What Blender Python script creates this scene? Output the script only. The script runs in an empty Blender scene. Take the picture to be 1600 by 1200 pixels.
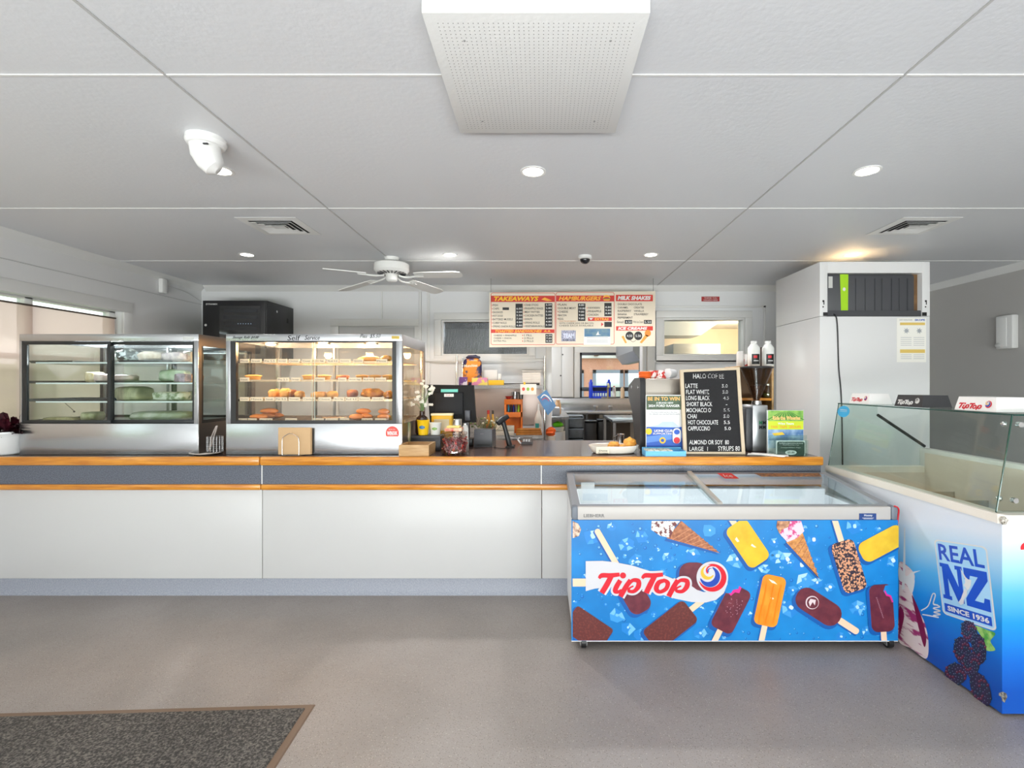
import bpy, bmesh, math, random
from mathutils import Vector, Matrix, noise
random.seed(7)
S = bpy.context.scene
C = S.collection
PI = math.pi
# ---------------------------------------------------------------- measurements
F, CX, CY, ZC = 771.0, 846.0, 600.0, 1.34
H = 2.4; CT = 0.877                       # ceiling height, counter top
def X(px, Y): return (px-CX)*Y/F
def Z(py, Y): return ZC-(py-CY)*Y/F
def Yf(py): return F*ZC/(py-CY)           # depth of a floor point
def Yc(py): return F*(ZC-CT)/(py-CY)      # depth of a counter-top point
def Yt(py): return F*(H-ZC)/(CY-py)       # depth of a ceiling point
XL, XR, YB, YK, YFR = -3.68, 4.2, 5.34, 9.5, -3.4   # walls: left, right, back, kitchen far, behind the camera
# ---------------------------------------------------------------- camera, world, lights, exposure
cam = bpy.data.cameras.new('camera'); co = bpy.data.objects.new('camera', cam); C.objects.link(co)
co.location = (0, 0, ZC); co.rotation_euler = (PI/2, 0, 0)
cam.sensor_width = 36; cam.lens = 36*F/1600; cam.shift_x = (800-CX)/1600; cam.clip_start = .02
S.camera = co
S.view_settings.view_transform = 'Standard'; S.view_settings.look = 'None'
S.view_settings.gamma = 1; S.view_settings.exposure = 0.60
S.cycles.max_bounces = 8; S.cycles.transparent_max_bounces = 24; S.cycles.glossy_bounces = 5
S.cycles.sample_clamp_indirect = 6; S.cycles.caustics_reflective = False; S.cycles.caustics_refractive = False
W = bpy.data.worlds.new('world'); S.world = W; W.use_nodes = True
nt = W.node_tree; nt.nodes.clear()
wo = nt.nodes.new('ShaderNodeOutputWorld'); wb = nt.nodes.new('ShaderNodeBackground')
tc = nt.nodes.new('ShaderNodeTexCoord'); sx = nt.nodes.new('ShaderNodeSeparateXYZ'); cr = nt.nodes.new('ShaderNodeValToRGB')
mr = nt.nodes.new('ShaderNodeMapRange'); mr.inputs[1].default_value = -.3; mr.inputs[2].default_value = .7
nt.links.new(tc.outputs['Generated'], sx.inputs[0]); nt.links.new(sx.outputs[2], mr.inputs[0]); nt.links.new(mr.outputs[0], cr.inputs[0])
e = cr.color_ramp.elements; e[0].position = .29; e[0].color = (.30, .29, .26, 1); e[1].position = .32; e[1].color = (.95, .97, 1, 1)
nt.links.new(cr.outputs[0], wb.inputs[0]); wb.inputs[1].default_value = 1.9; nt.links.new(wb.outputs[0], wo.inputs[0])
def area(name, loc, rot, sx_, sy_, power, col=(1, 1, 1)):
    l = bpy.data.lights.new(name, 'AREA'); l.shape = 'RECTANGLE'; l.size = sx_; l.size_y = sy_; l.energy = power; l.color = col
    o = bpy.data.objects.new(name, l); o.location = loc; o.rotation_euler = rot; C.objects.link(o); return o
area('daylight_shopfront', (0.2, YFR+.05, 1.3), (PI/2, 0, 0), 6.4, 2.0, 6, (.97, .985, 1))
area('ceiling_fill_shopfront', (0.2, YFR+.12, .35), (PI/2+.95, 0, 0), 6.4, .9, 315, (.95, .98, 1))  # added fill tilted up to brighten the ceiling, standing in for ground bounce
area('side_window_portal', (XL-.13, 2.6, 1.45), (0, -PI/2, 0), 1.0, 3.4, 0).data.cycles.is_portal = True
area('kitchen_window_portal', (X(950, YK), YK+.1, 1.5), (-PI/2, 0, 0), 1.1, .85, 0).data.cycles.is_portal = True
def spot(name, loc, power, col=(1, .95, .87), r=.04, ang=150, kind='SPOT'):
    l = bpy.data.lights.new(name, kind); l.energy = power; l.color = col; l.shadow_soft_size = r
    if kind == 'SPOT': l.spot_size = math.radians(ang); l.spot_blend = .7
    o = bpy.data.objects.new(name, l); o.location = loc; C.objects.link(o); return o
spot('kitchen_lamp_or_fill', (3.2, 8.1, 2.15), 85, (1, .74, .5), .25, kind='POINT')
spot('kitchen_lamp_or_fill', (-.2, 7.4, 2.2), 80, (.98, .99, 1), .25, kind='POINT')  # added fill without a fitting, brightens the left of the kitchen

# ---------------------------------------------------------------- materials
def lin(h):
    if isinstance(h, tuple): return h+(1,) if len(h) == 3 else h
    v = [int(h[i:i+2], 16)/255 for i in (0, 2, 4)]
    return tuple((c/12.92 if c <= .04045 else ((c+.055)/1.055)**2.4) for c in v)+(1,)
MC = {}
def M(h, rough=.5, metal=0, var=None, scale=30, amt=.5, bump=0, bscale=None, stretch=None, kind='noise', emit=0, coat=0, spec=.5, trans=0, lo=.35, hi=.65):
    key = (h, rough, metal, var, scale, amt, bump, bscale, stretch, kind, emit, coat, spec, trans, lo, hi)
    if key in MC: return MC[key]
    m = bpy.data.materials.new('m_%s' % (h if isinstance(h, str) else len(MC))); m.use_nodes = True; MC[key] = m
    t = m.node_tree; p = t.nodes['Principled BSDF']; m.diffuse_color = lin(h)
    p.inputs['Base Color'].default_value = lin(h); p.inputs['Roughness'].default_value = rough; p.inputs['Metallic'].default_value = metal
    p.inputs['Coat Weight'].default_value = coat; p.inputs['Specular IOR Level'].default_value = spec
    if trans: p.inputs['Transmission Weight'].default_value = trans
    if emit: p.inputs['Emission Color'].default_value = lin(h); p.inputs['Emission Strength'].default_value = emit
    if var or bump:
        c = t.nodes.new('ShaderNodeTexCoord'); mp = t.nodes.new('ShaderNodeMapping'); t.links.new(c.outputs['Object'], mp.inputs[0])
        if stretch: mp.inputs['Scale'].default_value = stretch
    if var:
        if kind == 'voronoi': n = t.nodes.new('ShaderNodeTexVoronoi'); n.inputs['Scale'].default_value = scale; out = n.outputs['Color']
        else: n = t.nodes.new('ShaderNodeTexNoise'); n.inputs['Scale'].default_value = scale; n.inputs['Detail'].default_value = 3; out = n.outputs['Fac']
        t.links.new(mp.outputs[0], n.inputs['Vector'])
        r = t.nodes.new('ShaderNodeValToRGB'); t.links.new(out, r.inputs[0])
        e = r.color_ramp.elements; e[0].position = lo; e[1].position = hi; e[0].color = lin(h); e[1].color = lin(var)
        t.links.new(r.outputs[0], p.inputs['Base Color'])
    if bump:
        n2 = t.nodes.new('ShaderNodeTexNoise'); n2.inputs['Scale'].default_value = bscale or scale; n2.inputs['Detail'].default_value = 4
        t.links.new(mp.outputs[0], n2.inputs['Vector']); b = t.nodes.new('ShaderNodeBump'); b.inputs['Strength'].default_value = bump
        b.inputs['Distance'].default_value = .004; t.links.new(n2.outputs['Fac'], b.inputs['Height']); t.links.new(b.outputs[0], p.inputs['Normal'])
    return m
def glass(tint='f2f8f6', refl=1.0, rough=0.0, haze=0.0):
    key = ('glass', tint, refl, rough, haze)
    if key in MC: return MC[key]
    m = bpy.data.materials.new('m_glass'); m.use_nodes = True; MC[key] = m; t = m.node_tree; t.nodes.clear()
    o = t.nodes.new('ShaderNodeOutputMaterial'); tr = t.nodes.new('ShaderNodeBsdfTransparent'); g = t.nodes.new('ShaderNodeBsdfGlossy')
    lw = t.nodes.new('ShaderNodeLayerWeight'); lw.inputs[0].default_value = .5; fr = t.nodes.new('ShaderNodeMath'); fr.operation = 'POWER'; fr.inputs[1].default_value = 4.5; t.links.new(lw.outputs['Facing'], fr.inputs[0])
    mu = t.nodes.new('ShaderNodeMath'); mu.operation = 'MULTIPLY_ADD'; mu.use_clamp = True; mu.inputs[1].default_value = .45; mu.inputs[2].default_value = .035*refl; mx = t.nodes.new('ShaderNodeMixShader'); tr.inputs[0].default_value = lin(tint); g.inputs['Roughness'].default_value = rough
    t.links.new(fr.outputs[0], mu.inputs[0]); t.links.new(mu.outputs[0], mx.inputs[0])
    src = tr.outputs[0]
    if haze:
        d = t.nodes.new('ShaderNodeBsdfTranslucent'); d.inputs[0].default_value = lin(tint); m2 = t.nodes.new('ShaderNodeMixShader'); m2.inputs[0].default_value = haze
        t.links.new(tr.outputs[0], m2.inputs[1]); t.links.new(d.outputs[0], m2.inputs[2]); src = m2.outputs[0]
    t.links.new(src, mx.inputs[1]); t.links.new(g.outputs[0], mx.inputs[2]); t.links.new(mx.outputs[0], o.inputs[0])
    return m
WALL = M('dcdcdc', .7, bump=.1, bscale=60)
CEIL = M('dadcdf', .42, bump=.25, bscale=45)
WHITE = M('e8e8e6', .45); GLOSSW = M('e4e4e4', .22); TRIM = M('dededc', .4)
BLACK = M('151516', .4); DARK = M('26272a', .45); GREY = M('77797c', .5); PAPER = M('efeee8', .7)
STEEL = M('b9bbbd', .24, .95, bump=.06, bscale=12, stretch=(1, 1, 25)); STEELD = M('8c8e90', .3, .95); CHROME = M('d8d8d8', .12, 1)
WOOD = M('d9922e', .3, var='b9701a', scale=9, stretch=(.6, 8, 8), coat=.4)
PALEW = M('c8a576', .5, var='b48c5a', scale=8, stretch=(1, 8, 8))
LAM = M('484a53', .38, var='69707c', scale=170, bump=.05)
TOP = M('40302c', .26, var='523f3a', scale=160, coat=.1)
GL = glass(); GLG = glass('f4f9f7'); GLS = glass('fcf9f4', .8)
RED = M('d3202b', .5); BLUE = M('1550b4', .5); YEL = M('f2c21c', .5); PURE = M('dfdfdd', .5); INK = M('18181a', .6)

# ---------------------------------------------------------------- mesh builder (everything given in world coordinates)
def cat(pts, n=6, closed=False):
    P = [Vector(p) for p in pts]; out = []; L = len(P); rng = L if closed else L-1
    for i in range(rng):
        p0 = P[(i-1) % L] if (closed or i > 0) else P[0]; p1 = P[i % L]; p2 = P[(i+1) % L]; p3 = P[(i+2) % L] if (closed or i+2 < L) else P[-1]
        for k in range(n):
            t = k/n; out.append(.5*((2*p1)+(p2-p0)*t+(2*p0-5*p1+4*p2-p3)*t*t+(3*p1-p0-3*p2+p3)*t**3))
    if not closed: out.append(P[-1])
    return out
TEXTC = {}
def text_mesh(s, bold):
    k = (s, bold)
    if k not in TEXTC:
        c = bpy.data.curves.new('t', 'FONT'); c.body = s; c.size = 1; c.offset = bold; c.resolution_u = 2
        o = bpy.data.objects.new('t', c); C.objects.link(o); bpy.context.view_layer.update()
        me = bpy.data.meshes.new_from_object(o.evaluated_get(bpy.context.evaluated_depsgraph_get()))
        v = [(a.co.x, a.co.y) for a in me.vertices]; f = [tuple(p.vertices) for p in me.polygons]
        bpy.data.objects.remove(o); bpy.data.curves.remove(c); bpy.data.meshes.remove(me)
        if not v: v = [(0, 0)]; f = []
        x0 = min(a[0] for a in v); x1 = max(a[0] for a in v); y0 = min(a[1] for a in v); y1 = max(a[1] for a in v)
        TEXTC[k] = ([((a[0]-x0)/max(1e-6, x1-x0), (a[1]-y0)/max(1e-6, y1-y0)) for a in v], f, (x1-x0)/max(1e-6, y1-y0))
    return TEXTC[k]
class B:
    def __init__(s): s.bm = bmesh.new(); s.mats = []; s.cur = 0; s.xf = None
    def m(s, mat):
        if mat not in s.mats: s.mats.append(mat)
        s.cur = s.mats.index(mat); return s
    def _v(s, co):
        co = Vector(co); return s.bm.verts.new(s.xf @ co if s.xf else co)
    def mesh(s, vs, fs):
        V = [s._v(v) for v in vs]
        for f in fs:
            if len(set(f)) < 3: continue
            try: fa = s.bm.faces.new([V[i] for i in f]); fa.material_index = s.cur
            except ValueError: pass
        return s
    def box(s, x0, x1, y0, y1, z0, z1, bev=0):
        if x0 > x1: x0, x1 = x1, x0
        if y0 > y1: y0, y1 = y1, y0
        if z0 > z1: z0, z1 = z1, z0
        if bev:
            b = min(bev, (x1-x0)/2.01, (y1-y0)/2.01, (z1-z0)/2.01); t = bmesh.new()
            bmesh.ops.create_cube(t, size=1, matrix=Matrix.Translation(((x0+x1)/2, (y0+y1)/2, (z0+z1)/2)) @ Matrix.Diagonal((x1-x0, y1-y0, z1-z0, 1)))
            bmesh.ops.bevel(t, geom=t.edges[:], offset=b, segments=2, affect='EDGES', profile=.5)
            t.verts.index_update(); s.mesh([v.co.copy() for v in t.verts], [tuple(v.index for v in f.verts) for f in t.faces]); t.free(); return s
        return s.mesh([(x0,y0,z0),(x1,y0,z0),(x1,y1,z0),(x0,y1,z0),(x0,y0,z1),(x1,y0,z1),(x1,y1,z1),(x0,y1,z1)],
                      [(0,3,2,1),(4,5,6,7),(0,1,5,4),(1,2,6,5),(2,3,7,6),(3,0,4,7)])
    def loft(s, rings, cap=True, close=False):
        n = len(rings[0]); vs = [p for r in rings for p in r]; fs = []; R = len(rings)
        for i in range(R if close else R-1):
            a = i*n; b = ((i+1) % R)*n
            for j in range(n): fs.append((a+j, a+(j+1) % n, b+(j+1) % n, b+j))
        if cap and not close: fs.append(tuple(reversed(range(n)))); fs.append(tuple(range((R-1)*n, R*n)))
        return s.mesh(vs, fs)
    def lathe(s, prof, c, n=24, sx=1, sy=1, cap=True):
        return s.loft([[(c[0]+r*sx*math.cos(2*PI*k/n), c[1]+r*sy*math.sin(2*PI*k/n), c[2]+z) for k in range(n)] for r, z in prof], cap)
    def cyl(s, p0, p1, r0, r1=None, n=16, cap=True):
        p0 = Vector(p0); p1 = Vector(p1); r1 = r0 if r1 is None else r1; d = (p1-p0).normalized()
        u = d.orthogonal().normalized(); w = d.cross(u)
        return s.loft([[p+r*(math.cos(2*PI*k/n)*u+math.sin(2*PI*k/n)*w) for k in range(n)] for p, r in ((p0, r0), (p1, r1))], cap)
    def tube(s, pts, r, n=8, closed=False, smooth=0):
        P = cat(pts, smooth, closed) if smooth else [Vector(p) for p in pts]; rings = []; L = len(P); u = None
        for i, p in enumerate(P):
            a = P[i-1] if (i or closed) else P[i]; b = P[(i+1) % L] if (i+1 < L or closed) else P[i]
            d = (b-a).normalized() if (b-a).length > 1e-9 else Vector((0, 0, 1))
            u = (d.orthogonal() if u is None else u-d*u.dot(d)); u = u.normalized() if u.length > 1e-6 else d.orthogonal().normalized(); w = d.cross(u)
            rr = r[i] if isinstance(r, list) else r
            rings.append([p+rr*(math.cos(2*PI*k/n)*u+math.sin(2*PI*k/n)*w) for k in range(n)])
        return s.loft(rings, True, closed)
    def prism(s, pts, d):           # planar polygon (3D points) extruded by vector d
        d = Vector(d); P = [Vector(p) for p in pts]; return s.loft([P, [p+d for p in P]])
    def poly(s, pts): return s.mesh(pts, [tuple(range(len(pts)))])
    def blob(s, c, r, nz=.0, sc=20, seed=0, n=18, flat=0, e=2.0, rot=0):
        rings = []; h = n//2+1
        for i in range(h):
            th = PI*i/(h-1); ring = []
            for k in range(n):
                ph = 2*PI*k/n; sp = lambda q: math.copysign(abs(q)**(2/e), q)
                v = Vector((sp(math.sin(th))*sp(math.cos(ph)), sp(math.sin(th))*sp(math.sin(ph)), -sp(math.cos(th))))
                q = 1+nz*noise.noise(Vector(v)*2.2+Vector((seed*3.1, seed, 0)))
                x, y, z = v.x*r[0]*q, v.y*r[1]*q, max(v.z*r[2]*q, -r[2]*(1-flat))
                ring.append((c[0]+x*math.cos(rot)-y*math.sin(rot), c[1]+x*math.sin(rot)+y*math.cos(rot), c[2]+z))
            rings.append(ring)
        return s.loft(rings, False)
    def text(s, t, bl, br, tl, bold=0.0, off=0):
        bl, br, tl = Vector(bl), Vector(br), Vector(tl); nrm = (br-bl).cross(tl-bl).normalized()*off
        v, f, a = text_mesh(t, bold)
        return s.mesh([bl+(br-bl)*p[0]+(tl-bl)*p[1]+nrm for p in v], f)
    def build(s, name, mat=None, parent=None, label=None, catg=None, group=None, kind=None, smooth=True, ang=35, org=None, dbl=False):
        me = bpy.data.meshes.new(name); bmesh.ops.recalc_face_normals(s.bm, faces=s.bm.faces[:])
        if parent is not None: o0 = Vector(parent['_o'])
        elif org is not None: o0 = Vector(org)
        else:
            vs = [v.co for v in s.bm.verts]
            o0 = Vector(((min(v.x for v in vs)+max(v.x for v in vs))/2, (min(v.y for v in vs)+max(v.y for v in vs))/2, min(v.z for v in vs)))
        bmesh.ops.translate(s.bm, verts=s.bm.verts[:], vec=-o0)
        s.bm.to_mesh(me); s.bm.free()
        for m_ in (s.mats or [mat]): me.materials.append(m_)
        if smooth:
            for p in me.polygons: p.use_smooth = True
            me.set_sharp_from_angle(angle=math.radians(ang))
        o = bpy.data.objects.new(name, me); C.objects.link(o)
        if parent is not None: o.parent = parent
        else: o.location = o0
        o['_o'] = tuple(o0) if parent is None else tuple(parent['_o'])
        tag(o, label, catg, group, kind); ALL.append(o); return o
ALL = []
def tag(o, label=None, catg=None, group=None, kind=None):
    if label: o['label'] = label
    if catg: o['category'] = catg
    if group: o['group'] = group
    if kind: o['kind'] = kind
    return o
def thing(name, label, catg, loc, group=None):
    o = bpy.data.objects.new(name, None); C.objects.link(o); o.location = loc; o.empty_display_size = .05; o['_o'] = tuple(loc)
    ALL.append(o); return tag(o, label, catg, group)
def dup(root, loc, label=None, group=None):
    def cp(o, par):
        c = o.copy(); C.objects.link(c); ALL.append(c); c.parent = par
        for ch in [k for k in ALL if k.parent == o]: cp(ch, c)
        return c
    r = cp(root, None); r.location = loc
    if label: r['label'] = label
    if group: r['group'] = group
    return r
def struct(name, b, mat=None, parent=None, **k):
    return b.build(name, mat, parent, kind=None if parent is not None else 'structure', **k)
def PY(Y, off=0): return lambda px, py: Vector((X(px, Y), Y-off, Z(py, Y)))
def PX(x, off=0):
    def f(px, py): Y = x*F/(px-CX); return Vector((x-off, Y, Z(py, Y)))
    return f
def quadtext(b, t, P, x0, y0, x1, y1, bold=0, slant=0):
    return b.text(t, P(x0, y1), P(x1, y1), P(x0, y0)+(P(x1, y0)-P(x0, y0))*slant, bold)
def rect(b, P, x0, y0, x1, y1): return b.poly([P(x0, y0), P(x1, y0), P(x1, y1), P(x0, y1)])
# ================================================================ THE SETTING
def wall_y(b, y0, y1, x0, x1, z0, z1, holes):      # wall in an x-z plane with rectangular holes
    xs = sorted({x0, x1, *[h[0] for h in holes], *[h[1] for h in holes]}); zs = sorted({z0, z1, *[h[2] for h in holes], *[h[3] for h in holes]})
    for i in range(len(xs)-1):
        for j in range(len(zs)-1):
            mx, mz = (xs[i]+xs[i+1])/2, (zs[j]+zs[j+1])/2
            if not any(h[0] < mx < h[1] and h[2] < mz < h[3] for h in holes): b.box(xs[i], xs[i+1], y0, y1, zs[j], zs[j+1])
    return b
def wall_x(b, x0, x1, y0, y1, z0, z1, holes):
    ys = sorted({y0, y1, *[h[0] for h in holes], *[h[1] for h in holes]}); zs = sorted({z0, z1, *[h[2] for h in holes], *[h[3] for h in holes]})
    for i in range(len(ys)-1):
        for j in range(len(zs)-1):
            my, mz = (ys[i]+ys[i+1])/2, (zs[j]+zs[j+1])/2
            if not any(h[0] < my < h[1] and h[2] < mz < h[3] for h in holes): b.box(x0, x1, ys[i], ys[i+1], zs[j], zs[j+1])
    return b
# floor: warm grey speckled vinyl
fl = M('99928d', .42, var='8d8681', scale=3, lo=.3, hi=.7, bump=.06, bscale=250)
t = fl.node_tree; p = t.nodes['Principled BSDF']; src = p.inputs['Base Color'].links[0].from_socket
c = t.nodes.new('ShaderNodeTexCoord'); last = src
for sc, col, th in ((150, '5e5650', .22), (95, 'b3aaa1', .18), (210, '84786e', .28)):
    v = t.nodes.new('ShaderNodeTexVoronoi'); v.inputs['Scale'].default_value = sc; t.links.new(c.outputs['Object'], v.inputs['Vector'])
    q = t.nodes.new('ShaderNodeMath'); q.operation = 'LESS_THAN'; q.inputs[1].default_value = th; t.links.new(v.outputs['Distance'], q.inputs[0])
    wn = t.nodes.new('ShaderNodeSeparateColor'); t.links.new(v.outputs['Color'], wn.inputs[0])
    g = t.nodes.new('ShaderNodeMath'); g.operation = 'GREATER_THAN'; g.inputs[1].default_value = .45; t.links.new(wn.outputs[0], g.inputs[0])
    mm = t.nodes.new('ShaderNodeMath'); mm.operation = 'MULTIPLY'; t.links.new(q.outputs[0], mm.inputs[0]); t.links.new(g.outputs[0], mm.inputs[1])
    mx = t.nodes.new('ShaderNodeMix'); mx.data_type = 'RGBA'; t.links.new(mm.outputs[0], mx.inputs[0]); t.links.new(last, mx.inputs[6]); mx.inputs[7].default_value = lin(col); last = mx.outputs[2]
t.links.new(last, p.inputs['Base Color'])
struct('floor', B().box(XL-.2, XR+.2, YFR-.2, YK+.2, -.1, 0), fl, smooth=False)
struct('ceiling', B().box(XL-.2, XR+.2, YFR-.2, YK+.2, H, H+.1), CEIL, smooth=False)
WY0, WY1, WZ0, WZ1 = .9, 4.33, .93, Z(487, XL*F/(190-CX))
struct('wall_left', wall_x(B(), XL-.15, XL, YFR, YK, 0, H, [(WY0, WY1, WZ0, WZ1)]), WALL, smooth=False)
struct('wall_right', B().box(XR, XR+.15, YFR, YK, 0, H), M('b8b6b3', .7), smooth=False)
T1 = (X(690, YB), X(826, YB), Z(556, YB), Z(500, YB)); T2 = (X(1035, YB), X(1163, YB), Z(556, YB), Z(497, YB))
OP = (X(862, YB), X(1003, YB), 0, 2.05)
struct('wall_back', wall_y(B(), YB, YB+.12, XL, XR, 0, H, [T1, T2, OP]), M('e0e1e2', .55), smooth=False)
struct('wall_front', wall_y(B(), YFR-.15, YFR, XL, XR, 0, H, [(-3.1, -.2, .25, 2.15), (.1, 1.2, .05, 2.15), (1.5, 3.8, .25, 2.15)]), WALL, smooth=False)
KW = (X(906, YK), X(1003, YK), Z(621.5, YK), Z(551, YK))
struct('wall_kitchen', wall_y(B(), YK, YK+.12, XL, XR, 0, H, [KW]), M('d6d6d2', .55), smooth=False)
# ceiling joint battens and cornices
n = 0
for y in (Yt(117), Yt(325.5), Yt(407.5)):
    n += 1; struct('trim_%d' % n, B().box(XL, XR, y-.0045, y+.0045, H-.003, H), M('e2e2e0', .5))
for x in (-1.288, 1.243):
    n += 1; struct('trim_%d' % n, B().box(x-.004, x+.004, YFR, YB, H-.0035, H), M('b9b9b8', .6))
def cornice(x0, x1, y0, y1):
    global n; n += 1; b = B()
    if abs(x0-x1) < .1:
        s_ = 1 if x0 < 0 else -1; b.prism([(x0, y0, H), (x0+s_*.05, y0, H), (x0+s_*.045, y0, H-.012), (x0+s_*.02, y0, H-.035), (x0, y0, H-.06)], (0, y1-y0, 0))
    else: b.prism([(x0, y0, H), (x0, y0-.05, H), (x0, y0-.045, H-.012), (x0, y0-.02, H-.035), (x0, y0, H-.06)], (x1-x0, 0, 0))
    struct('trim_%d' % n, b, TRIM)
cornice(XL, XL, YFR, YB); cornice(XR, XR, YFR, YB); cornice(XL+.05, XR-.05, YB, YB)
# rails and battens on the walls
def batten(x0, x1, z0, z1, d=.015, m_=None):
    global n; n += 1; struct('trim_%d' % n, B().box(x0, x1, YB-d, YB, z0, z1, .003), m_ or TRIM)
batten(X(655, YB), X(659, YB), 0, H-.06, .03); batten(X(596, YB), X(598, YB), Z(500, YB), H-.06)
batten(X(668, YB), X(672, YB), 0, H-.06); batten(X(664, YB), X(850, YB), Z(565, YB), Z(561, YB), .04)
batten(X(1010, YB), X(1022, YB), 0, H-.06, .05); batten(X(1003, YB), X(1006, YB), 0, 2.05, .02)
batten(X(853, YB), X(862, YB), 0, 2.08, .025); batten(X(1022, YB), X(1180, YB), Z(566, YB), Z(563, YB), .03)
batten(X(1192, YB), X(1196, YB), Z(580, YB), Z(478, YB)); batten(X(1022, YB), X(1196, YB), Z(481, YB), Z(478, YB))
n += 1; struct('trim_%d' % n, B().box(XL, XL+.006, YFR, YB, Z(476, 5.34)-.003, Z(476, 5.34)+.003), M('c4c4c3', .6))
# transom windows to the kitchen
def transom(name, T, gm):
    e = thing(name, None, None, ((T[0]+T[1])/2, YB, T[2])); e['kind'] = 'structure'
    b = B(); w = .075
    for (a0, a1, c0, c1) in ((T[0]-w, T[1]+w, T[3], T[3]+w), (T[0]-w, T[1]+w, T[2]-w, T[2]), (T[0]-w, T[0], T[2], T[3]), (T[1], T[1]+w, T[2], T[3])): b.box(a0, a1, YB-.03, YB, c0, c1, .004)
    w = .02
    for (a0, a1, c0, c1) in ((T[0], T[1], T[3]-w, T[3]), (T[0], T[1], T[2], T[2]+w), (T[0], T[0]+w, T[2]+w, T[3]-w), (T[1]-w, T[1], T[2]+w, T[3]-w)): b.box(a0, a1, YB-.01, YB+.12, c0, c1, .002)
    b.build('window_frame', TRIM, e); B().box(T[0]+w, T[1]-w, YB+.05, YB+.056, T[2]+w, T[3]-w).build('pane', gm, e)
reed = glass('b9bec2', 1.5, .12)
tt = reed.node_tree; wv = tt.nodes.new('ShaderNodeTexWave'); wv.inputs['Scale'].default_value = 22; wv.bands_direction = 'X'
cc = tt.nodes.new('ShaderNodeTexCoord'); rr = tt.nodes.new('ShaderNodeValToRGB'); rr.color_ramp.elements[0].color = lin('6c7074'); rr.color_ramp.elements[1].color = lin('d2d6d9')
tt.links.new(cc.outputs['Object'], wv.inputs['Vector']); tt.links.new(wv.outputs['Fac'], rr.inputs[0]); tt.links.new(rr.outputs[0], [q for q in tt.nodes if q.type == 'BSDF_TRANSPARENT'][0].inputs[0])
transom('window_2', T1, reed); transom('window_3', T2, GL)
# side window with mullions, roller blind
e = thing('window_1', None, None, (XL-.07, (WY0+WY1)/2, WZ0)); e['kind'] = 'structure'
b = B(); w = .09
for (a0, a1, c0, c1) in ((WY0-w, WY1+w, WZ1, WZ1+w), (WY0-w, WY1+w, WZ0-w, WZ0), (WY0-w, WY0, WZ0, WZ1), (WY1, WY1+w, WZ0, WZ1)): b.box(XL, XL+.02, a0, a1, c0, c1, .004)
for yy in (WY0+.02, 2.1, 3.6, WY1-.03): b.box(XL-.12, XL-.06, yy-.03, yy+.03, WZ0, WZ1, .004)
b.box(XL-.12, XL-.06, WY0, WY1, WZ1-.016, WZ1, .004).box(XL-.12, XL-.06, WY0, WY1, WZ0, WZ0+.05, .004).box(XL-.12, XL-.06, WY0, WY1, 1.52, 1.56, .004)
b.build('window_frame', TRIM, e); B().box(XL-.095, XL-.089, WY0, WY1, WZ0, WZ1).build('pane', GL, e)
bl = bpy.data.materials.new('m_blind'); bl.use_nodes = True; t = bl.node_tree; t.nodes.clear(); o = t.nodes.new('ShaderNodeOutputMaterial')
a1 = t.nodes.new('ShaderNodeBsdfTransparent'); a2 = t.nodes.new('ShaderNodeBsdfTranslucent'); a2.inputs[0].default_value = lin('ecd9d0'); a3 = t.nodes.new('ShaderNodeBsdfDiffuse'); a3.inputs[0].default_value = lin('e0d2ca')
m1 = t.nodes.new('ShaderNodeMixShader'); m1.inputs[0].default_value = .5; m2 = t.nodes.new('ShaderNodeMixShader'); m2.inputs[0].default_value = .62
a1.inputs[0].default_value = lin('f8eeea')
t.links.new(a2.outputs[0], m1.inputs[1]); t.links.new(a3.outputs[0], m1.inputs[2]); t.links.new(a1.outputs[0], m2.inputs[1]); t.links.new(m1.outputs[0], m2.inputs[2]); t.links.new(m2.outputs[0], o.inputs[0])
e = thing('roller_blind', 'sheer beige roller blind pulled down over the side window', 'blind', (XL-.03, 2.6, WZ1))
B().box(XL-.032, XL-.031, 2.1, WY1-.04, WZ0+.01, WZ1-.062).build('fabric', bl, e)
B().cyl((XL-.031, 2.1, WZ1-.062), (XL-.031, WY1-.03, WZ1-.062), .007).build('roller_tube', M('4b4038', .5), e)
# door in the back wall behind the warmer
DX0, DX1, DZ = X(530, YB), X(648, YB), Z(510, YB)
b = B().box(DX0-.09, DX1+.06, YB-.02, YB, DZ, DZ+.08, .004).box(DX0-.09, DX0, YB-.02, YB, 0, DZ, .004).box(DX1, DX1+.06, YB-.02, YB, 0, DZ, .004)
e = thing('door_1', None, None, (DX0, YB, 0)); e['kind'] = 'structure'
b.build('door_frame', TRIM, e); B().box(DX0+.005, DX1-.005, YB-.012, YB-.001, .01, DZ-.012, .003).build('door_leaf', M('c6c6c5', .5), e)
B().cyl((DX1-.06, YB-.06, 1.0), (DX1-.06, YB-.012, 1.0), .01).blob((DX1-.06, YB-.07, 1.0), (.025, .02, .025)).build('door_handle', CHROME, e)
# outside: ground, hills and shrubs beyond the side window; veranda beyond the kitchen window
struct('ground', B().box(-40, 40, -40, 40, -.4, -.12), M('9aa387', .9, var='b9b7a2', scale=.6), smooth=False)
random.seed(3)
for i in range(9):
    y = -2+i*1.4; sc = random.uniform(.8, 1.25); b = B()
    b.blob((-13.5-(i%2)*1.2, y*3.4-9, .2), (1.8*sc, 1.7*sc, 1.9*sc), .3, seed=i, n=26)
    b.build('shrub', M('7f9468', .9, var='a9b884', scale=3), label='soft green shrub seen through the sheer blind', catg='shrub', group='shrubs outside the side window')
for i in range(7):
    b = B().blob((-10+i*3.6, -11, .4), (1.4, 1.3, 2.2), .4, seed=i+20, n=24)
    b.build('hedge_shrub', M('6d8f3c', .9, var='b5c94e', scale=2.5), label='yellow green shrub outside the shopfront', catg='shrub', group='shrubs outside the shopfront')
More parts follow.
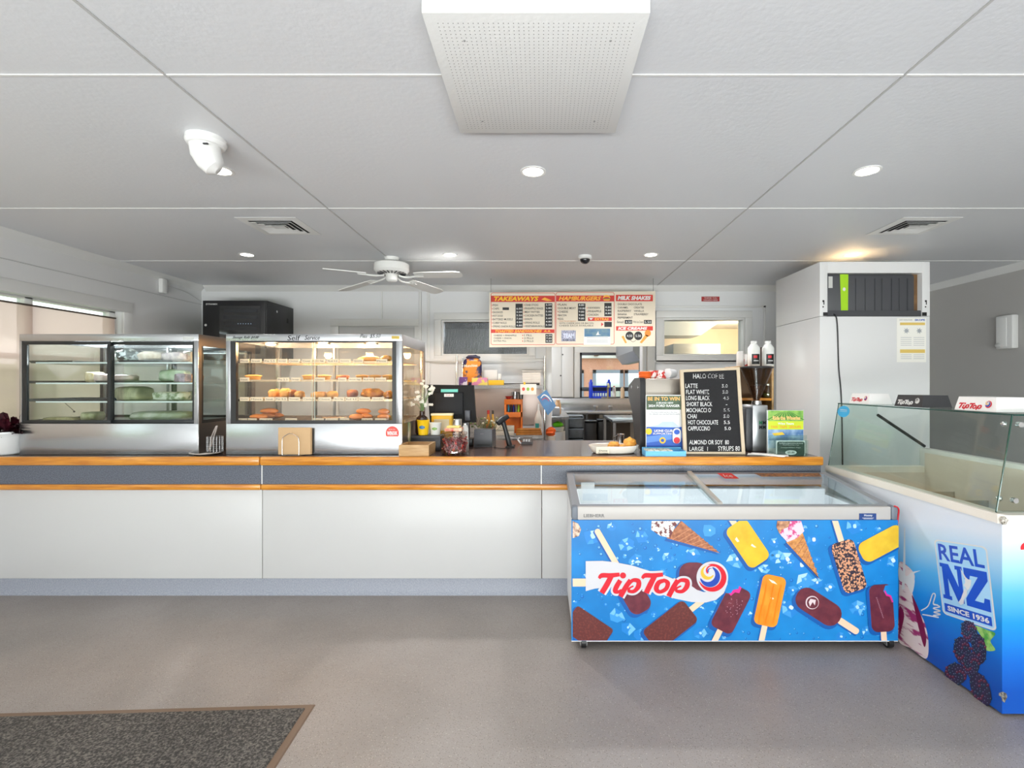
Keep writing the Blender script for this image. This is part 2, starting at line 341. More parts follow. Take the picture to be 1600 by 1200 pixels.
# kitchen window
e = thing('window_4', None, None, ((KW[0]+KW[1])/2, YK, KW[2])); e['kind'] = 'structure'
b = B(); w = .05
for (a0, a1, c0, c1) in ((KW[0], KW[1], KW[3]-w, KW[3]), (KW[0], KW[1], KW[2], KW[2]+.02), (KW[0], KW[0]+.04, KW[2], KW[3]), (KW[1]-w, KW[1], KW[2], KW[3]), (KW[0], KW[1], Z(611, YK), Z(605, YK))): b.box(a0, a1, YK-.01, YK+.06, c0, c1, .003)
b.build('window_frame', M('3b3d42', .5), e); B().box(KW[0]+.04, KW[1]-w, YK+.02, YK+.025, KW[2], KW[3]-w).build('pane', GL, e)
b = B(); w = .12
for (a0, a1, c0, c1) in ((KW[0]-w, KW[1]+w, KW[3], KW[3]+w), (KW[0]-w, KW[0], KW[2], KW[3]), (KW[1], KW[1]+w, KW[2], KW[3])): b.box(a0, a1, YK-.02, YK, c0, c1, .004)
b.build('surround', M('cfcfca', .5), e)
YV = 13.0     # brick wall of the neighbouring building under a veranda
hv = [(X(880, YV), X(912, YV), Z(660, YV), Z(578, YV)), (X(926, YV), X(974, YV), Z(660, YV), Z(578, YV)), (X(976, YV), X(1040, YV), Z(660, YV), Z(578, YV))]
b = wall_y(B(), YV, YV+.2, X(820, YV), X(1100, YV), -.12, Z(552, YV), hv)
e = b.build('brick_building', M('e0a88f', .9, var='cf937c', scale=40), label='pink brick building with white windows beyond the kitchen window', catg='building')
B().box(X(820, YV), X(1100, YV), YV-.12, YV-.04, Z(560, YV), Z(550, YV)).build('fascia', PURE, e)
for h in hv:
    b = B(); w = .09
    for (a0, a1, c0, c1) in ((h[0], h[1], h[3]-w, h[3]), (h[0], h[1], h[2], h[2]+w), (h[0], h[0]+w, h[2], h[3]), (h[1]-w, h[1], h[2], h[3])): b.box(a0, a1, YV-.03, YV+.05, c0, c1)
    f = b.build('window', M('8d96a8', .5), e); B().box(h[0]+w, h[1]-w, YV+.02, YV+.04, h[2]+w, h[3]-w).build('pane', GL, f)
for px in (930, 964):
    b = B().box(X(px, YV)-.05, X(px, YV)+.05, YV-1.2, YV-.14, Z(557, YV), Z(557, YV)+.1)
    b.build('rafter', M('8a6658', .8), e)

# ================================================================ COUNTER
Y0 = 3.13; XE = X(1287, Y0)
e = thing('service_counter', 'long shop counter with dark laminate top, orange wood edging and pale grey front panels', 'counter', ((XL+XE)/2, Y0+.4, 0))
B().box(XL+.002, XE-.02, Y0+.02, 4.057, CT-.035, CT).build('worktop', TOP, e, smooth=False)
for (a, c) in ((XL+.002, X(405.5, Y0)), (X(406, Y0), XE)):
    B().box(a, c, Y0-.005, Y0+.022, Z(727.5, Y0), CT+.002, .011).build('wood_edging', WOOD, e)
for (a, c) in ((XL+.002, X(407, Y0)), (X(408.5, Y0), X(845, Y0)), (X(846.5, Y0), XE-.012)):
    B().box(a, c, Y0+.012, Y0+.03, Z(757, Y0), Z(727.5, Y0)).build('laminate_band', LAM, e)
for x in (X(407.8, Y0), X(845.8, Y0)): B().box(x-.003, x+.003, Y0+.01, Y0+.02, Z(757, Y0), Z(727, Y0)).build('joint_strip', TRIM, e)
for (a, c) in ((XL+.002, X(407, Y0)), (X(407.6, Y0), XE-.012)):
    B().box(a, c, Y0-.003, Y0+.03, Z(766, Y0), Z(757, Y0), .008).build('wood_moulding', WOOD, e)
for (a, c) in ((XL+.002, X(407.3, Y0)), (X(408.3, Y0), X(846, Y0)), (X(847, Y0), XE-.012)):
    B().box(a, c, Y0+.015, Y0+.035, .10, Z(766, Y0), .002).build('front_panel', M('c6c6c5', .35), e)
b = B().prism([(XL+.002, Y0+.03, 0), (XL+.002, Y0-.005, 0), (XL+.002, Y0+.002, .012), (XL+.002, Y0+.012, .03), (XL+.002, Y0+.014, .1), (XL+.002, Y0+.03, .1)], (XE-.012-XL, 0, 0))
b.build('coved_skirting', M('9a9ea8', .5, var='858a95', scale=160), e)
for (a, c) in ((XL+.002, XL+.03), (XE-.04, XE-.012), (-1, -.97)): B().box(a, c, Y0+.036, 4.04, 0, CT-.036).build('support_panel', M('b8b8b4', .6), e)

# ================================================================ LOW CHEST FREEZER (with printed front)
FY = 2.489; fx0, fx1 = X(893, FY), X(1403, FY); FB = Y0-.03
zt, zb = Z(793, FY), Z(738, FB)                    # front and back rim heights
e = thing('chest_freezer', 'low glass-lidded ice cream chest freezer with a blue printed front of iceblocks', 'freezer', ((fx0+fx1)/2, (FY+FB)/2, 0))
zp0, zp1 = Z(1001, FY), Z(812.5, FY)
# hollow cabinet
b = B(); t_ = .055
b.box(fx0+.01, fx0+.01+t_, FY+.015, FB-.01, zp0, .665).box(fx1-.01-t_, fx1-.01, FY+.015, FB-.01, zp0, .665)
b.box(fx0+.01+t_, fx1-.01-t_, FY+.015, FY+.015+t_, zp0, .665).box(fx0+.01+t_, fx1-.01-t_, FB-.01-t_, FB-.01, zp0, .70).box(fx0+.01+t_, fx1-.01-t_, FY+.07, FB-.065, zp0, .15)
b.build('cabinet', M('e4e6e8', .5), e)
def rim(x0, x1, y0, y1, za, zb_, w, h, z2=None):    # sloping frame ring
    b = B(); P = lambda x, y: za+(zb_-za)*(y-y0)/(y1-y0)
    for (a0, a1, c0, c1) in ((x0, x1, y0, y0+w), (x0, x1, y1-w, y1), (x0, x0+w, y0+w, y1-w), (x1-w, x1, y0+w, y1-w)):
        b.mesh([(a0,c0,P(a0,c0)-h),(a1,c0,P(a1,c0)-h),(a1,c1,P(a1,c1)-h),(a0,c1,P(a0,c1)-h),(a0,c0,P(a0,c0)),(a1,c0,P(a1,c0)),(a1,c1,P(a1,c1)),(a0,c1,P(a0,c1))],
               [(0,3,2,1),(4,5,6,7),(0,1,5,4),(1,2,6,5),(2,3,7,6),(3,0,4,7)])
    return b
b = rim(fx0+.006, fx1-.006, FY+.012, FB, zt, zb, .04, .065); b.build('rim', M('8c9096', .45), e)
B().box(fx0+.03, fx1-.035, FY-.002, FY+.02, zp1, zt+.004, .006).build('front_bumper', M('b9b5b1', .4), e)
for x in (fx0, fx1-.035): B().box(x, x+.035, FY-.004, FY+.05, zp1-.002, zt+.006, .012).build('corner_cap', M('6f7680', .5), e)
b = B()
b.box(fx0+.066, fx1-.066, FY+.071, FY+.085, .16, .655).box(fx0+.066, fx1-.066, FB-.085, FB-.066, .16, .70).build('inner_liner', M('f4f6f7', .4), e)
# wire baskets
b = B(); zz = .60
for y in (FY+.12, FB-.14): b.tube([(fx0+.1, y, zz), (fx1-.1, y, zz)], .003, 6)
for k in range(9):
    x = fx0+.1+(fx1-fx0-.2)*k/8; b.tube([(x, FY+.12, zz), (x, FY+.12, .3), (x, FB-.14, .3), (x, FB-.14, zz)], .003, 6)
for k in range(1, 5):
    b.tube([(fx0+.1, FB-.14, zz-.06*k), (fx1-.1, FB-.14, zz-.06*k)], .002, 5)
b.build('wire_basket', M('f2f4f5', .4), e)
# sliding lids
B().box(fx0+.12, fx1-.12, FY+.072, FY+.09, .655, .66).build('light_or_fill_strip', M('f4faff', .4, emit=8), e)  # added glowing strip, put in to whiten the freezer inside
area('chest_freezer_fill', ((fx0+fx1)/2, FY+.10, .655), (math.radians(-25), 0, 0), fx1-fx0-.3, .02, 5, (.95, .98, 1))  # added fill light that goes with the strip, brightens the freezer inside
zl = lambda y, o=0: zt+(zb-zt)*(y-FY)/(FB-FY)+o
def lid(x0, x1, o, name):
    y0, y1 = FY+.045, FB-.035
    g = B().mesh([(x0,y0,zl(y0,o)),(x1,y0,zl(y0,o)),(x1,y1,zl(y1,o)),(x0,y1,zl(y1,o)),(x0,y0,zl(y0,o)+.004),(x1,y0,zl(y0,o)+.004),(x1,y1,zl(y1,o)+.004),(x0,y1,zl(y1,o)+.004)],[(0,3,2,1),(4,5,6,7),(0,1,5,4),(1,2,6,5),(2,3,7,6),(3,0,4,7)]).build(name, glass('f6fafb', 1), e)
    return g
xm = X(1127, FY+.03)
g1 = lid(fx0+.05, xm, .004, 'sliding_lid'); g2 = lid(xm-.03, fx1-.05, -.008, 'sliding_lid')
B().prism([(xm-.012, FY+.045, zl(FY+.045)+.01), (xm+.012, FY+.045, zl(FY+.045)+.01), (xm+.012, FY+.045, zl(FY+.045)-.012), (xm-.012, FY+.045, zl(FY+.045)-.012)], (0, FB-FY-.08, zb-zt)).build('lid_frame', M('b3ada4', .4), g1)
def lidquad(px0, px1, py0, py1, m_, nm):
    def P(px, py):
        # intersect ray with the lid plane
        k = (zb-zt)/(FB-FY); Y = (ZC-zt+k*FY-.001)/((py-CY)/F+k); return Vector((X(px, Y), Y, Z(py, Y)+.003))
    return P
P = lidquad(0, 0, 0, 0, None, None)
b = B().m(RED); b.poly([P(1120, 740), P(1142, 740), P(1155, 748.5), P(1133, 748.5)]); b.m(PURE); b.text('Ice', P(1133, 746.5), P(1146, 746.5), P(1129, 742), 0, .001)
b.build('sticker', None, g2)
b = B().m(M('4a3438', .5, var='a8713e', scale=60)); b.poly([P(1178, 740), P(1280, 740), P(1284, 745.5), P(1190, 745.5)]).build('price_strip', None, g2)
b = B().m(PURE).poly([Vector((X(908, FB-.09), FB-.087, Z(754, FB-.09))), Vector((X(929, FB-.09), FB-.087, Z(754, FB-.09))), Vector((X(929, FB-.09), FB-.087, Z(764, FB-.09))), Vector((X(908, FB-.09), FB-.087, Z(764, FB-.09)))])
b.build('rating_label', None, e)
# maker's lettering and dealer plate
Pf = PY(FY, .003); b = B().m(M('6b6b6b', .5)); quadtext(b, 'LIEBHERR', Pf, 912, 803, 944.5, 808, .02); b.build('lettering', None, e)
b = B().m(M('1c3e7c', .4)); b.box(X(1342, FY), X(1368, FY), FY-.006, FY-.002, Z(812, FY), Z(802, FY)); P2 = PY(FY, .0065)
b.m(PURE); quadtext(b, 'Hussey', P2, 1349, 803, 1362, 807, .02); rect(b, P2, 1346, 808.5, 1364, 809); rect(b, P2, 1348, 810, 1362, 810.5); b.build('dealer_plate', None, e)
# casters
for (px, yy) in ((911, FY+.04), (1382, FY+.04), (911, FB-.1), (1382, FB-.1)):
    x = X(px, FY+.05); b = B().m(M('9a9a9a', .4, .6)).box(x-.022, x+.022, yy-.025, yy+.02, .045, zp0, .003).box(x-.018, x-.014, yy-.03, yy+.01, .015, .05).box(x+.014, x+.018, yy-.03, yy+.01, .015, .05)
    k = b.build('caster', None, e); B().cyl((x-.012, yy-.015, .03), (x+.012, yy-.015, .03), .03, n=20).build('wheel', BLACK, k)
B().box(fx0+.1, fx1-.1, FY+.1, FB-.1, .03, zp0).build('base_tray', BLACK, e)
# ---- printed front
PL = lambda u, v: (870+u/2.909, 720+v/2.909)      # crop units used when measuring the print
pf = B()
class Strip(list): pass
class Print:
    def __init__(s, b, plane): s.b = b; s.pl = plane; s.k = 0
    def at(s, u, v): p = s.pl(u, v); return Vector(p)
    def poly(s, mat, pts, clip=None, lvl=None):
        if isinstance(pts, Strip):
            if lvl is None: s.k += 1
            s.b.m(mat); o = s.off*(s.k if lvl is None else lvl)*.00005; n_ = len(pts)
            for i in range(n_//2-1):
                q = o+s.off*(i*1.1e-6); s.b.poly([s.at(*pts[j])+q for j in (i, i+1, n_-2-i, n_-1-i)])
            return
        if clip: pts = clippoly(pts, clip)
        if len(pts) < 3: return
        if lvl is None: s.k += 1
        s.b.m(mat); o = s.off*(s.k if lvl is None else lvl)*.00005
        s.b.poly([s.at(*p)+o for p in pts])
def clippoly(pts, r):
    x0, y0, x1, y1 = r
    for ax, val, sg in ((0, x0, 1), (0, x1, -1), (1, y0, 1), (1, y1, -1)):
        out = []
        for i in range(len(pts)):
            a, b_ = pts[i], pts[(i+1) % len(pts)]; ia = (a[ax]-val)*sg >= 0; ib = (b_[ax]-val)*sg >= 0
            if ia: out.append(a)
            if ia != ib:
                t = (val-a[ax])/(b_[ax]-a[ax]); out.append((a[0]+(b_[0]-a[0])*t, a[1]+(b_[1]-a[1])*t))
        pts = out
        if not pts: return []
    return pts
def rrect(cx, cy, w, h, ang, r, n=5):
    out = []; a = math.radians(ang)
    for sx_, sy_, st in ((1, 1, 0), (-1, 1, 90), (-1, -1, 180), (1, -1, 270)):
        for k in range(n+1):
            q = math.radians(st+90*k/n); x = sx_*(w/2-r)+r*math.cos(q); y = sy_*(h/2-r)+r*math.sin(q)
            out.append((cx+x*math.cos(a)-y*math.sin(a), cy+x*math.sin(a)+y*math.cos(a)))
    return out
def stroke(pts, ws, n=8, smooth=True):
    P = cat([(p[0], p[1], 0) for p in pts], n) if smooth and len(pts) > 2 else [Vector((p[0], p[1], 0)) for p in pts]
    L = []; R = []
    for i, p in enumerate(P):
        a = P[max(0, i-1)]; c_ = P[min(len(P)-1, i+1)]; d = (c_-a).normalized(); nn = Vector((-d.y, d.x, 0)); f = i/(len(P)-1)*(len(ws)-1); j = min(int(f), len(ws)-2); w = (ws[j]+(ws[j+1]-ws[j])*(f-j))/2
        L.append(p+nn*w); R.append(p-nn*w)
    o = Strip([(q.x, q.y) for q in L+R[::-1]]); return o
pr = Print(pf, lambda u, v: Vector((X(PL(u, v)[0], FY), FY-.0012, Z(PL(u, v)[1], FY)))); pr.off = Vector((0, -1, 0))
CL = (72, 272, 1552, 815)
bluebg = M('0873ba', .35, var='1284cc', scale=5); PLAST = dict(rough=.35)
shadow = M('0856a2', .35); ICE = [M('6fb4e6', .35), M('a9d2ee', .35), M('3a93d6', .35), M('cfe4f0', .35), M('1f7fcc', .35)]
MAR = M('5a2030', .35, var='6e2c38', scale=25); CHOC = M('5e2a28', .35, var='7c3b33', scale=90, lo=.5, hi=.75); STICK = M('e8c8aa', .5)
WAF = M('b9774e', .4, var='8c4f33', scale=70); WAF2 = M('d99a55', .4, var='b06f38', scale=60); ORA = M('ee8418', .35, var='ec9628', scale=14); YLW = M('e6be2c', .35, var='d8a81c', scale=12)
NUT = M('2a1c2c', .5, var='d79a72', scale=130, kind='voronoi', lo=.5, hi=.62); CREAM = M('e7e2da', .4, var='6b2f33', scale=45, lo=.5, hi=.56); PINK = M('f0c9dc', .4, var='c9437f', scale=40, lo=.52, hi=.6)
BITE = M('d8288a', .4)
pf.m(bluebg).box(fx0, fx1, FY-.001, FY+.014, zp0, zp1)
pf.m(PURE).box(fx0, fx1, FY-.0008, FY+.014, zp0-.004, zp0)
random.seed(11)
ni = [0]
def ice(u, v, r, sh=True):
    ni[0] += 1; L = 4+(ni[0] % 7)*3; k = random.randint(5, 8); a0 = random.random()*6; ring = []
    for i in range(k): q = a0+2*PI*i/k; rr = r*random.uniform(.75, 1.1); ring.append((u+rr*math.cos(q)*1.1, v+rr*math.sin(q)))
    pr.poly(random.choice([ICE[2], ICE[4], ICE[4]]), ring, CL, L)
    for i in range(k):
        if random.random() < .5:
            a_, b_ = ring[i], ring[(i+1) % k]; pr.poly(random.choice(ICE[:3]+[ICE[4]]*2), [a_, b_, ((b_[0]+u)/2, (b_[1]+v)/2), ((a_[0]+u*2)/3, (a_[1]+v*2)/3)], CL, L+1)
    w = r*random.uniform(.15, .35); pr.poly(ICE[random.choice([0, 1, 3])], rrect(u+r*.1, v-r*.1, w*2, w*1.6, random.random()*90, w*.6, 3), CL, L+2)
for i in range(260):                                    # droplets
    u, v = random.uniform(80, 1545), random.uniform(280, 810); r = random.choice([2, 3, 4, 5, 8]); pr.poly(shadow if r > 3 else ICE[2], rrect(u+1, v+1, 2*r, 2*r, 0, r*.95, 2), CL, 1); pr.poly(random.choice([ICE[0], ICE[2], ICE[4]]), rrect(u, v, 1.3*r, 1.3*r, 0, r*.6, 2), CL, 2)
for i in range(70): ice(random.uniform(80, 1545), random.uniform(285, 805), random.uniform(7, 16))
for (u, v, r) in ((160,345,36),(315,380,34),(385,345,32),(362,445,28),(692,318,32),(617,425,33),(815,450,42),(1000,435,34),(1045,450,34),(1110,475,36),(1125,540,40),(1180,555,26),(1060,670,44),(1362,668,36),(270,705,38),(320,760,34),(378,792,30),(650,785,28),(985,370,24),(1165,360,28),(1350,300,36),(1525,455,32),(1240,575,22),(1405,770,22),(945,490,28),(250,300,20),(500,440,24),(1070,590,24),(1180,450,18),(870,700,18),(1290,800,22)): ice(u, v, r)
pr.k = 28
def pop(cx, cy, w, h, ang, mat, r=None, stick=None, st=(26, 120)):
    a = math.radians(ang); ax = (-math.sin(a), math.cos(a))
    pr.poly(shadow, rrect(cx-9, cy+9, w+10, h+10, ang, (r or w*.3)), CL)
    if stick:
        d = stick*(h/2+st[1]/2-8); pr.poly(shadow, rrect(cx+ax[0]*d-6, cy+ax[1]*d+5, st[0], st[1], ang, 8), CL); pr.poly(STICK, rrect(cx+ax[0]*d, cy+ax[1]*d, st[0], st[1], ang, st[0]*.45), CL)
    pr.poly(mat, rrect(cx, cy, w, h, ang, r or w*.3), CL)
pop(867, 375, 112, 215, -34, YLW, 28, -1); pop(1478, 375, 98, 220, 62, YLW, 34)
pop(968, 635, 108, 232, 12, ORA, 26, 1, (26, 130)); pop(1326, 478, 108, 235, -17, NUT, 26, -1, (26, 150))
pop(1188, 662, 105, 228, -57, MAR, 50, 1, (30, 110))
pop(355, 615, 105, 160, -30, MAR, 38, -1, (26, 280)); pop(620, 525, 130, 128, 0, MAR, 48)
pr.poly(STICK, rrect(98, 552, 80, 36, 0, 12), CL); pr.poly(STICK, rrect(530, 545, 80, 20, 0, 5), CL)
pop(515, 748, 120, 235, 52, CHOC, 22, -1, (26, 150)); pop(140, 765, 130, 200, -56, CHOC, 14)
pop(790, 672, 108, 215, 27, MAR, 26, 1, (26, 130)); pop(1475, 668, 105, 215, -4, MAR, 30, 1, (26, 90))
for (c0, c1) in (((845, 640), (700, 560)), ):
    pr.poly(BITE, [(772, 592), (790, 612), (808, 596), (828, 600), (838, 575), (826, 566), (815, 580), (795, 582), (785, 596)], CL)
pr.poly(bluebg, [(748, 580), (770, 600), (790, 600), (800, 585), (824, 580), (830, 560), (780, 555)], CL)
pr.poly(bluebg, [(1540, 560), (1490, 565), (1482, 590), (1494, 610), (1512, 612), (1522, 640), (1545, 640)], CL)
pr.poly(BITE, [(1485, 590), (1494, 612), (1510, 616), (1520, 642), (1527, 640), (1516, 610), (1498, 604), (1490, 586)], CL)
def cone(ax, ay, bx, by, tx, ty, mat, top, pts):
    pr.poly(shadow, [(ax-10, ay+12), (bx-10, by+12), (tx-8, ty+10)], CL); pr.poly(mat, [(ax, ay), (bx, by), (tx, ty+3), (tx-6, ty)], CL); pr.poly(top, pts, CL)
    for k in range(1, 8):
        f = k/9; pr.poly(M('a0623f', .4), stroke([(ax+(tx-ax)*f, ay+(ty-ay)*f), (bx+(tx-bx)*min(1, f+.12), by+(ty-by)*min(1, f+.12))], [3, 3], smooth=False), CL, pr.k+1)
        pr.poly(M('c98b62', .4), stroke([(ax+(tx-ax)*min(1, f+.13), ay+(ty-ay)*min(1, f+.13)), (bx+(tx-bx)*f, by+(ty-by)*f)], [2.5, 2.5], smooth=False), CL, pr.k+2)
    pr.k += 2
cone(565, 272, 498, 350, 742, 416, WAF, CREAM, [(430, 272), (560, 272), (535, 300), (515, 348), (470, 340), (428, 312)])
cone(1112, 318, 1040, 368, 1194, 532, WAF2, PINK, [(1000, 272), (1108, 272), (1122, 318), (1090, 350), (1046, 368), (1015, 335), (997, 300)])
pr.poly(M('7a4430', .4, var='d7a27a', scale=45), [(1000, 272), (1060, 272), (1050, 300), (1025, 310), (1010, 330), (996, 300)], CL)
pr.poly(M('6b4030', .4, var='e2c7b0', scale=60), [(72, 272), (98, 285), (110, 310), (100, 340), (72, 350)], CL)
for (pts) in (((960, 535), (985, 545), (1000, 560), (975, 552)), ((975, 615), (985, 625), (978, 628), (968, 622)), ((815, 345), (828, 365), (818, 368), (808, 355)), ((885, 375), (905, 392), (895, 392), (880, 384))): pr.poly(M('fff0d0', .4), pts, CL)
for k in range(26): pr.poly(M('b98a98', .4), rrect(790+30*math.sin(k)+k*1.2, 700-k*3+6*math.cos(k*2), 5, 2, k*40, .8, 2), CL, pr.k+1); 
for k in range(16): pr.poly(M('b98a98', .4), rrect(1450+k*2, 620+k*6, 6, 2, k*50, .8, 2), CL, pr.k+1)
pr.k += 1
pr.poly(M('d9c9cc', .4), rrect(1158, 642, 60, 60, 0, 29, 6)); pr.poly(MAR, rrect(1160, 643, 52, 52, 0, 25, 6)); pr.poly(M('d9c9cc', .4), [(1150, 625), (1175, 630), (1170, 655), (1160, 640), (1148, 660), (1142, 640)])
for u0 in (935, 968, 1000): pr.poly(M('ee8412', .35), rrect(u0, 650, 7, 180, 12, 3), CL)
pf.build('printed_front', None, e, smooth=False)
# ---- the brand mark: banner, lettering, swirl.  units: crop 3 (origin 880,800, 5.714 px per px)
def brand_strokes(grow=0):
    g = grow+8; o = []
    o.append(stroke([(318, 588), (345, 562), (420, 562), (502, 553)], [14+g, 34+g, 34+g, 26+g])); o.append(stroke([(432, 560), (390, 640), (335+8, 718)], [36+g, 42+g, 40+g]))
    o.append(rrect(532, 562, 46+g, 46+g, 0, 22+g/2)); o.append(stroke([(508, 605), (475, 660), (462, 700), (490, 708), (520, 690)], [34+g, 38+g, 34+g, 24+g, 12+g]))
    o.append(stroke([(600, 603), (560, 660), (508, 750)], [34+g, 38+g, 38+g])); o.append(stroke([(585, 640), (620, 605), (668, 612), (668, 660), (630, 702), (585, 700), (590, 675), (625, 655)], [16+g, 24+g, 34+g, 38+g, 26+g, 20+g, 10+g, 5+g]))
    o.append(stroke([(702, 588), (730, 562), (800, 562), (888, 553)], [14+g, 34+g, 34+g, 26+g])); o.append(stroke([(818, 560), (776, 640), (738, 718)], [36+g, 42+g, 40+g]))
    o.append(stroke([(905, 605), (850, 625), (828, 680), (860, 708), (915, 680), (930, 630), (900, 604), (890, 604)], [22+g, 34+g, 38+g, 24+g, 30+g, 34+g, 22+g, 10+g]))
    o.append(stroke([(1020, 603), (985, 660), (938, 748)], [34+g, 38+g, 38+g])); o.append(stroke([(1005, 640), (1045, 605), (1100, 612), (1100, 660), (1060, 702), (1010, 700), (1010, 675), (1050, 655)], [16+g, 24+g, 34+g, 38+g, 26+g, 20+g, 10+g, 5+g]))
    return o
def sm(pts, n=6): return [(p.x, p.y) for p in cat([(q[0], q[1], 0) for q in pts], n, True)]
def ring_arm(cx, cy, a0, a1, ro, ri, n=30):        # crescent: outer and inner radius functions of t
    out = []; inn = []
    for i in range(n+1):
        t = i/n; a = math.radians(a0+(a1-a0)*t); out.append((cx+ro(t)*math.cos(a), cy+ro(t)*math.sin(a))); inn.append((cx+ri(t)*math.cos(a), cy+ri(t)*math.sin(a)))
    return out+inn[::-1]
def swirl(pp, cx, cy, R, cols):
    s_ = math.sin
    pp.poly(cols[0], ring_arm(cx+.05*R, cy+.0*R, -110, 168, lambda t: R*.90, lambda t: R*(.90-.36*s_(PI*min(1, t*1.0))**.8), 40))
    pp.poly(cols[0], ring_arm(cx-.08*R, cy-.38*R, 150, 310, lambda t: R*(.24+.26*t), lambda t: R*(.12+.30*t), 20))
    pp.poly(cols[1], ring_arm(cx-.12*R, cy-.05*R, -75, 172, lambda t: R*(.66-.02*t), lambda t: R*(.60-.34*s_(PI*t)**.8), 34))
    pp.poly(cols[1], ring_arm(cx-.12*R, cy-.38*R, 175, 300, lambda t: R*(.16+.1*t), lambda t: R*(.04+.2*t), 16))
    pp.poly(cols[2], ring_arm(cx-.25*R, cy-.30*R, 20, 262, lambda t: R*(.40+.10*t), lambda t: R*(.34-.20*s_(PI*t)+.14*t), 30))
BR = Print(B(), lambda u, v: Vector((X(880+u/5.714, FY), FY-.0012-.028*0, Z(800+v/5.714, FY)))); BR.off = Vector((0, -1, 0)); BR.k = pr.k+5
banner = [(200, 435), (345, 432), (470, 445), (620, 475), (760, 520), (900, 560)] + [(1000, 600), (1120, 640), (1190, 690), (1250, 710), (1320, 705)] + [(1400, 700), (1440, 640), (1466, 570), (1462, 640), (1430, 720), (1360, 780), (1270, 803), (1150, 800), (1000, 770), (850, 725), (700, 685), (560, 665), (400, 665), (280, 680), (200, 702)]
BR.poly(M('c9c9ce', .4), banner)
BR.poly(M('c9c9ce', .4), rrect(1328, 578, 282, 282, 0, 140, 12))
for q in brand_strokes(36): BR.poly(M('c9c9ce', .4), q)
BR.poly(M('2a3a6a', .4), [(1130, 700), (1190, 712), (1290, 708), (1240, 700), (1190, 680)]) if False else None
LR = M('cf1128', .35); LB = M('1340a5', .35); LYE = M('f0b437', .35)
for q in brand_strokes(0): BR.poly(LR, q)
swirl(BR, 1322, 582, 138, (LR, LB, LYE))
BR.b.m(M('8a8a90', .4)); BR.b.text('TM', BR.at(1102, 715)+BR.off*.03, BR.at(1138, 715)+BR.off*.03, BR.at(1102, 698)+BR.off*.03) if False else None
BR.b.build('logo', None, e, smooth=False)
B().tube([(fx1-.02, FY-.004, zt+.008), (fx1+.012, FY+.012, zt-.01), (fx1+.014, FY+.02, zt-.06), (fx1+.004, FY+.01, zt-.085)], .004, 6, smooth=5).build('red_seal', RED, e)
# ================================================================ SCOOPING FREEZER (glass case, printed sides)
SX = 1.855; SY0, SY1 = 1.987, 3.215; SXR = 2.52
e = thing('scooping_freezer', 'tall white and blue ice cream scooping cabinet with a slanted glass case', 'freezer', ((SX+SXR)/2, (SY0+SY1)/2, 0))
zr0, zr1 = .775, .812                             # rim bottom, rim top
# printed gradient body
gr = bpy.data.materials.new('m_print_gradient'); gr.use_nodes = True; t = gr.node_tree; p = t.nodes['Principled BSDF']; p.inputs['Roughness'].default_value = .3
c = t.nodes.new('ShaderNodeTexCoord'); s_ = t.nodes.new('ShaderNodeSeparateXYZ'); r = t.nodes.new('ShaderNodeValToRGB'); nz = t.nodes.new('ShaderNodeMath'); nz.operation = 'MULTIPLY_ADD'; nz.inputs[1].default_value = .16
t.links.new(c.outputs['Object'], s_.inputs[0]); t.links.new(s_.outputs[1], nz.inputs[0]); t.links.new(s_.outputs[2], nz.inputs[2]); t.links.new(nz.outputs[0], r.inputs[0]); t.links.new(r.outputs[0], p.inputs['Base Color'])
el = r.color_ramp.elements; el[0].position = 0; el[0].color = lin('0a4fae'); el[1].position = .8; el[1].color = lin('e6eaf0')
for pos, col in ((.12, '0d66c8'), (.28, '1a90e0'), (.40, '5db6ea'), (.52, 'a9d4ef'), (.64, 'dfe8f1')): q = el.new(pos); q.color = lin(col)
b = B().m(gr); t_ = .05
b.box(SX, SX+t_, SY0, SY1, .012, zr0).box(SX+t_, SXR, SY0, SY0+t_, .012, zr0).box(SXR-t_, SXR, SY0+t_, SY1, .012, zr0).box(SX+t_, SXR-t_, SY1-t_, SY1, .012, zr0)
b.build('body', None, e)
B().box(SX+.03, SXR-.03, SY0+.03, SY1-.03, .0, .1).build('plinth', BLACK, e)
CR = M('efe9dc', .35)
b = B(); w = .055; ov = .006
b.prism([(SX-ov, SY0-ov+.02, zr0), (SX+.02, SY0-ov, zr0), (SX+w, SY0+w, zr0), (SX+w, SY1, zr0), (SX-ov, SY1, zr0)], (0, 0, zr1-zr0))
b.prism([(SX+.02, SY0-ov, zr0), (SXR+ov, SY0-ov+.03, zr0), (SXR+ov, SY0+w, zr0), (SX+w, SY0+w, zr0)], (0, 0, zr1-zr0))
b.box(SX+w, SXR, SY1-w, SY1, zr0, zr1)
b.build('rim', CR, e)
b = B().box(SXR-.06, SXR, SY0+.05, SY1, zr0, .925, .008); b.build('rear_ledge', M('e6e6de', .4), e)
b = B().box(SX+w, SXR-.06, SY0+w, SY1-w, .60, .612); b.box(SX+w, SX+w+.004, SY0+w, SY1-w, .612, zr0).box(SXR-.066, SXR-.06, SY0+w, SY1-w, .612, .9).box(SX+w, SXR-.066, SY1-w-.004, SY1-w, .612, zr0).box(SX+w, SXR-.066, SY0+w, SY0+w+.004, .612, zr0)
b.build('tub_well', M('e6dac8', .4), e)
b = B()
for k in range(1, 5): y = SY0+w+(SY1-SY0-2*w)*k/5; b.box(SX+w+.004, SXR-.067, y-.006, y+.006, .612, .70)
b.build('tub_divider', M('bdb6a6', .35, .3), e)
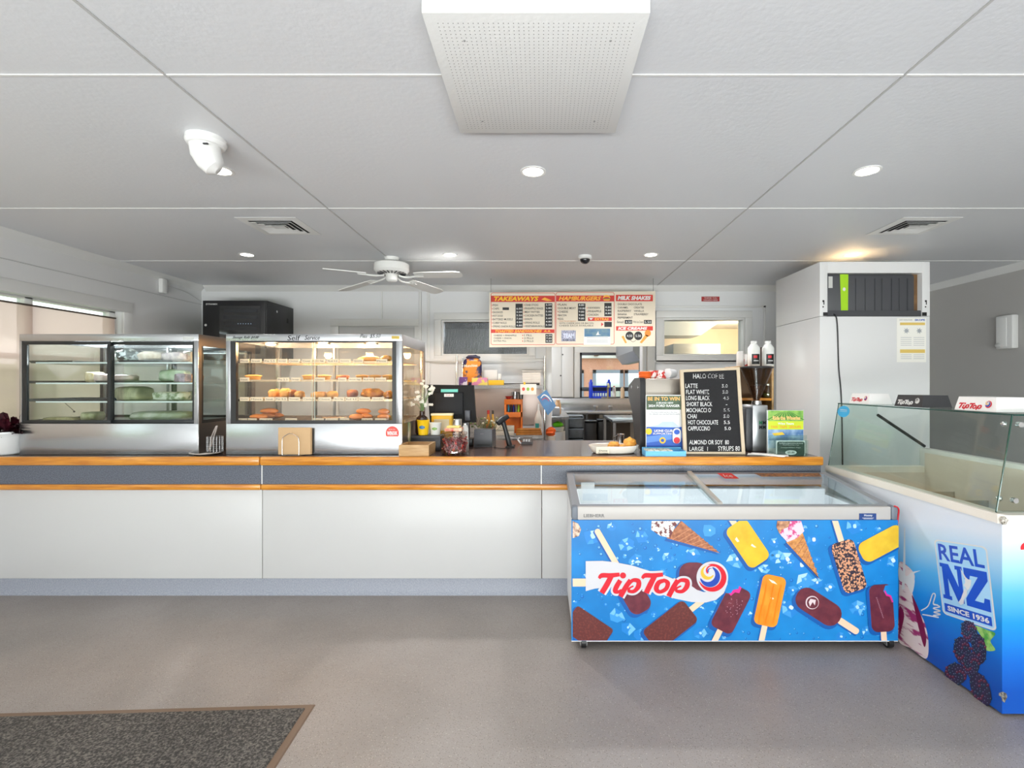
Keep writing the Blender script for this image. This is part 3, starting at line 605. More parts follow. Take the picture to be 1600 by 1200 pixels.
# glass case
gx0, gx1 = SX+.012, SX+.078; gz = 1.213; gy0, gy1 = SY0+.045, SY1-.01; th = .006; grx = gx1+.25
b = B().mesh([(gx0, gy0, zr1), (gx0, gy1, zr1), (gx1, gy1, gz), (gx1, gy0, gz), (gx0+th, gy0, zr1), (gx0+th, gy1, zr1), (gx1+th, gy1, gz), (gx1+th, gy0, gz)], [(0,1,2,3),(7,6,5,4),(0,4,5,1),(3,2,6,7),(0,3,7,4),(1,5,6,2)])
b.build('side_glass', GLG, e)
B().box(gx1, grx, gy0-.02, gy1+.01, gz, gz+.006).build('top_glass', GLG, e)
prof = [(gx0, zr1), (SXR-.03, zr1+.0), (SXR-.03, .93), (grx, 1.14), (grx, gz), (gx1, gz)]
B().prism([(x, gy1, z) for x, z in prof], (0, .006, 0)).build('end_glass', GLG, e)
B().prism([(x, gy0-.008, z) for x, z in prof], (0, .006, 0)).build('end_glass', GLG, e)
b = B()
for y in (gy1,): b.tube([(grx, y, 1.14), (SXR-.03, y, .935)], .009, 6)
b.build('edge_gasket', M('202322', .5), e)
GE = M('16463f', .15)
b = B().tube([(gx0+.002, gy0-.004, zr1), (gx1+.002, gy0-.004, gz)], .0035, 6).tube([(gx1, gy0-.02, gz), (gx1, gy1+.01, gz)], .003, 6).tube([(gx1, gy0-.02, gz), (grx, gy0-.02, gz)], .003, 6).tube([(gx0, gy1+.004, zr1), (gx1, gy1+.004, gz)], .0025, 6)
b.build('glass_edge', GE, e)
for (x, z) in ((gx0+.075, zr1+.05), (gx1+.03, gz-.04)):
    B().cyl((x, gy0-.014, z), (x, gy0+.002, z), .011).blob((x-.03, gy0+.03, z), (.012, .012, .012)).build('glass_clip', CHROME, e)
# side print
PS = PX(SX, 0); SP = Print(B(), lambda u, v: Vector(PS(1380+u/3.333, 780+v/3.333)) + Vector((-.0006, 0, 0))); SP.off = Vector((-1, 0, 0))
BB = M('1a52c6', .35); LBL = M('a9d8f5', .35)
def par(x0, y0, x1, y1, u, v):   # fraction in a perspective-free quad (in plane) between badge corners
    pass
badge_c = [PS(1380+q[0]/3.333, 780+q[1]/3.333) for q in ((265, 208), (540, 248), (592, 690), (312, 596))]
def badge(u, v, o=.0):           # bilinear in world space on the panel
    a, b_, c_, d = badge_c; return (a*(1-u)+b_*u)*(1-v)+(d*(1-u)+c_*u)*v+Vector((-.0006-o, 0, 0))
def brr(x0, y0, x1, y1, r, n=5):
    return [(cx_+r*math.cos(math.radians(st+90*k/n)), cy_+r*.55*math.sin(math.radians(st+90*k/n))) for cx_, cy_, st in ((x1-r, y1-r*.55, 0), (x0+r, y1-r*.55, 90), (x0+r, y0+r*.55, 180), (x1-r, y0+r*.55, 270)) for k in range(n+1)]
b = SP.b; b.m(PURE).poly([badge(*q) for q in brr(0, 0, 1, 1, .09)]); b.m(LBL).poly([badge(*q, .0004) for q in brr(.025, .017, .975, .983, .085)])
def btext(s, x0, y0, x1, y1, m_, bold, o): b.m(m_); b.text(s, badge(x0, y1, o), badge(x1, y1, o), badge(x0, y0, o), bold)
btext('REAL', .07, .05, .93, .27, BB, .02, .0008)
for (x0, x1) in ((.06, .27), (.30, .50), (.53, .73), (.76, .94)): pass
BN = [(0.06,.31),(.24,.31),(.40,.58),(.40,.36),(.36,.36),(.36,.31),(.50,.31),(.50,.36),(.48,.36),(.48,.78),(.36,.78),(.20,.50),(.20,.73),(.24,.73),(.24,.78),(.06,.78),(.06,.73),(.10,.73),(.10,.36),(.06,.36)]
b.m(BB).poly([badge(*q, .0008) for q in BN])
BZ = [(.53,.31),(.95,.31),(.95,.42),(.68,.70),(.84,.70),(.86,.64),(.95,.64),(.95,.79),(.52,.79),(.52,.70),(.78,.40),(.64,.40),(.62,.46),(.53,.46)]
b.poly([badge(*q, .0008) for q in BZ])
NZN = [(.47,.33),(.52,.38),(.56,.43),(.60,.45),(.66,.45),(.64,.52),(.60,.57),(.56,.60),(.54,.57),(.50,.54),(.54,.50),(.54,.45),(.50,.39)]
NZS = [(.52,.57),(.56,.60),(.54,.66),(.48,.72),(.46,.78),(.40,.81),(.36,.78),(.42,.72),(.46,.66)]
b.m(PURE).poly([badge(*q, .0012) for q in NZN]); b.poly([badge(*q, .0012) for q in NZS])
b.m(BB).poly([badge(*q, .0008) for q in brr(.06, .845, .94, .955, .01)])
btext('SINCE 1936', .12, .865, .90, .935, PURE, .04, .0014)
# ice cream scoop, thumb, blackberries, leaf, poured cream
IC = M('e6d3cf', .4, var='a0326a', scale=16, stretch=(1, .6, 2.4), lo=.52, hi=.62)
SP.poly(IC, sm([(85, 330), (130, 350), (165, 400), (150, 470), (175, 560), (215, 640), (236, 740), (225, 830), (150, 780), (80, 735), (82, 600), (84, 450)]))
SP.poly(M('7d1040', .4), sm([(150, 500), (180, 560), (205, 630), (225, 720), (215, 770), (190, 690), (170, 600)])); SP.poly(M('8a1a4c', .4), sm([(84, 560), (110, 600), (95, 680), (84, 700)]))
SP.poly(PURE, stroke([(112, 150), (110, 350), (104, 470)], [5, 12, 16])); SP.poly(PURE, sm([(84, 350), (120, 400), (150, 380), (195, 372), (160, 390), (165, 430), (150, 490), (120, 440), (84, 420)]))
for q in ([(198, 580), (235, 555), (258, 495), (272, 500), (262, 545), (285, 550)], [(262, 545), (296, 560), (262, 568), (298, 582), (265, 588), (298, 600), (262, 606), (290, 616), (240, 606), (205, 600)]): SP.poly(PURE, stroke(q, [6, 6]))
SP.poly(M('4f9e3e', .5, var='a8d070', scale=40), sm([(480, 660), (540, 680), (585, 700), (560, 740), (585, 785), (535, 785), (515, 720)]))
random.seed(5)
BK = [M(h, .3) for h in ('2a2440', '3a2a4c', '6a2038', '22364c')]; HI = M('8a94b0', .3)
for (bx, by, rx, ry, an) in ((450, 690, 40, 60, -20), (500, 780, 38, 80, -8), (415, 790, 45, 75, -12), (460, 860, 45, 60, 0), (380, 910, 60, 55, 30), (510, 990, 48, 95, -22)):
    SP.poly(BK[0], [(bx+rx*math.cos(a)*math.cos(math.radians(an))-ry*math.sin(a)*math.sin(math.radians(an)), by+rx*math.cos(a)*math.sin(math.radians(an))+ry*math.sin(a)*math.cos(math.radians(an))) for a in [k*PI/9 for k in range(18)]])
    SP.k += 3
    for k in range(42):
        a = k*2.4; q = math.sqrt(k/42); x = rx*q*math.cos(a); y = ry*q*math.sin(a); ca, sa = math.cos(math.radians(an)), math.sin(math.radians(an)); u, v = bx+x*ca-y*sa, by+x*sa+y*ca
        SP.poly(BK[(k*7) % 4], rrect(u, v, 15, 15, 0, 7.4, 2), None, SP.k+1+k%2); SP.poly(HI, rrect(u-2, v-3, 5, 4, 0, 1.9, 1), None, SP.k+3)
SP.k += 4
for pts in ([(605, 1010), (625, 1002), (645, 1012), (650, 1030), (635, 1060), (622, 1050), (618, 1030), (605, 1022)],): SP.poly(M('c9c6b8', .6, var='5a5348', scale=90), pts)
b.build('printed_side', None, e, smooth=False)
b = B().m(M('d8d4cc', .6, var='6b6252', scale=90)).blob((SX+.004, SY0-.004, .79), (.014, .006, .016), .5, seed=3); b.build('chip', None, e)
b = B().m(RED); yq = SY0-.0008
b.poly([(1.975+.047*math.cos(a), yq, .68+.03*math.sin(a)) for a in [k*PI/12 for k in range(0, 14)]]); b.build('front_logo', None, e)
# round blue sticker on the glass
gp = lambda px, py: None
yy = 3.14; b = B().m(M('46aee0', .4)); sc = lambda a, r: (gx0+(gx1-gx0)*((1.165+.036*math.sin(a)*r)-zr1)/(gz-zr1)-.003, yy+.062*math.cos(a)*r, 1.165+.036*math.sin(a)*r)
b.poly([sc(k*PI/12, 1) for k in range(24)]); b.m(PURE)
for dz in (-.4, -.05, .3): b.poly([sc(0, .6)[0:1]+(yy-.035, 1.165+dz*.03), sc(0, .6)[0:1]+(yy+.035, 1.165+dz*.03), sc(0, .6)[0:1]+(yy+.035, 1.168+dz*.03), sc(0, .6)[0:1]+(yy-.035, 1.168+dz*.03)])
b.build('sticker', None, e)
# brand blocks standing on the glass
def sign_block(y0, y1, x1, m_, tm, label, cols):
    x0 = gx1+.012; z0 = gz+.0065; h = .062; tp = .012
    t = thing('tabletop_sign', label, 'sign', ((x0+x1)/2, (y0+y1)/2, z0), 'brand signs along the scooping cabinet')
    B().loft([[(x0, y0, z0), (x1, y0, z0), (x1, y1, z0), (x0, y1, z0)], [(x0+tp, y0+tp, z0+h), (x1-tp, y0+tp, z0+h), (x1-tp, y1-tp, z0+h), (x0+tp, y1-tp, z0+h)]]).build('block', m_, t)
    k = (y1-y0-.03)/1250
    pl = lambda u, v: Vector((x0+tp*((.055-(v-430)*k*.95)/h)-.0012, y1-.012-(u-250)*k, z0+.062-(v-400)*k*.95-.008))
    q_ = Print(B(), pl); q_.off = Vector((-1, 0, 0))
    for s in brand_strokes(4): q_.poly(cols[0], s)
    swirl(q_, 1322, 560, 125, cols); q_.b.build('logo', None, t, smooth=False)
sign_block(2.93, 3.12, gx1+.15, M('f2f0ee', .4), None, 'white brand sign at the far end of the scooping cabinet, smallest in view', (LR, LB, LYE))
sign_block(2.52, 2.72, gx1+.165, M('3a3a3d', .35), None, 'dark charcoal brand sign on the glass top of the scooping cabinet', (PURE, PURE, PURE))
sign_block(2.11, 2.325, gx1+.19, M('f2f0ee', .4), None, 'white brand sign nearest the front end of the scooping cabinet', (LR, LB, LYE))

# ================================================================ DISPLAY CABINETS
CYF = 3.216; CYB = CYF*218/182; CTZ = Z(522, CYF)
def box_frame(b, x0, x1, z0, z1, y0, y1, w): pass
def ss_cabinet(name, label, px0, px1, zg0, zg1, wl, wr, doors, gx=None):
    x0, x1 = X(px0, CYF), X(px1, CYF); e = thing(name, label, 'display cabinet', ((x0+x1)/2, (CYF+CYB)/2, CT))
    b = B(); b.box(x0, x1, CYF, CYB, CT+.001, zg0, .003); b.build('base', STEEL, e)
    b = B()
    b.box(x0, x1, CYF, CYF+.03, zg1, CTZ, .002); b.box(x0, x1, CYF+.03, CYB, CTZ-.008, CTZ); b.box(x1-.02, x1, CYF+.03, CYB, zg1, CTZ-.008).box(x0, x0+.02, CYF+.03, CYB, zg1, CTZ-.008).box(x0+.02, x1-.02, CYB-.03, CYB, zg1, CTZ-.008)
    b.build('hood', STEEL, e)
    for q in ((x0, x0+wl, CYF, CYF+.03), (x1-wr, x1, CYF, CYF+.03), (x0, x0+.03, CYB-.03, CYB), (x1-.03, x1, CYB-.03, CYB)): B().box(*q, zg0, zg1, .001).build('corner_post', STEEL, e)
    SD = M('857c75', .32, .85)
    B().box(x1+.0003, x1+.0018, CYF+.001, CYB, zg1-.03, CTZ-.001).build('side_trim', SD, e); B().box(x1+.0003, x1+.0018, CYF+.001, CYB, CT+.002, zg0).build('side_trim', SD, e)
    for (a, c) in ((CYF+.002, CYF+.03), (CYB-.045, CYB)): B().box(x1+.0003, x1+.0018, a, c, zg0, zg1-.03).build('side_trim', SD, e)
    return e, x0, x1
zg0, zg1 = Z(662, CYF), Z(533, CYF)
# --- cold cabinet (left)
e, ax0, ax1 = ss_cabinet('cold_display_cabinet', 'stainless refrigerated food cabinet with two black framed sliding glass doors', 30, 310, zg0, zg1, X(34, CYF)-X(30, CYF), X(310, CYF)-X(303, CYF), 2)
BF = M('1c2022', .35)
def doorframe(x0, x1, y, w, nm='sliding_door', wl=None):
    wl = wl or w
    d = B().box(x0, x1, y, y+.016, zg1-w, zg1-.001, .002).box(x0, x1, y, y+.016, zg0+.001, zg0+w, .002).box(x0, x0+wl, y, y+.016, zg0+w, zg1-w, .002).box(x1-w, x1, y, y+.016, zg0+w, zg1-w, .002).build(nm, BF, e)
    B().box(x0+wl, x1-w, y+.006, y+.010, zg0+w, zg1-w).build('pane', glass('f8fbfa', 1.6), d); return d
doorframe(ax0+.018, X(172, CYF), CYF+.002, .022, wl=.03); doorframe(X(166, CYF), ax1-.03, CYF+.02, .024)
doorframe(ax0+.03, X(165, CYF), CYB-.02, .02, 'rear_door'); doorframe(X(160, CYF), ax1-.03, CYB-.038, .02, 'rear_door')
for (x, nm) in ((ax0+.004, 'l'), (ax1-.010, 'r')):
    d = B().box(x, x+.006, CYF+.031, CYF+.052, zg0, zg1).box(x, x+.006, CYB-.052, CYB-.031, zg0, zg1).box(x, x+.006, CYF+.052, CYB-.052, zg0, zg0+.02).build('side_frame', BF, e)
    B().box(x+.001, x+.005, CYF+.052, CYB-.052, zg0+.02, zg1).build('side_pane', GLG, d)
B().box(ax0+.3, ax1-.06, CYF+.06, CYF+.075, zg1-.014, zg1-.004).build('light_or_fill_strip', M('f2fbff', .4, emit=7), e)
B().box(X(286, CYF), X(303, CYF), CYF-.0015, CYF, Z(531, CYF), Z(526, CYF)).build('name_plate', M('c9cbc8', .3), e)
SHA = [Z(q, CYF+.06) for q in (567, 599, 628)]
def shelf(e, x0, x1, z, m_, y0=CYF+.06, y1=CYB-.06):
    s = B().box(x0, x1, y0, y1, z-.006, z).build('shelf', m_, e)
    B().box(x0, x1, y0-.004, y0, z-.005, z+.005).build('shelf_edge', M('e6f2f2', .25), s); return s
for z in SHA: shelf(e, ax0+.05, ax1-.03, z, glass('f6fbfa', 1))
b = B()
for x in (ax0+.05, X(158, CYF), ax1-.035): b.box(x, x+.012, CYB-.075, CYB-.062, zg0, zg1)
b.build('shelf_upright', STEELD, e)
# food helpers
def seat(z): return z+.0007
def food(name, label, catg, b, m_, group=None): return b.build(name, m_, None, label, catg, group)
WRAP = M('dfe6e2', .25, var='a9b79f', scale=18); CRUST = M('c98a3c', .55, var='8a5020', scale=22, bump=.3, bscale=60); DOUGH = M('f0bd70', .5, var='d49542', scale=14, bump=.25, bscale=50)
PIE = M('f5c880', .5, var='dfa04c', scale=10, bump=.2, bscale=50); DKCR = M('b8742c', .5, var='7a3d16', scale=14, bump=.3, bscale=40)
def roll(cx, cy, z, L, r, rot=0, seed=0, e_=2.4): return B().blob((cx, cy, seat(z)+r*.8), (L/2, r*1.05, r*.8), .12, seed=seed, rot=rot, e=e_, flat=.1)
def tray(cx, cy, z, w, d, label, grp, m_=None, h=.018):
    b = B().loft([[(cx-w/2+.01, cy-d/2+.01, seat(z)), (cx+w/2-.01, cy-d/2+.01, seat(z)), (cx+w/2-.01, cy+d/2-.01, seat(z)), (cx-w/2+.01, cy+d/2-.01, seat(z))], [(cx-w/2, cy-d/2, z+h), (cx+w/2, cy-d/2, z+h), (cx+w/2, cy+d/2, z+h), (cx-w/2, cy+d/2, z+h)],
                  [(cx-w/2+.006, cy-d/2+.006, z+h), (cx+w/2-.006, cy-d/2+.006, z+h), (cx+w/2-.006, cy+d/2-.006, z+h), (cx-w/2+.006, cy+d/2-.006, z+h)], [(cx-w/2+.014, cy-d/2+.014, z+.005), (cx+w/2-.014, cy-d/2+.014, z+.005), (cx+w/2-.014, cy+d/2-.014, z+.005), (cx-w/2+.014, cy+d/2-.014, z+.005)]])
    return b.build('serving_tray', m_ or M('2e3436', .3), None, label, 'tray', grp)
yf = CYF+.30
ym = CYF+.2
G1 = 'trays in the cold cabinet'
tray(X(118, ym+.1), ym+.12, SHA[0], .30, .40, 'dark tray on the top shelf of the cold cabinet, left side', G1)
tray(X(112, ym+.1), ym+.12, SHA[1], .34, .40, 'dark tray on the middle shelf of the cold cabinet, left side', G1)
tray(X(122, ym+.1), ym+.12, SHA[2], .42, .44, 'wide blue grey tray on the lowest glass shelf of the cold cabinet', G1, M('5d6d78', .25, .4))
tray(X(246, ym), ym, SHA[0], .30, .3, 'black tray under the long filled roll in the cold cabinet', G1)
tray(X(228, ym), ym, SHA[1], .44, .3, 'black tray along the middle shelf behind the right cold door', G1)
def box_food(name, label, catg, px0, px1, py0, z, Y, d, m_, nz=.1, e_=3.2, grp=None, seed=1):
    x0, x1 = X(px0, Y), X(px1, Y); h = Z(py0, Y)-z
    return food(name, label, catg, B().blob(((x0+x1)/2, Y+d/2-.02, seat(z)+h/2), ((x1-x0)/2, d/2, h/2), nz, seed=seed, e=e_, n=22), m_, grp)
zt_ = .0062
box_food('cling_wrapped_platter', 'crumpled clear wrap over dark food on the top cold shelf, beside the door join', 'food', 175, 210, 545, SHA[0], CYF+.16, .16, M('3d4745', .2, var='cfdadb', scale=24, lo=.5, hi=.6), .3, 2.2, seed=2)
box_food('filled_roll', 'long pale filled roll on the top shelf of the cold cabinet', 'food', 214, 252, 549, SHA[0]+zt_, CYF+.15, .09, M('d9cfc0', .5, var='b6a184', scale=20), .15, seed=3)
box_food('filled_roll', 'long purple topped filled roll on the top cold shelf, right of the pale one', 'food', 252, 290, 550, SHA[0]+zt_, CYF+.15, .09, M('9d8b94', .5, var='cfc3bd', scale=30), .15, seed=4)
box_food('wrapped_baguette', 'pink brown wrapped baguette on the middle cold shelf', 'food', 175, 209, 585, SHA[1]+zt_, CYF+.15, .09, M('b39a93', .35, var='d5c7c0', scale=14), .1, seed=5)
box_food('green_wrap', 'long green lettuce wrap in film on the middle cold shelf', 'food', 247, 291, 577, SHA[1]+zt_, CYF+.17, .09, M('a9c2a0', .3, var='d9e2d2', scale=18), .12, seed=6)
box_food('sandwich', 'yellow brown sandwich on the middle shelf behind the left cold door', 'sandwich', 134, 151, 581, SHA[1]+zt_, CYF+.2, .1, M('c9b083', .6, var='e4d6b6', scale=30), .08, 5, seed=7)
box_food('sandwich', 'pink ham sandwich behind the dark door join, middle cold shelf', 'sandwich', 148, 164, 584, SHA[1]+zt_, CYF+.16, .1, M('c4a9a4', .6, var='e0d0c6', scale=30), .08, 5, seed=8)
box_food('lettuce_tub', 'clear tub of dark purple salad at the right end of the middle cold shelf', 'food', 274, 292, 584, SHA[1]+zt_, CYF+.08, .07, M('6b5a66', .3, var='a08b98', scale=40), .1, 6, seed=9)
box_food('baguette_bag', 'bag of sliced olive bread on the lowest cold shelf beside the door join', 'food', 175, 216, 604, SHA[2], CYF+.14, .2, M('8c8e74', .35, var='b6b694', scale=7, stretch=(6, 1, 2)), .1, 4, seed=10)
box_food('salad_roll', 'white topped salad roll on the lowest cold shelf, right side', 'food', 236, 288, 612, SHA[2], CYF+.14, .12, M('d5dbcb', .5, var='7e8f6c', scale=24, lo=.5, hi=.62), .15, seed=11)
ZB_ = zg0+.003
B().box(ax0+.05, ax1-.03, CYF+.06, CYB-.06, zg0-.002, zg0+.003).build('floor_tray', STEELD, e)
box_food('wrapped_sandwich', 'seeded sandwich laid on the cabinet floor behind the left cold door', 'sandwich', 66, 116, 652, ZB_, CYF+.1, .1, M('a8a06f', .5, var='d6cf9c', scale=26), .15, 4, seed=12)
box_food('wrapped_loaf', 'short wrapped loaf on the floor of the cold cabinet, left half', 'food', 126, 148, 644, ZB_, CYF+.13, .12, M('c6c8a4', .35, var='7f8c58', scale=16), .12, 4, seed=13)
box_food('wrapped_loaf', 'large film wrapped loaf on the floor of the cold cabinet, right half', 'food', 196, 288, 643, ZB_, CYF+.13, .2, M('cfd2c8', .25, var='9aa58a', scale=9), .1, 3.5, seed=14)
box_food('bread_slice_stack', 'stack of pale bread slices at the right end of the top cold shelf', 'food', 289, 302, 549, SHA[0]+.001, CYF+.30, .14, M('c9a36a', .6, var='e8dcc0', scale=24), .1, 5, seed=15)
box_food('crumbed_slice', 'crunchy orange crumbed slice at the right end of the middle cold shelf', 'food', 289, 302, 584, SHA[1]+.001, CYF+.28, .14, M('b3641f', .6, var='e0a04a', scale=45), .1, 5, seed=16)
box_food('covered_dish', 'domed covered dish at the right end of the lowest cold shelf', 'food', 287, 301, 611, SHA[2]+.001, CYF+.28, .14, M('7b8b7e', .25, var='a9b8a8', scale=12), .04, 2.2, seed=17)
B().tube([(X(100, ym), ym, SHA[2]-.0066), (X(115, ym), ym, SHA[2]-.065), (X(116, ym), ym, SHA[2]-.068)], .0015, 5).blob((X(116, ym), ym, SHA[2]-.072), (.006, .006, .006)).build('thermometer_probe', BLACK, e)

# --- pie warmer (right)
e, bx0, bx1 = ss_cabinet('pie_warmer', 'stainless heated pie warmer with amber lit shelves of pastries', 353, 628, zg0, zg1, X(360, CYF)-X(353, CYF), X(628, CYF)-X(619, CYF), 0)
B().box(X(360, CYF), X(368, CYF), CYF+.004, CYF+.03, zg0, zg1).box(X(612.5, CYF), X(619, CYF), CYF+.004, CYF+.03, zg0, zg1).box(X(368, CYF), X(612.5, CYF), CYF+.006, CYF+.03, zg0, zg0+.02).box(X(368, CYF), X(612.5, CYF), CYF+.006, CYF+.03, zg1-.008, zg1).build('door_seal', M('222222', .4), e)
xm = X(488, CYF)
for (a, c, y) in ((X(368, CYF), xm+.01, CYF+.012), (xm-.01, X(612.5, CYF), CYF+.020)):
    g = B().box(a, c, y, y+.004, zg0+.02, zg1-.008).build('sliding_glass', GLS, e)
    B().box((c if y < CYF+.015 else a)-.001, (c if y < CYF+.015 else a)+.001, y-.0005, y+.0045, zg0+.02, zg1-.008).build('glass_edge', M('cfe0d8', .2), g)
for x in (bx0+.004, bx1-.010): B().box(x, x+.006, CYF+.031, CYB-.031, zg0, zg1).build('side_glass', glass('f8f1e6', 1.6), e)
B().box(bx0+.03, bx1-.03, CYB-.012, CYB-.008, zg0, zg1).build('rear_glass', GLS, e)
b = B().box(X(425, CYF), X(425, CYF)+.02, CYB-.05, CYB-.03, zg0, zg1).box(X(432, CYF)+.12, X(432, CYF)+.135, CYB-.05, CYB-.03, zg0, zg1); b.build('rear_door_post', STEELD, e)
SHB = [Z(q, CYF+.06) for q in (564.5, 593.5, 624)]
WIRE = M('c9b79c', .25, .9)
random.seed(21)
TICK = M('f1e6d2', .6); 
def wire_shelf(z, x0, x1, nm='shelf'):
    b = B(); b.box(x0, x1, CYF+.055, CYF+.059, z-.012, z+.001).box(x0, x1, CYB-.07, CYB-.066, z-.008, z+.001)
    for k in range(60): x = x0+(x1-x0)*k/59; b.box(x-.0012, x+.0012, CYF+.059, CYB-.07, z-.003, z)
    for k in range(1, 6): y = CYF+.059+(CYB-CYF-.13)*k/6; b.box(x0, x1, y-.0015, y+.0015, z-.006, z-.003)
    return b.build(nm, WIRE, e)
words = ['Mince', 'Steak', 'Pie 5.5', 'Sausage', 'Chicken', 'Cheese', 'Bacon Egg', 'Roll 4.0', 'Savoury', 'Quiche']
k_ = 0
for si, z in enumerate(SHB+[zg0+.016]):
    xa, xb = bx0+(.045 if si < 3 else .03), bx1-.05; s = wire_shelf(z, xa, xb)
    x = xa+.015
    while x < xb-.09:
        w = random.uniform(.055, .085)
        if random.random() < .78:
            b = B().m(TICK).box(x, x+w, CYF+.050, CYF+.054, z-.011, z+.015); b.m(INK).text(words[k_ % 10], (x+.006, CYF+.0495, z-.004), (x+w-.008, CYF+.0495, z-.004), (x+.006, CYF+.0495, z+.007)); b.build('price_ticket', None, s); k_ += 1
        x += w+random.uniform(.003, .02)
def uprow(): pass
yp = CYF+.13
def pie(px, z, label, r=.043, m_=PIE, Y=yp, h=.03):
    x = X(px, Y); b = B().lathe([(r*.8, 0), (r*.92, h*.7), (r*1.04, h*.82), (r*1.04, h*.95), (r*.9, h), (r*.5, h*1.12), (.001, h*1.15)], (x, Y, seat(z)), 26)
    return b.build('meat_pie', m_, None, label, 'pie', 'pies in the warmer')
def sroll(px, z, label, L=.1, r=.024, m_=DOUGH, Y=yp, rot=0, seed=0, grp='sausage rolls in the warmer'):
    return roll(X(px, Y), Y, z, L, r, rot, seed).build('sausage_roll', m_, None, label, 'pastry', grp)
z1, z2, z3, z4 = SHB+[zg0+.016]
sroll(578, z1, 'flat golden pastry on the top warmer shelf, left one at the right end', .13, .024, PIE, seed=1); sroll(572, z1, 'golden pastry sitting further back at the right end of the top warmer shelf', .12, .026, DOUGH, Y=yp+.16, seed=2)
sroll(604, z1, 'golden pastry in the right hand corner of the top warmer shelf', .07, .027, DOUGH, seed=3)
pie(396, z2, 'oval golden pie alone at the left end of the second warmer shelf', .05)
pie(483, z2, 'golden pie left of centre pair on the second warmer shelf', .043); pie(507, z2, 'golden pie right of centre pair on the second warmer shelf', .043)
box_food('dark_bread_slice', 'dark brown slice beside the centre pies on the second warmer shelf', 'food', 525, 543, 586, z2, yp+.1, .08, DKCR, .1, 4, seed=30)
pie(566, z2, 'golden pie on the second warmer shelf, left of three at the right', .041); pie(586, z2, 'golden pie on the second warmer shelf, middle of three at the right', .041); pie(606, z2, 'golden pie in the right corner of the second warmer shelf', .038)
def cylroll(px0, px1, py0, z, label, m_, Y=yp, seed=1): return box_food('filo_parcel', label, 'pastry', px0, px1, py0, z, Y, .09, m_, .1, 3, 'parcels on the third warmer shelf', seed)
cylroll(419, 433, 608, z3, 'small round golden parcel, leftmost on the third warmer shelf', DOUGH, seed=31)
cylroll(436, 451, 607, z3, 'plump golden parcel second from left on the third warmer shelf', DOUGH, seed=32)
cylroll(451, 459, 609, z3, 'dark brown end of a sausage on the third warmer shelf', DKCR, seed=33)
cylroll(460, 471, 611, z3, 'small pale parcel on white paper on the third warmer shelf', PIE, seed=34)
cylroll(485, 509, 612, z3, 'long pale pastry roll at the centre of the third warmer shelf', PIE, seed=35)
cylroll(510, 524, 611, z3, 'short pale pastry roll right of the long one on the third warmer shelf', PIE, seed=36)
cylroll(541, 556, 609, z3, 'small orange parcel at the back of the third warmer shelf', DKCR, yp+.25, seed=37)
box_food('cheese_scone', 'big rough golden scone on the third warmer shelf', 'scone', 562, 597, 607, z3, yp, .11, M('eeaa4c', .55, var='bd6c24', scale=24, bump=.4, bscale=30), .35, 2.2, 'scones in the warmer', 38)
box_food('cheese_scone', 'smaller golden scone cut by the right edge of the third warmer shelf', 'scone', 598, 613, 611, z3, yp, .1, M('eeaa4c', .55, var='bd6c24', scale=24, bump=.4, bscale=30), .3, 2.2, 'scones in the warmer', 39)
b = B(); pts = []
for i in range(9):
    for j in range(5): pts.append((X(385, yp)+.032*i, CYF+.065+.05*j, z3+.002+.006*abs(math.sin(i*1.7+j*2.1))))
b.mesh(pts, [(i*5+j, i*5+j+1, i*5+j+6, i*5+j+5) for i in range(8) for j in range(4)]); o = b.build('baking_paper', M('d9b27c', .6), None, 'creased brown baking paper at the left of the third warmer shelf', 'paper')
o.modifiers.new('s', 'SOLIDIFY').thickness = .0008
def sausage(px, z, L, label, rot, Y, seed, lift=0): return B().blob((X(px, Y), Y, seat(z)+.021+lift), (L/2, .022, .021), .08, seed=seed, rot=rot, flat=.05).build('battered_sausage', M('f09a48', .4, var='cc6e2a', scale=10), None, label, 'sausage', 'battered hot dogs in the warmer')
sausage(404, z4, .13, 'orange battered hot dog at the front left of the bottom warmer shelf', -.1, CYF+.1, 41); sausage(416, z4, .12, 'orange battered hot dog in the middle of the bottom left pile', .1, CYF+.165, 42)
sausage(430, z4, .11, 'orange battered hot dog nearest the rear post in the bottom left pile', .25, CYF+.235, 43); sausage(421, z4, .12, 'orange battered hot dog resting on top of the bottom left pile', .15, CYF+.2, 44, .034)
sausage(557, z4, .10, 'golden fritter at the left of the bottom right pile in the warmer', .15, CYF+.1, 45); sausage(572, z4, .09, 'golden fritter at the front of the bottom right pile in the warmer', 0, CYF+.13, 46)
sausage(568, z4, .10, 'dark brown hot dog on top of the bottom right pile in the warmer', .1, CYF+.15, 47, .034); sausage(600, z4, .09, 'orange fritter in the right corner on the warmer floor', .1, CYF+.11, 48); sausage(600, z4, .08, 'dark orange fritter resting on the one in the warmer right corner', 0, CYF+.13, 49, .034)
tray(X(514, yp), CYF+.16, z4, .2, .15, 'small silver tray on the floor of the pie warmer', 'silver tray', M('b9b2a8', .2, .9), .012)
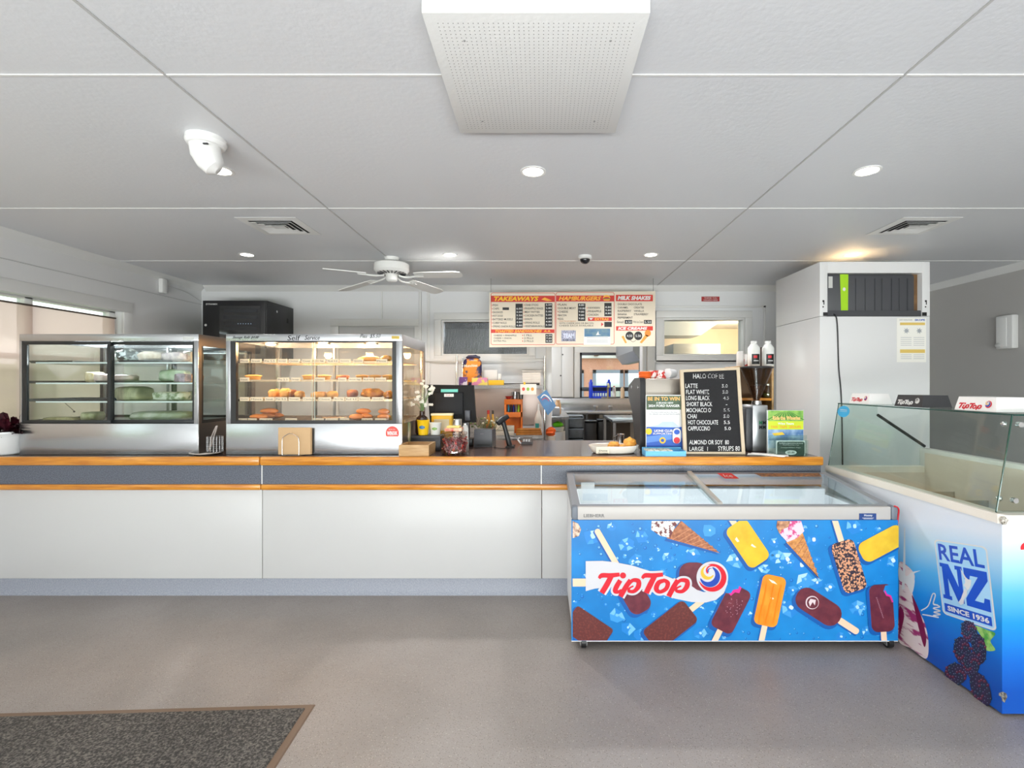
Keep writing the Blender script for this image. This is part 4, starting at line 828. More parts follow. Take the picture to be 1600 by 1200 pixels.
# heat lamps
for px in (423, 505, 580):
    Y = CYF+.17; x = X(px, Y); k = B().m(CHROME).lathe([(.05, 0), (.045, .012), (.03, .02)], (x, Y, zg1-.006), 20); l_ = k.build('heat_lamp', None, e)
    B().blob((x, Y, zg1-.006), (.032, .032, .01), n=16).build('bulb', M('ffd9a0', .4, emit=22), l_)
    spot('heat_lamp_light', (x, Y, zg1-.03), 11, (1, .64, .33), .03, kind='POINT')
spot('cold_cabinet_light', (X(190, CYF+.3), CYF+.25, zg1-.05), 9, (.9, .97, 1), .05, kind='POINT')
PB = PY(CYF, .0012); b = B().m(INK)
for s, q in (('Sausage Rolls $4.00', (362, 525, 402, 530)), ('Self', (449, 524, 468, 532)), ('Service', (476, 524, 499, 531)), ('Pies  $5.50', (562, 522, 593, 529))): quadtext(b, s, PB, *q, slant=.08)
b.build('hand_lettering', None, e); b = B().m(M('b39a4e', .3, .6)); b.box(X(612, CYF), X(624, CYF), CYF-.0015, CYF, Z(530, CYF), Z(525, CYF)).build('name_plate', None, e)
b = B().m(M('d83a2c', .4)); cx_, cz_, r_ = X(613, CYF), Z(677, CYF), .048; rr_ = lambda f, o, n=28: [(cx_+r_*f*math.cos(a)*.95, CYF-.001-o, cz_+r_*f*math.sin(a)) for a in [2*PI*k/n for k in range(n)]]
b.m(PURE).poly(rr_(1.0, 0)); b.m(M('d83a2c', .4)).poly([p for p in rr_(.95, .0004) if p[2] > cz_-r_*.55]); b.m(PURE); b.text('WIN', (cx_-.034, CYF-.002, cz_-.014), (cx_+.004, CYF-.002, cz_-.014), (cx_-.034, CYF-.002, cz_+.014), .05); b.text('50K', (cx_+.006, CYF-.002, cz_-.012), (cx_+.034, CYF-.002, cz_-.012), (cx_+.006, CYF-.002, cz_+.014), .03); b.text('BE IN TO', (cx_-.022, CYF-.002, cz_+.022), (cx_+.018, CYF-.002, cz_+.022), (cx_-.022, CYF-.002, cz_+.029))
b.build('round_sticker', None, e)
# ================================================================ THINGS ON THE COUNTER
c0 = CT+.0008
# potted plant
Yp = 3.30; Yp = 3.262; x = -3.535; e = thing('potted_plant', 'dark purple leaved plant in a white pot at the left end of the counter', 'plant', (x, Yp, c0))
B().lathe([(.09, 0), (.1, .01), (.118, .11), (.124, .135), (.129, .14), (.129, .152), (.118, .152), (.114, .12), (.001, .115)], (x, Yp, c0), 36).build('pot', M('e4e6e6', .35), e)
B().blob((x, Yp, c0+.118), (.111, .111, .014), .3, n=20).build('soil', M('4a4f50', .9), e)
random.seed(9); LV = M('4d1522', .4, var='2b0f18', scale=20)
for k in range(46):
    a = random.uniform(-1.9, 1.1); el_ = random.uniform(.2, 1.15); L = random.uniform(.12, .20); d = Vector((math.cos(a)*math.cos(el_)*.9, math.sin(a)*math.cos(el_)*.6, math.sin(el_))); base = Vector((x+.02*math.cos(a), Yp+.02*math.sin(a), c0+.12)); tip = base+d*L; tip.x = max(tip.x, XL+.04); tip.y = min(tip.y, 3.19 if tip.x > -3.43 else 3.38); sd = d.cross(Vector((0, 0, 1))).normalized()
    b = B(); b.tube([base, base+d*L*.55, tip-Vector((0, 0, .02))], .0018, 5, smooth=3); w = random.uniform(.026, .04); p0 = base+d*L*.3; up = sd.cross(d).normalized()
    P_ = [p0, p0+(tip-p0)*.4+sd*w, p0+(tip-p0)*.75+sd*w*.7, tip-Vector((0, 0, .022)), p0+(tip-p0)*.75-sd*w*.7, p0+(tip-p0)*.4-sd*w]; mid = [p0+up*.001, p0+(tip-p0)*.5+up*.007, tip-Vector((0, 0, .02))]
    b.mesh(P_+[mid[1]], [(0, 1, 6), (1, 2, 6), (2, 3, 6), (3, 4, 6), (4, 5, 6), (5, 0, 6)]); b.build('leaf', LV, e, ang=60)
# saucer and cutlery basket with tongs
Yp = 3.225-.055; Ys = Yc(708); x = X(335, 3.19)
x = X(332, 3.19); Ys = 3.19
Ys = 3.185
B().lathe([(.03, 0), (.05, .003), (.078, .014), (.078, .017), (.05, .008), (.001, .006)], (x, Ys, c0), 30, 1, .36*1.0).build('saucer', M('d8d0c8', .35), None, 'shallow cream saucer under the wire basket, between the two display cabinets', 'saucer') if False else None
Ys = 3.20; xs = X(334, Ys)
# the saucer sits in the gap between the cabinets
B().lathe([(.045, 0), (.06, .003), (.095, .014), (.095, .017), (.06, .008), (.001, .006)], (X(332, 3.3), 3.24, c0), 32).build('saucer', M('d8d0c8', .35), None, 'shallow cream saucer under the wire basket, between the two display cabinets', 'saucer')
xs, Ys = X(336, 3.25), 3.25; zb0 = c0+.018
e = thing('wire_basket', 'small chrome wire cutlery basket on a saucer between the cabinets', 'basket', (xs, Ys, zb0))
b = B(); r = .046
for k in range(9): b.tube([(xs+r*math.cos(a), Ys+r*math.sin(a), zb0+.012*k+.002) for a in [2*PI*j/20 for j in range(20)]], .0012, 5, True)
for k in range(16): a = 2*PI*k/16; b.tube([(xs+r*math.cos(a), Ys+r*math.sin(a), zb0), (xs+r*math.cos(a), Ys+r*math.sin(a), zb0+.1)], .0012, 5)
b.lathe([(r, 0), (r, .002)], (xs, Ys, zb0), 20); b.build('basket_wire', M('8f8f8f', .35, .9), e)
e = thing('tongs', 'steel serving tongs standing in the wire basket', 'tongs', (xs-.02, Ys, zb0+.003))
for s in (-1, 1): B().tube([(xs-.03+s*.004, Ys-.01, zb0+.008), (xs-.01+s*.008, Ys-.005, zb0+.1), (xs+.012+s*.003, Ys, zb0+.17)], [.006, .004, .004], 6).build('arm', CHROME, e)
# bag holder with brown paper bags
Yb_ = 3.19; x0, x1 = X(434, Yb_), X(486, Yb_); ztop = Z(668, Yb_)
for i, (dx, lab) in enumerate(((0, 'front brown paper bag in the wire holder before the pie warmer'), (.004, 'second brown paper bag in the holder, behind the front one'), (-.005, 'rear brown paper bag in the holder, against the warmer'))):
    y = Yb_-.004+i*.008; b = B().box(x0+dx+.004, x1+dx, y, y+.006, c0+.006+.001*i, ztop-.002*i, .0025); b.build('paper_bag', M('c6a47a', .7, bump=.15, bscale=40), None, lab, 'paper bag', 'paper bags in the wire holder')
e = thing('bag_holder', 'chrome wire bag holder with looped ends on the counter', 'bag holder', (X(457, 3.17), 3.17, c0))
for (a, c, y) in ((441, 467, 3.168), (452, 478, 3.222-.006)):
    B().tube([(X(a, y), y, c0+.003), (X(a, y), y, c0+.1), (X(a+3, y), y, c0+.125), (X((a+c)/2, y), y, c0+.145), (X(c-3, y), y, c0+.125), (X(c, y), y, c0+.1), (X(c, y), y, c0+.003)], .0019, 8, smooth=4).build('loop', M('b0b0b0', .25, .9), e)
B().tube([(X(441, 3.168), 3.168, c0+.004), (X(452, 3.214), 3.214, c0+.004), (X(478, 3.214), 3.214, c0+.004), (X(467, 3.168), 3.168, c0+.004)], .0025, 6, True).build('base_wire', CHROME, e)
# wooden tray, dark box, bottle, cups ...
Y1 = Yc(714)+.02
e = thing('wooden_tray', 'small open pale wooden tray at the counter edge beside the pie warmer', 'tray', (X(650, Y1+.1), Y1+.12, c0))
x0, x1 = X(623, Y1), X(670, Y1); b = B(); h = Z(695.5, Y1)-c0; y2 = Y1+.20
b.box(x0, x1, Y1, Y1+.01, c0, c0+h, .001).box(x0, x1, y2-.01, y2, c0, c0+h, .001).box(x0, x0+.01, Y1+.01, y2-.01, c0, c0+h).box(x1-.01, x1, Y1+.01, y2-.01, c0, c0+h).box(x0+.01, x1-.01, Y1+.01, y2-.01, c0, c0+.006); b.build('tray_body', PALEW, e)
Y2 = 3.40; x0, x1 = X(642, Y2), X(688, Y2); zt2 = Z(681, Y2)
e = thing('cash_box', 'low dark grey box under the yellow cup', 'box', ((x0+x1)/2, Y2+.1, c0)); B().box(x0, x1, Y2, Y2+.155, c0, zt2, .004).build('box_body', M('3a3b40', .45), e)
B().box(x0+.01, x1-.01, Y2-.003, Y2, c0+.01, zt2-.015, .001).build('drawer_front', M('2f3035', .45), e)
B().box(X(633, 3.38), X(641, 3.38), 3.36, 3.40, c0, Z(660, 3.38), .003).build('snack_packet', M('b9a58a', .4, var='4c7a3c', scale=12), None, 'thin green and pink snack packet standing against the pie warmer', 'packet')
zq = zt2+.0008
def cup(px0, px1, py0, Y, m_, name, label, band=None):
    xa, xb = X(px0, Y), X(px1, Y); r = (xb-xa)/2; xm_ = (xa+xb)/2; h = Z(py0, Y)-zq; e = thing(name, label, 'cup', (xm_, Y+r, zq))
    B().lathe([(r*.74, 0), (r*.76, .004), (r*.97, h-.004), (r*1.0, h-.002), (r*.97, h), (r*.93, h-.002), (r*.70, .006), (.001, .005)], (xm_, Y+r, zq), 28).build('cup_body', m_, e)
    if band: 
        b = B().m(band[1]); f = .52; rr = r*(.76+.21*f)+.0012; b.mesh([(xm_+rr*math.sin(a), Y+r-rr*math.cos(a), zq+h*f+dz*(1-abs(a)*1.2)) for a in [(-.5+k*.1) for k in range(11)] for dz in (-h*.13, h*.13)], [(2*k, 2*k+2, 2*k+3, 2*k+1) for k in range(10)]); b.build('printed_mark', None, e)
    return xm_, r, h
cup(649, 669, 656.5, 3.42, M('f5c81a', .4), 'paper_cup', 'bright yellow paper cup with a small blue mark on the dark box', (1, M('2b6e9e', .4)))
cup(669, 688, 661, 3.43, M('e6e8e2', .4), 'paper_cup', 'white paper cup with a green leaf print beside the yellow cup', (1, M('7ba64a', .4)))
xm_, ym_ = X(659, 3.5), 3.505; e = thing('bottle_vase', 'brown glass bottle holding small white flowers', 'vase', (xm_, ym_, zq))
B().lathe([(.038, 0), (.046, .01), (.046, .09), (.038, .12), (.018, .135), (.016, .16), (.019, .165)], (xm_, ym_, zq), 28).build('bottle', M('2a1510', .1, coat=.8), e)
random.seed(13)
for k in range(15):
    a = random.random()*6.3; t_ = Vector((xm_+random.uniform(-.07, .09), ym_+random.uniform(-.06, .03), zq+random.uniform(.20, .37))); p0 = Vector((xm_, ym_, zq+.15))
    b = B().tube([p0, (p0+t_)/2+Vector((0, 0, .03)), t_], .0016, 5, smooth=4); st_ = b.build('flower_stem', M('6d8f5a', .6), e)
    for j in range(3):
        q = t_+Vector((random.uniform(-.012, .012), random.uniform(-.01, .01), random.uniform(-.012, .012))); b = B()
        for i in range(5): aa = 2*PI*i/5; b.blob(q+Vector((.006*math.cos(aa), -.002, .006*math.sin(aa))), (.0042, .002, .0042), n=8)
        b.m(M('f3efe4', .6)); b.mats = [M('f3efe4', .6)]; b.build('blossom', None, st_)
e = thing('tea_box', 'yellow tea box behind the paper cups', 'box', (X(690, 3.57), 3.59, c0)); x0, x1 = X(674, 3.57), X(706, 3.57)
B().box(x0, x1, 3.57, 3.63, c0, Z(647, 3.57), .002).build('carton', M('e8b524', .5), e); B().m(M('e0d2ae', .5)).box(x0+.02, x1-.02, 3.567, 3.5695, zq+.02, Z(655, 3.57)).build('print_patch', None, e)
B().box(x0-.004, x1+.004, 3.566, 3.634, Z(648.5, 3.57)-.004, Z(646.5, 3.57)+.002, .002).build('lid', M('efe0b8', .5), e)
# POS terminal
Y3 = 3.66; e = thing('register_screen', 'large black point of sale screen seen from behind on the counter', 'monitor', (X(705, Y3), Y3+.1, c0))
P3 = lambda px, py, o=0: Vector((X(px, Y3+.1*(py-600)/80), Y3+.1*(py-600)/80-o, Z(py, Y3+.1*(py-600)/80)))
fr = [P3(667, 601), P3(740, 602), P3(744, 657), P3(672, 656)]
P3 = lambda px, py, o=0: Vector((X(px, Y3), Y3-o, Z(py, Y3)))
fr = [P3(667, 601), P3(740, 602), P3(744, 660), P3(672, 660)]
B().prism(fr, (0, .035, 0)).build('screen_housing', M('101011', .6, spec=.25), e)
B().box(X(680, Y3), X(724, Y3), Y3-.02, Y3-.0005, Z(648, Y3), Z(613, Y3), .006).build('rear_bulge', M('1d1e21', .6, spec=.25), e)
b = B().m(M('6ecfc0', .5)); rect(b, PY(Y3, .0012), 689, 608, 715.5, 613.2); b.build('teal_label', None, e)
b = B().m(PURE); rect(b, PY(Y3-.02, .0012), 694, 615.3, 709, 620); b.m(M('c04038', .5)); quadtext(b, 'POS 1', PY(Y3-.02, .0024), 697, 616.5, 706, 618.8); b.build('white_label', None, e)
B().box(X(700, Y3), X(738, Y3), Y3+.0, Y3+.12, c0, c0+.055, .006).build('stand_base', M('17171a', .35), e); B().box(X(700, Y3), X(732, Y3), Y3+.036, Y3+.09, c0+.055, Z(640, Y3), .01).build('stand_neck', M('1b1b1e', .35), e)
B().box(X(727, Y3), X(735, Y3), Y3-.03, Y3-.001, Z(657, Y3), Z(641, Y3), .004).build('card_reader', M('4a4d54', .4), e)
# tin, shaker
xt, yt = X(714.5, 3.5), 3.50; zi = c0
e = thing('silver_tin', 'small silver tin beside the salt shaker near the register screen', 'tin', (xt, yt, zi)); h = Z(655, 3.47)-zi
B().lathe([(.031, 0), (.032, .003), (.032, h-.004), (.030, h), (.001, h)], (xt, yt, zi), 24).build('can', M('cfcfcb', .2, .9), e)
xt, yt = X(727, 3.42), 3.42; h = Z(661, 3.42)-c0
e = thing('salt_shaker', 'clear salt shaker standing right behind the candy jar', 'shaker', (xt, yt, c0)); B().lathe([(.023, 0), (.024, .02), (.022, h-.04), (.017, h-.02), (.012, h-.012), (.001, h-.012)], (xt, yt, c0), 20).build('glass_body', M('cfd2cf', .2, coat=.5), e)
B().lathe([(.014, h-.012), (.013, h-.002), (.001, h)], (xt, yt, c0), 16).build('cap', CHROME, e)
# candy jar
Yj = 3.27; x0, x1 = X(686, 3.19), X(729, 3.19); xj = (x0+x1)/2; r = (x1-x0)/2
e = thing('candy_jar', 'round glass jar full of dark red wrapped sweets at the counter edge', 'jar', (xj, Yj, c0)); h = Z(684, Yj)-c0
B().lathe([(r*.9, 0), (r, .012), (r, h-.02), (r*.86, h), (r*.86, h+.02), (r*.80, h+.02), (r*.80, h), (r*.94, h-.02), (r*.94, .014), (.001, .010)], (xj, Yj, c0), 36).build('glass', glass('f4f0ee', 1.2), e)
B().lathe([(r*.88, h+.021), (r*.93, h+.03), (r*.90, h+.04), (.001, h+.044)], (xj, Yj, c0), 32).build('lid', glass('efe6e2', 1.4), e)
random.seed(17); CM = [M('7d1f26', .35), M('5e1a20', .35), M('93343a', .3), M('b98f8c', .3), M('c8372a', .35)]; kk = 0
SW = {}
for lay in range(7):
    for k in range(13):
        a = 2*PI*k/13+lay*.4; rr = r*.76 if k % 4 else r*.4; x_, y_, z_ = xj+rr*math.cos(a), Yj+rr*math.sin(a), c0+.024+lay*(h-.036)/6
        m_ = CM[(k*3+lay*2) % 5]
        if (m_, ) not in SW:
            o = B().blob((x_, y_, z_), (.013, .008, .009), .25, seed=kk, n=8).cyl((x_-.013, y_, z_), (x_-.021, y_, z_), .002, .007, 6).cyl((x_+.013, y_, z_), (x_+.021, y_, z_), .002, .007, 6).build('wrapped_sweet', m_, None, 'dark red wrapped sweet inside the glass candy jar', 'sweet', 'wrapped sweets in the jar', org=(x_, y_, z_)); SW[(m_, )] = o
        else: o = dup(SW[(m_, )], (x_, y_, z_))
        o.rotation_euler = (random.random()*3, random.random()*3, random.random()*3); kk += 1
zl_ = c0+h+.0455
e = thing('snack_box', 'small red and yellow box lying on the candy jar lid', 'box', (xj, Yj, zl_)); B().box(xj-.062, xj+.05, Yj-.04, Yj+.04, zl_, zl_+.022, .003).build('carton', M('c43a2a', .45, var='e8c9a8', scale=30), e); B().box(xj-.05, xj+.035, Yj-.035, Yj+.035, zl_+.0225, zl_+.034, .003).build('yellow_top', M('e6d07a', .6), e)
# receipt printer with dried flowers behind
Y4 = Yc(698.5); x0, x1 = X(740, Y4), X(769, Y4); zt4 = Z(671, Y4)
e = thing('receipt_printer', 'dark grey receipt printer beside the candy jar', 'printer', ((x0+x1)/2, Y4+.08, c0)); B().loft([[(x0, Y4, c0), (x1, Y4, c0), (x1+.02, Y4+.10, c0), (x0, Y4+.10, c0)], [(x0+.004, Y4+.006, zt4), (x1-.003, Y4+.006, zt4), (x1+.017, Y4+.10, zt4), (x0+.004, Y4+.10, zt4)]]).build('printer_body', M('3c3e45', .4), e)
b = B().m(BLACK).box(x0+.02, x1-.015, Y4-.001, Y4+.004, c0+.01, c0+.017); b.m(M('8e9096', .4)); b.text('EPSON', (x0+.05, Y4+.001, c0+.093), (x0+.072, Y4+.001, c0+.093), (x0+.05, Y4+.001, c0+.098)); b.build('front_slot', None, e)
xd, yd = X(760, 3.82), 3.83; e = thing('dried_flower_bowl', 'low bowl of dried grassy flowers behind the receipt printer', 'flowers', (xd, yd, c0))
B().lathe([(.04, 0), (.07, .05), (.075, .08), (.07, .08), (.06, .05), (.001, .01)], (xd, yd, c0), 20).build('bowl', M('8a7a66', .5), e); random.seed(19)
b = B()
for k in range(90): a = random.random()*6.3; q = random.uniform(.02, .13); b.tube([(xd+.02*math.cos(a), yd+.02*math.sin(a), c0+.05), (xd+q*math.cos(a), yd+q*.6*math.sin(a), c0+random.uniform(.12, .21))], .0016, 3)
b.build('stems', M('8f8a5e', .8, var='6b6f45', scale=20), e)
for k in range(26): a = random.random()*6.3; q = random.uniform(.03, .13); B().blob((xd+q*math.cos(a), yd+q*.6*math.sin(a), c0+random.uniform(.12, .2)), (.01, .008, .008), .3, seed=k, n=8).build('seed_head', M('cbbfa2', .8) if k % 3 else M('6f7c4a', .8), e)
# sauce bottles by scanner
for (px0, px1, py0, Y, col, cap, lab) in ((759, 767, 641, 3.95, 'e08a1c', 'c8281e', 'orange sauce bottle with a red label behind the dried flowers'), (767, 773, 641, 3.97, 'd9a236', '3a2a1a', 'amber condiment bottle right of the orange sauce bottle')):
    x_ = X((px0+px1)/2, Y); r = (X(px1, Y)-X(px0, Y))/2; h = Z(py0, Y)-c0; e = thing('sauce_bottle', lab, 'bottle', (x_, Y, c0)); B().lathe([(r*.9, 0), (r, .01), (r, h*.6), (r*.5, h*.8), (r*.4, h*.88)], (x_, Y, c0), 18).build('bottle', M(col, .4), e); B().lathe([(r*.5, h*.88), (r*.5, h)], (x_, Y, c0), 14).build('cap', M(cap, .4), e); B().lathe([(r*1.02, h*.2), (r*1.02, h*.5)], (x_, Y, c0), 18, cap=False).build('label_band', RED, e)
# hand scanner
Y5 = 3.60; e = thing('barcode_scanner', 'black handheld barcode scanner standing upright on the counter', 'scanner', (X(795, Y5), Y5, c0))
B().tube([(X(797, Y5), Y5, c0+.002), (X(790, Y5), Y5, Z(672, Y5)), (X(785.5, Y5), Y5, Z(657, Y5))], [.02, .016, .018], 12).build('handle', M('18191b', .45), e)
B().tube([(X(793, Y5), Y5+.02, Z(651, Y5)), (X(784, Y5), Y5-.01, Z(656, Y5)), (X(778, Y5), Y5-.03, Z(661, Y5))], [.018, .024, .02], 12).build('head', M('222427', .4), e)
B().lathe([(.035, 0), (.033, .008), (.018, .014)], (X(797, Y5), Y5, c0), 20).build('base', BLACK, e)
B().tube([(X(797, Y5), Y5+.03, c0+.004), (X(805, 3.75), 3.72, c0+.004), (X(790, 3.5), 3.52, c0+.004), (X(770, 3.46), 3.56, c0+.004)], .003, 6, smooth=6).build('cable', BLACK, e)
Y6 = 3.42; e = thing('payment_terminal', 'small dark card payment terminal lying on the bare counter', 'terminal', (X(820, Y6), Y6+.06, c0)); Y6 = Yc(694.5)
B().loft([[(X(814, Y6), Y6, c0), (X(832, Y6), Y6, c0), (X(832, Y6), Y6+.16, c0), (X(816, Y6), Y6+.16, c0)], [(X(815, Y6), Y6+.004, c0+.018), (X(831.5, Y6), Y6+.004, c0+.018), (X(831, Y6), Y6+.155, c0+.04), (X(816.5, Y6), Y6+.155, c0+.04)]]).build('terminal_body', M('3a3432', .35), e)
b = B()
for i in range(3):
    for j in range(4): b.box(X(817, Y6)+i*.02, X(817, Y6)+i*.02+.013, Y6+.015+j*.018, Y6+.027+j*.018, c0+.0195+j*.0024, c0+.0235+j*.0024)
b.build('keypad', M('c9cbcc', .4), e)
B().prism([(X(808.5, Y6), Y6-.0, c0+.03), (X(813, Y6), Y6-.002, c0+.004), (X(814, Y6), Y6+.05, c0+.004), (X(808.5, Y6), Y6+.05, c0+.042)], (.0015, 0, 0)).build('receipt_paper', PURE, e)
# plate of fritters
Y7 = 3.36; x0, x1 = X(921.5, 3.25), X(1001, 3.25); xp = (x0+x1)/2; rp = (x1-x0)/2; yp_ = 3.235+.09
e = thing('oval_dish', 'oval white baking dish of golden muffins at the counter edge', 'dish', (xp, yp_, c0))
B().lathe([(rp*.78, 0), (rp*.85, .004), (rp, .048), (rp, .053), (rp*.96, .05), (rp*.82, .008), (.001, .006)], (xp, yp_, c0), 44, 1, .62).build('dish', M('efe8dc', .3), e)
b = B().m(M('e8dfca', .6)).mesh([(X(932, 3.2)+.0, yp_-.105, c0+.008), (X(953, 3.2), yp_-.1, c0+.006), (X(953, 3.2), yp_-.1, c0+.052), (X(932, 3.2), yp_-.105, c0+.052)], [(0, 1, 2, 3)])
b.build('handwritten_label', PAPER, e); MU = M('eeb04a', .55, var='bf7226', scale=20, bump=.4, bscale=40)
Pm = PY(3.215, .006); b = B().m(INK); quadtext(b, 'Date', PY(yp_-.107, 0), 936, 703, 949, 705.5); quadtext(b, 'Scones', PY(yp_-.107, 0), 935, 706.5, 950, 709.5); b.build('label_writing', None, e)
for (px, py, r, dy, lab) in ((959, 699, .036, 0, 'golden brown muffin leftmost on the oval dish'), (983, 702, .034, -.01, 'golden muffin low at the front right of the oval dish'), (985, 690, .04, .02, 'largest golden muffin, topmost on the right of the oval dish'), (972, 703, .026, -.03, 'small brown edged muffin at the front middle of the oval dish')):
    B().blob((X(px, yp_), yp_+dy, c0+.0075+r*.85+(.022 if r > .039 else .008)), (r*1.1, r*1.1, r*.85), .3, seed=px, flat=.1).build('savoury_muffin', MU, None, lab, 'muffin', 'muffins on the oval dish')
B().blob((X(939, yp_), yp_, c0+.0075+.012), (.04, .03, .012), .3, seed=3).build('dark_herb_scone', M('5d4a35', .6), None, 'flat dark scone at the left of the oval dish', 'scone')
# milk jug
Y8 = Yc(694); x_ = X(970, Y8)
e = thing('milk_jug', 'small stainless milk jug behind the oval dish', 'jug', (x_, Y8, c0)); h = Z(678, Y8)-c0; B().lathe([(.026, 0), (.03, .005), (.024, h*.7), (.03, h), (.027, h), (.021, h*.7), (.001, .008)], (x_, Y8, c0), 24).build('jug_body', CHROME, e)
B().tube([(x_-.025, Y8, c0+h*.85), (x_-.05, Y8, c0+h*.7), (x_-.05, Y8, c0+h*.35), (x_-.027, Y8, c0+h*.25)], .004, 6, smooth=4).build('handle', CHROME, e)
# espresso machine (rear quarter)
Y9 = 3.42; xa = X(1008, Y9); xb = X(1066, Y9)
e = thing('espresso_machine', 'stainless espresso machine with a curved black side panel', 'coffee machine', ((xa+xb)/2, Y9+.2, c0))
zt9 = Z(591.5, Y9)
B().box(xa, xb+.12, Y9, Y9+.2, c0+.03, zt9, .012).build('body', M('a8a198', .38, .75), e)
pr9 = [(Y9-.01, c0), (Y9+.05, c0), (Y9+.06, c0+.03), (Y9+.20, c0+.03), (Y9+.23, c0+.12), (Y9+.30, c0+.26), (Y9+.44, zt9-.15), (Y9+.47, zt9-.09), (Y9+.44, zt9-.05), (Y9+.2, zt9+.006), (Y9+.01, zt9+.006), (Y9-.01, zt9-.03)]
B().prism([(xa-.036, y, z) for y, z in pr9], (.035, 0, 0)).build('side_panel', M('2b2c2e', .35), e); B().prism([(xb+.121, y, z) for y, z in pr9], (.035, 0, 0)).build('side_panel', M('2b2c2e', .35), e)
b = B()
for (dy) in (.06, .30): b.cyl((xa-.04, Y9+dy, zt9-.06), (xa-.036, Y9+dy, zt9-.06), .012)
b.build('trim_screw', CHROME, e); B().box(xa+.02, xb+.1, Y9+.05, Y9+.19, c0+.0, c0+.03, .004).build('base', BLACK, e)
zc9 = zt9+.0008
e = thing('cup_lid_stack', 'stack of orange cup lids on top of the espresso machine', 'lids', (X(1006, Y9+.1), Y9+.1, zc9)); x_ = X(1006.5, Y9+.1)
for k in range(4): B().lathe([(.043, 0), (.045, .004), (.043, .011), (.036, .013), (.001, .012)], (x_+.0045, Y9+.1, zc9+.0125*k), 24).build('lid', M('ef6a1f', .4), e)
for (px, py, m_, lab, ax) in ((1021, 0, M('f0e8e4', .5, var='c9342e', scale=45, lo=.5, hi=.54), 'red speckled white takeaway cup lying on the espresso machine', 1), (1030, 0, M('f0e8e4', .5, var='c9342e', scale=45, lo=.5, hi=.54), 'red speckled takeaway cup nearest the white cup on the machine', 1), (1046, 0, M('eef0f2', .4), 'plain white cup tipped over on top of the espresso machine', .6)):
    x_ = X(px, Y9+.12); e = thing('takeaway_cup', lab, 'cup', (x_, Y9+.1, zc9)); r = .03
    if ax == 1: B().lathe([(.036, 0), (.036, .004), (.026, .058), (.001, .058)], (x_, Y9+.12-(.05 if px == 1030 else 0), zc9), 24).build('cup_body', m_, e)
    else: B().cyl((x_-.03, Y9+.06, zc9+.036), (x_+.03, Y9+.10, zc9+.036), .035, .028, 24).build('cup_body', m_, e)
# flyers (Ford Ranger raffle) in front of the machine
Yg = 3.30
e = thing('raffle_poster', 'raffle poster standing before the espresso machine', 'poster', (X(1037, Yg), Yg, c0)); Pp = PY(Yg, .0015)
B().box(X(1009, Yg), X(1068, Yg), Yg, Yg+.004, c0, Z(617, Yg)).build('sheet', PURE, e)
b = B().m(M('4d6444', .5, var='3c4c3a', scale=20)); rect(b, Pp, 1010, 618.5, 1064, 640); b.m(M('e8b060', .5)); P2 = PY(Yg, .003); quadtext(b, 'BE IN TO WIN', P2, 1012, 620, 1062, 626, .03)
b.m(PURE); quadtext(b, 'A BRAND NEW', P2, 1025, 628, 1052, 631, .02); quadtext(b, '2024 FORD RANGER', P2, 1013, 632, 1062, 636, .03)
b.m(M('777b88', .5)); quadtext(b, 'Purchase a ticket and be in the draw', P2, 1018, 643, 1058, 645); quadtext(b, 'for details see overleaf terms apply', P2, 1015, 646, 1062, 648.5)
b.m(M('b8c8dc', .5)); b.poly([P2(1014, 667), P2(1028, 664), P2(1035, 659), P2(1052, 659), P2(1060, 666), P2(1062, 668)]); b.m(M('1f58b8', .5)); rect(b, Pp, 1010, 667, 1066, 706)
b.m(M('5a8ad6', .5)); b.poly([P2(1010, 682), P2(1066, 676), P2(1066, 684), P2(1010, 692)]); b.m(PURE); P3_ = PY(Yg, .0045); quadtext(b, 'LIONS CLUB', P3_, 1022, 671, 1051, 675, .04); quadtext(b, 'SUPPORTING', P3_, 1020, 676, 1052, 679, .02)
b.m(YEL); b.poly([P3_(1013.5+5*math.cos(a), 674+5*math.sin(a)) for a in [k*PI/8 for k in range(16)]]); b.poly([P3_(1035+5*math.cos(a), 688+5*math.sin(a)) for a in [k*PI/8 for k in range(16)]]); b.m(BLUE); b.poly([PY(Yg, .006)(1035+2.6*math.cos(a), 688+2.6*math.sin(a)) for a in [k*PI/8 for k in range(16)]])
b.build('print', None, e)
e = thing('swing_tag', 'oval white and red tag hanging in front of the raffle poster', 'tag', (X(1057, Yg-.02), Yg-.01, Z(694, Yg)))
b = B().m(PURE); pt = lambda o: PY(Yg-.014, o); b.prism([pt(0)(q[0], q[1]) for q in rrect(1057.5, 681, 13, 24, 0, 6)], (0, .003, 0)); b.m(RED).poly([pt(.001)(1057.5+5*math.cos(a), 688+5*math.sin(a)) for a in [k*PI/8 for k in range(16)]]); b.m(BLUE).poly([pt(.001)(1057.5+4.5*math.cos(a), 675+4*math.sin(a)) for a in [k*PI/8 for k in range(16)]]); b.build('tag_face', None, e)
Yh = Yc(713.5); e = thing('ticket_tray', 'light blue cardboard tray of raffle slips at the counter edge', 'tray', (X(1040, Yh), Yh+.06, c0)); x0, x1 = X(1009, Yh), X(1072, Yh)
b = B().box(x0, x1, Yh, Yh+.005, c0, c0+.033).box(x0, x1, Yh+.115, Yh+.12, c0, c0+.045).box(x0, x0+.005, Yh+.005, Yh+.115, c0, c0+.035).box(x1-.005, x1, Yh+.005, Yh+.115, c0, c0+.035).box(x0+.005, x1-.005, Yh+.005, Yh+.115, c0, c0+.014); b.build('tray_body', M('62b2e2', .5), e)
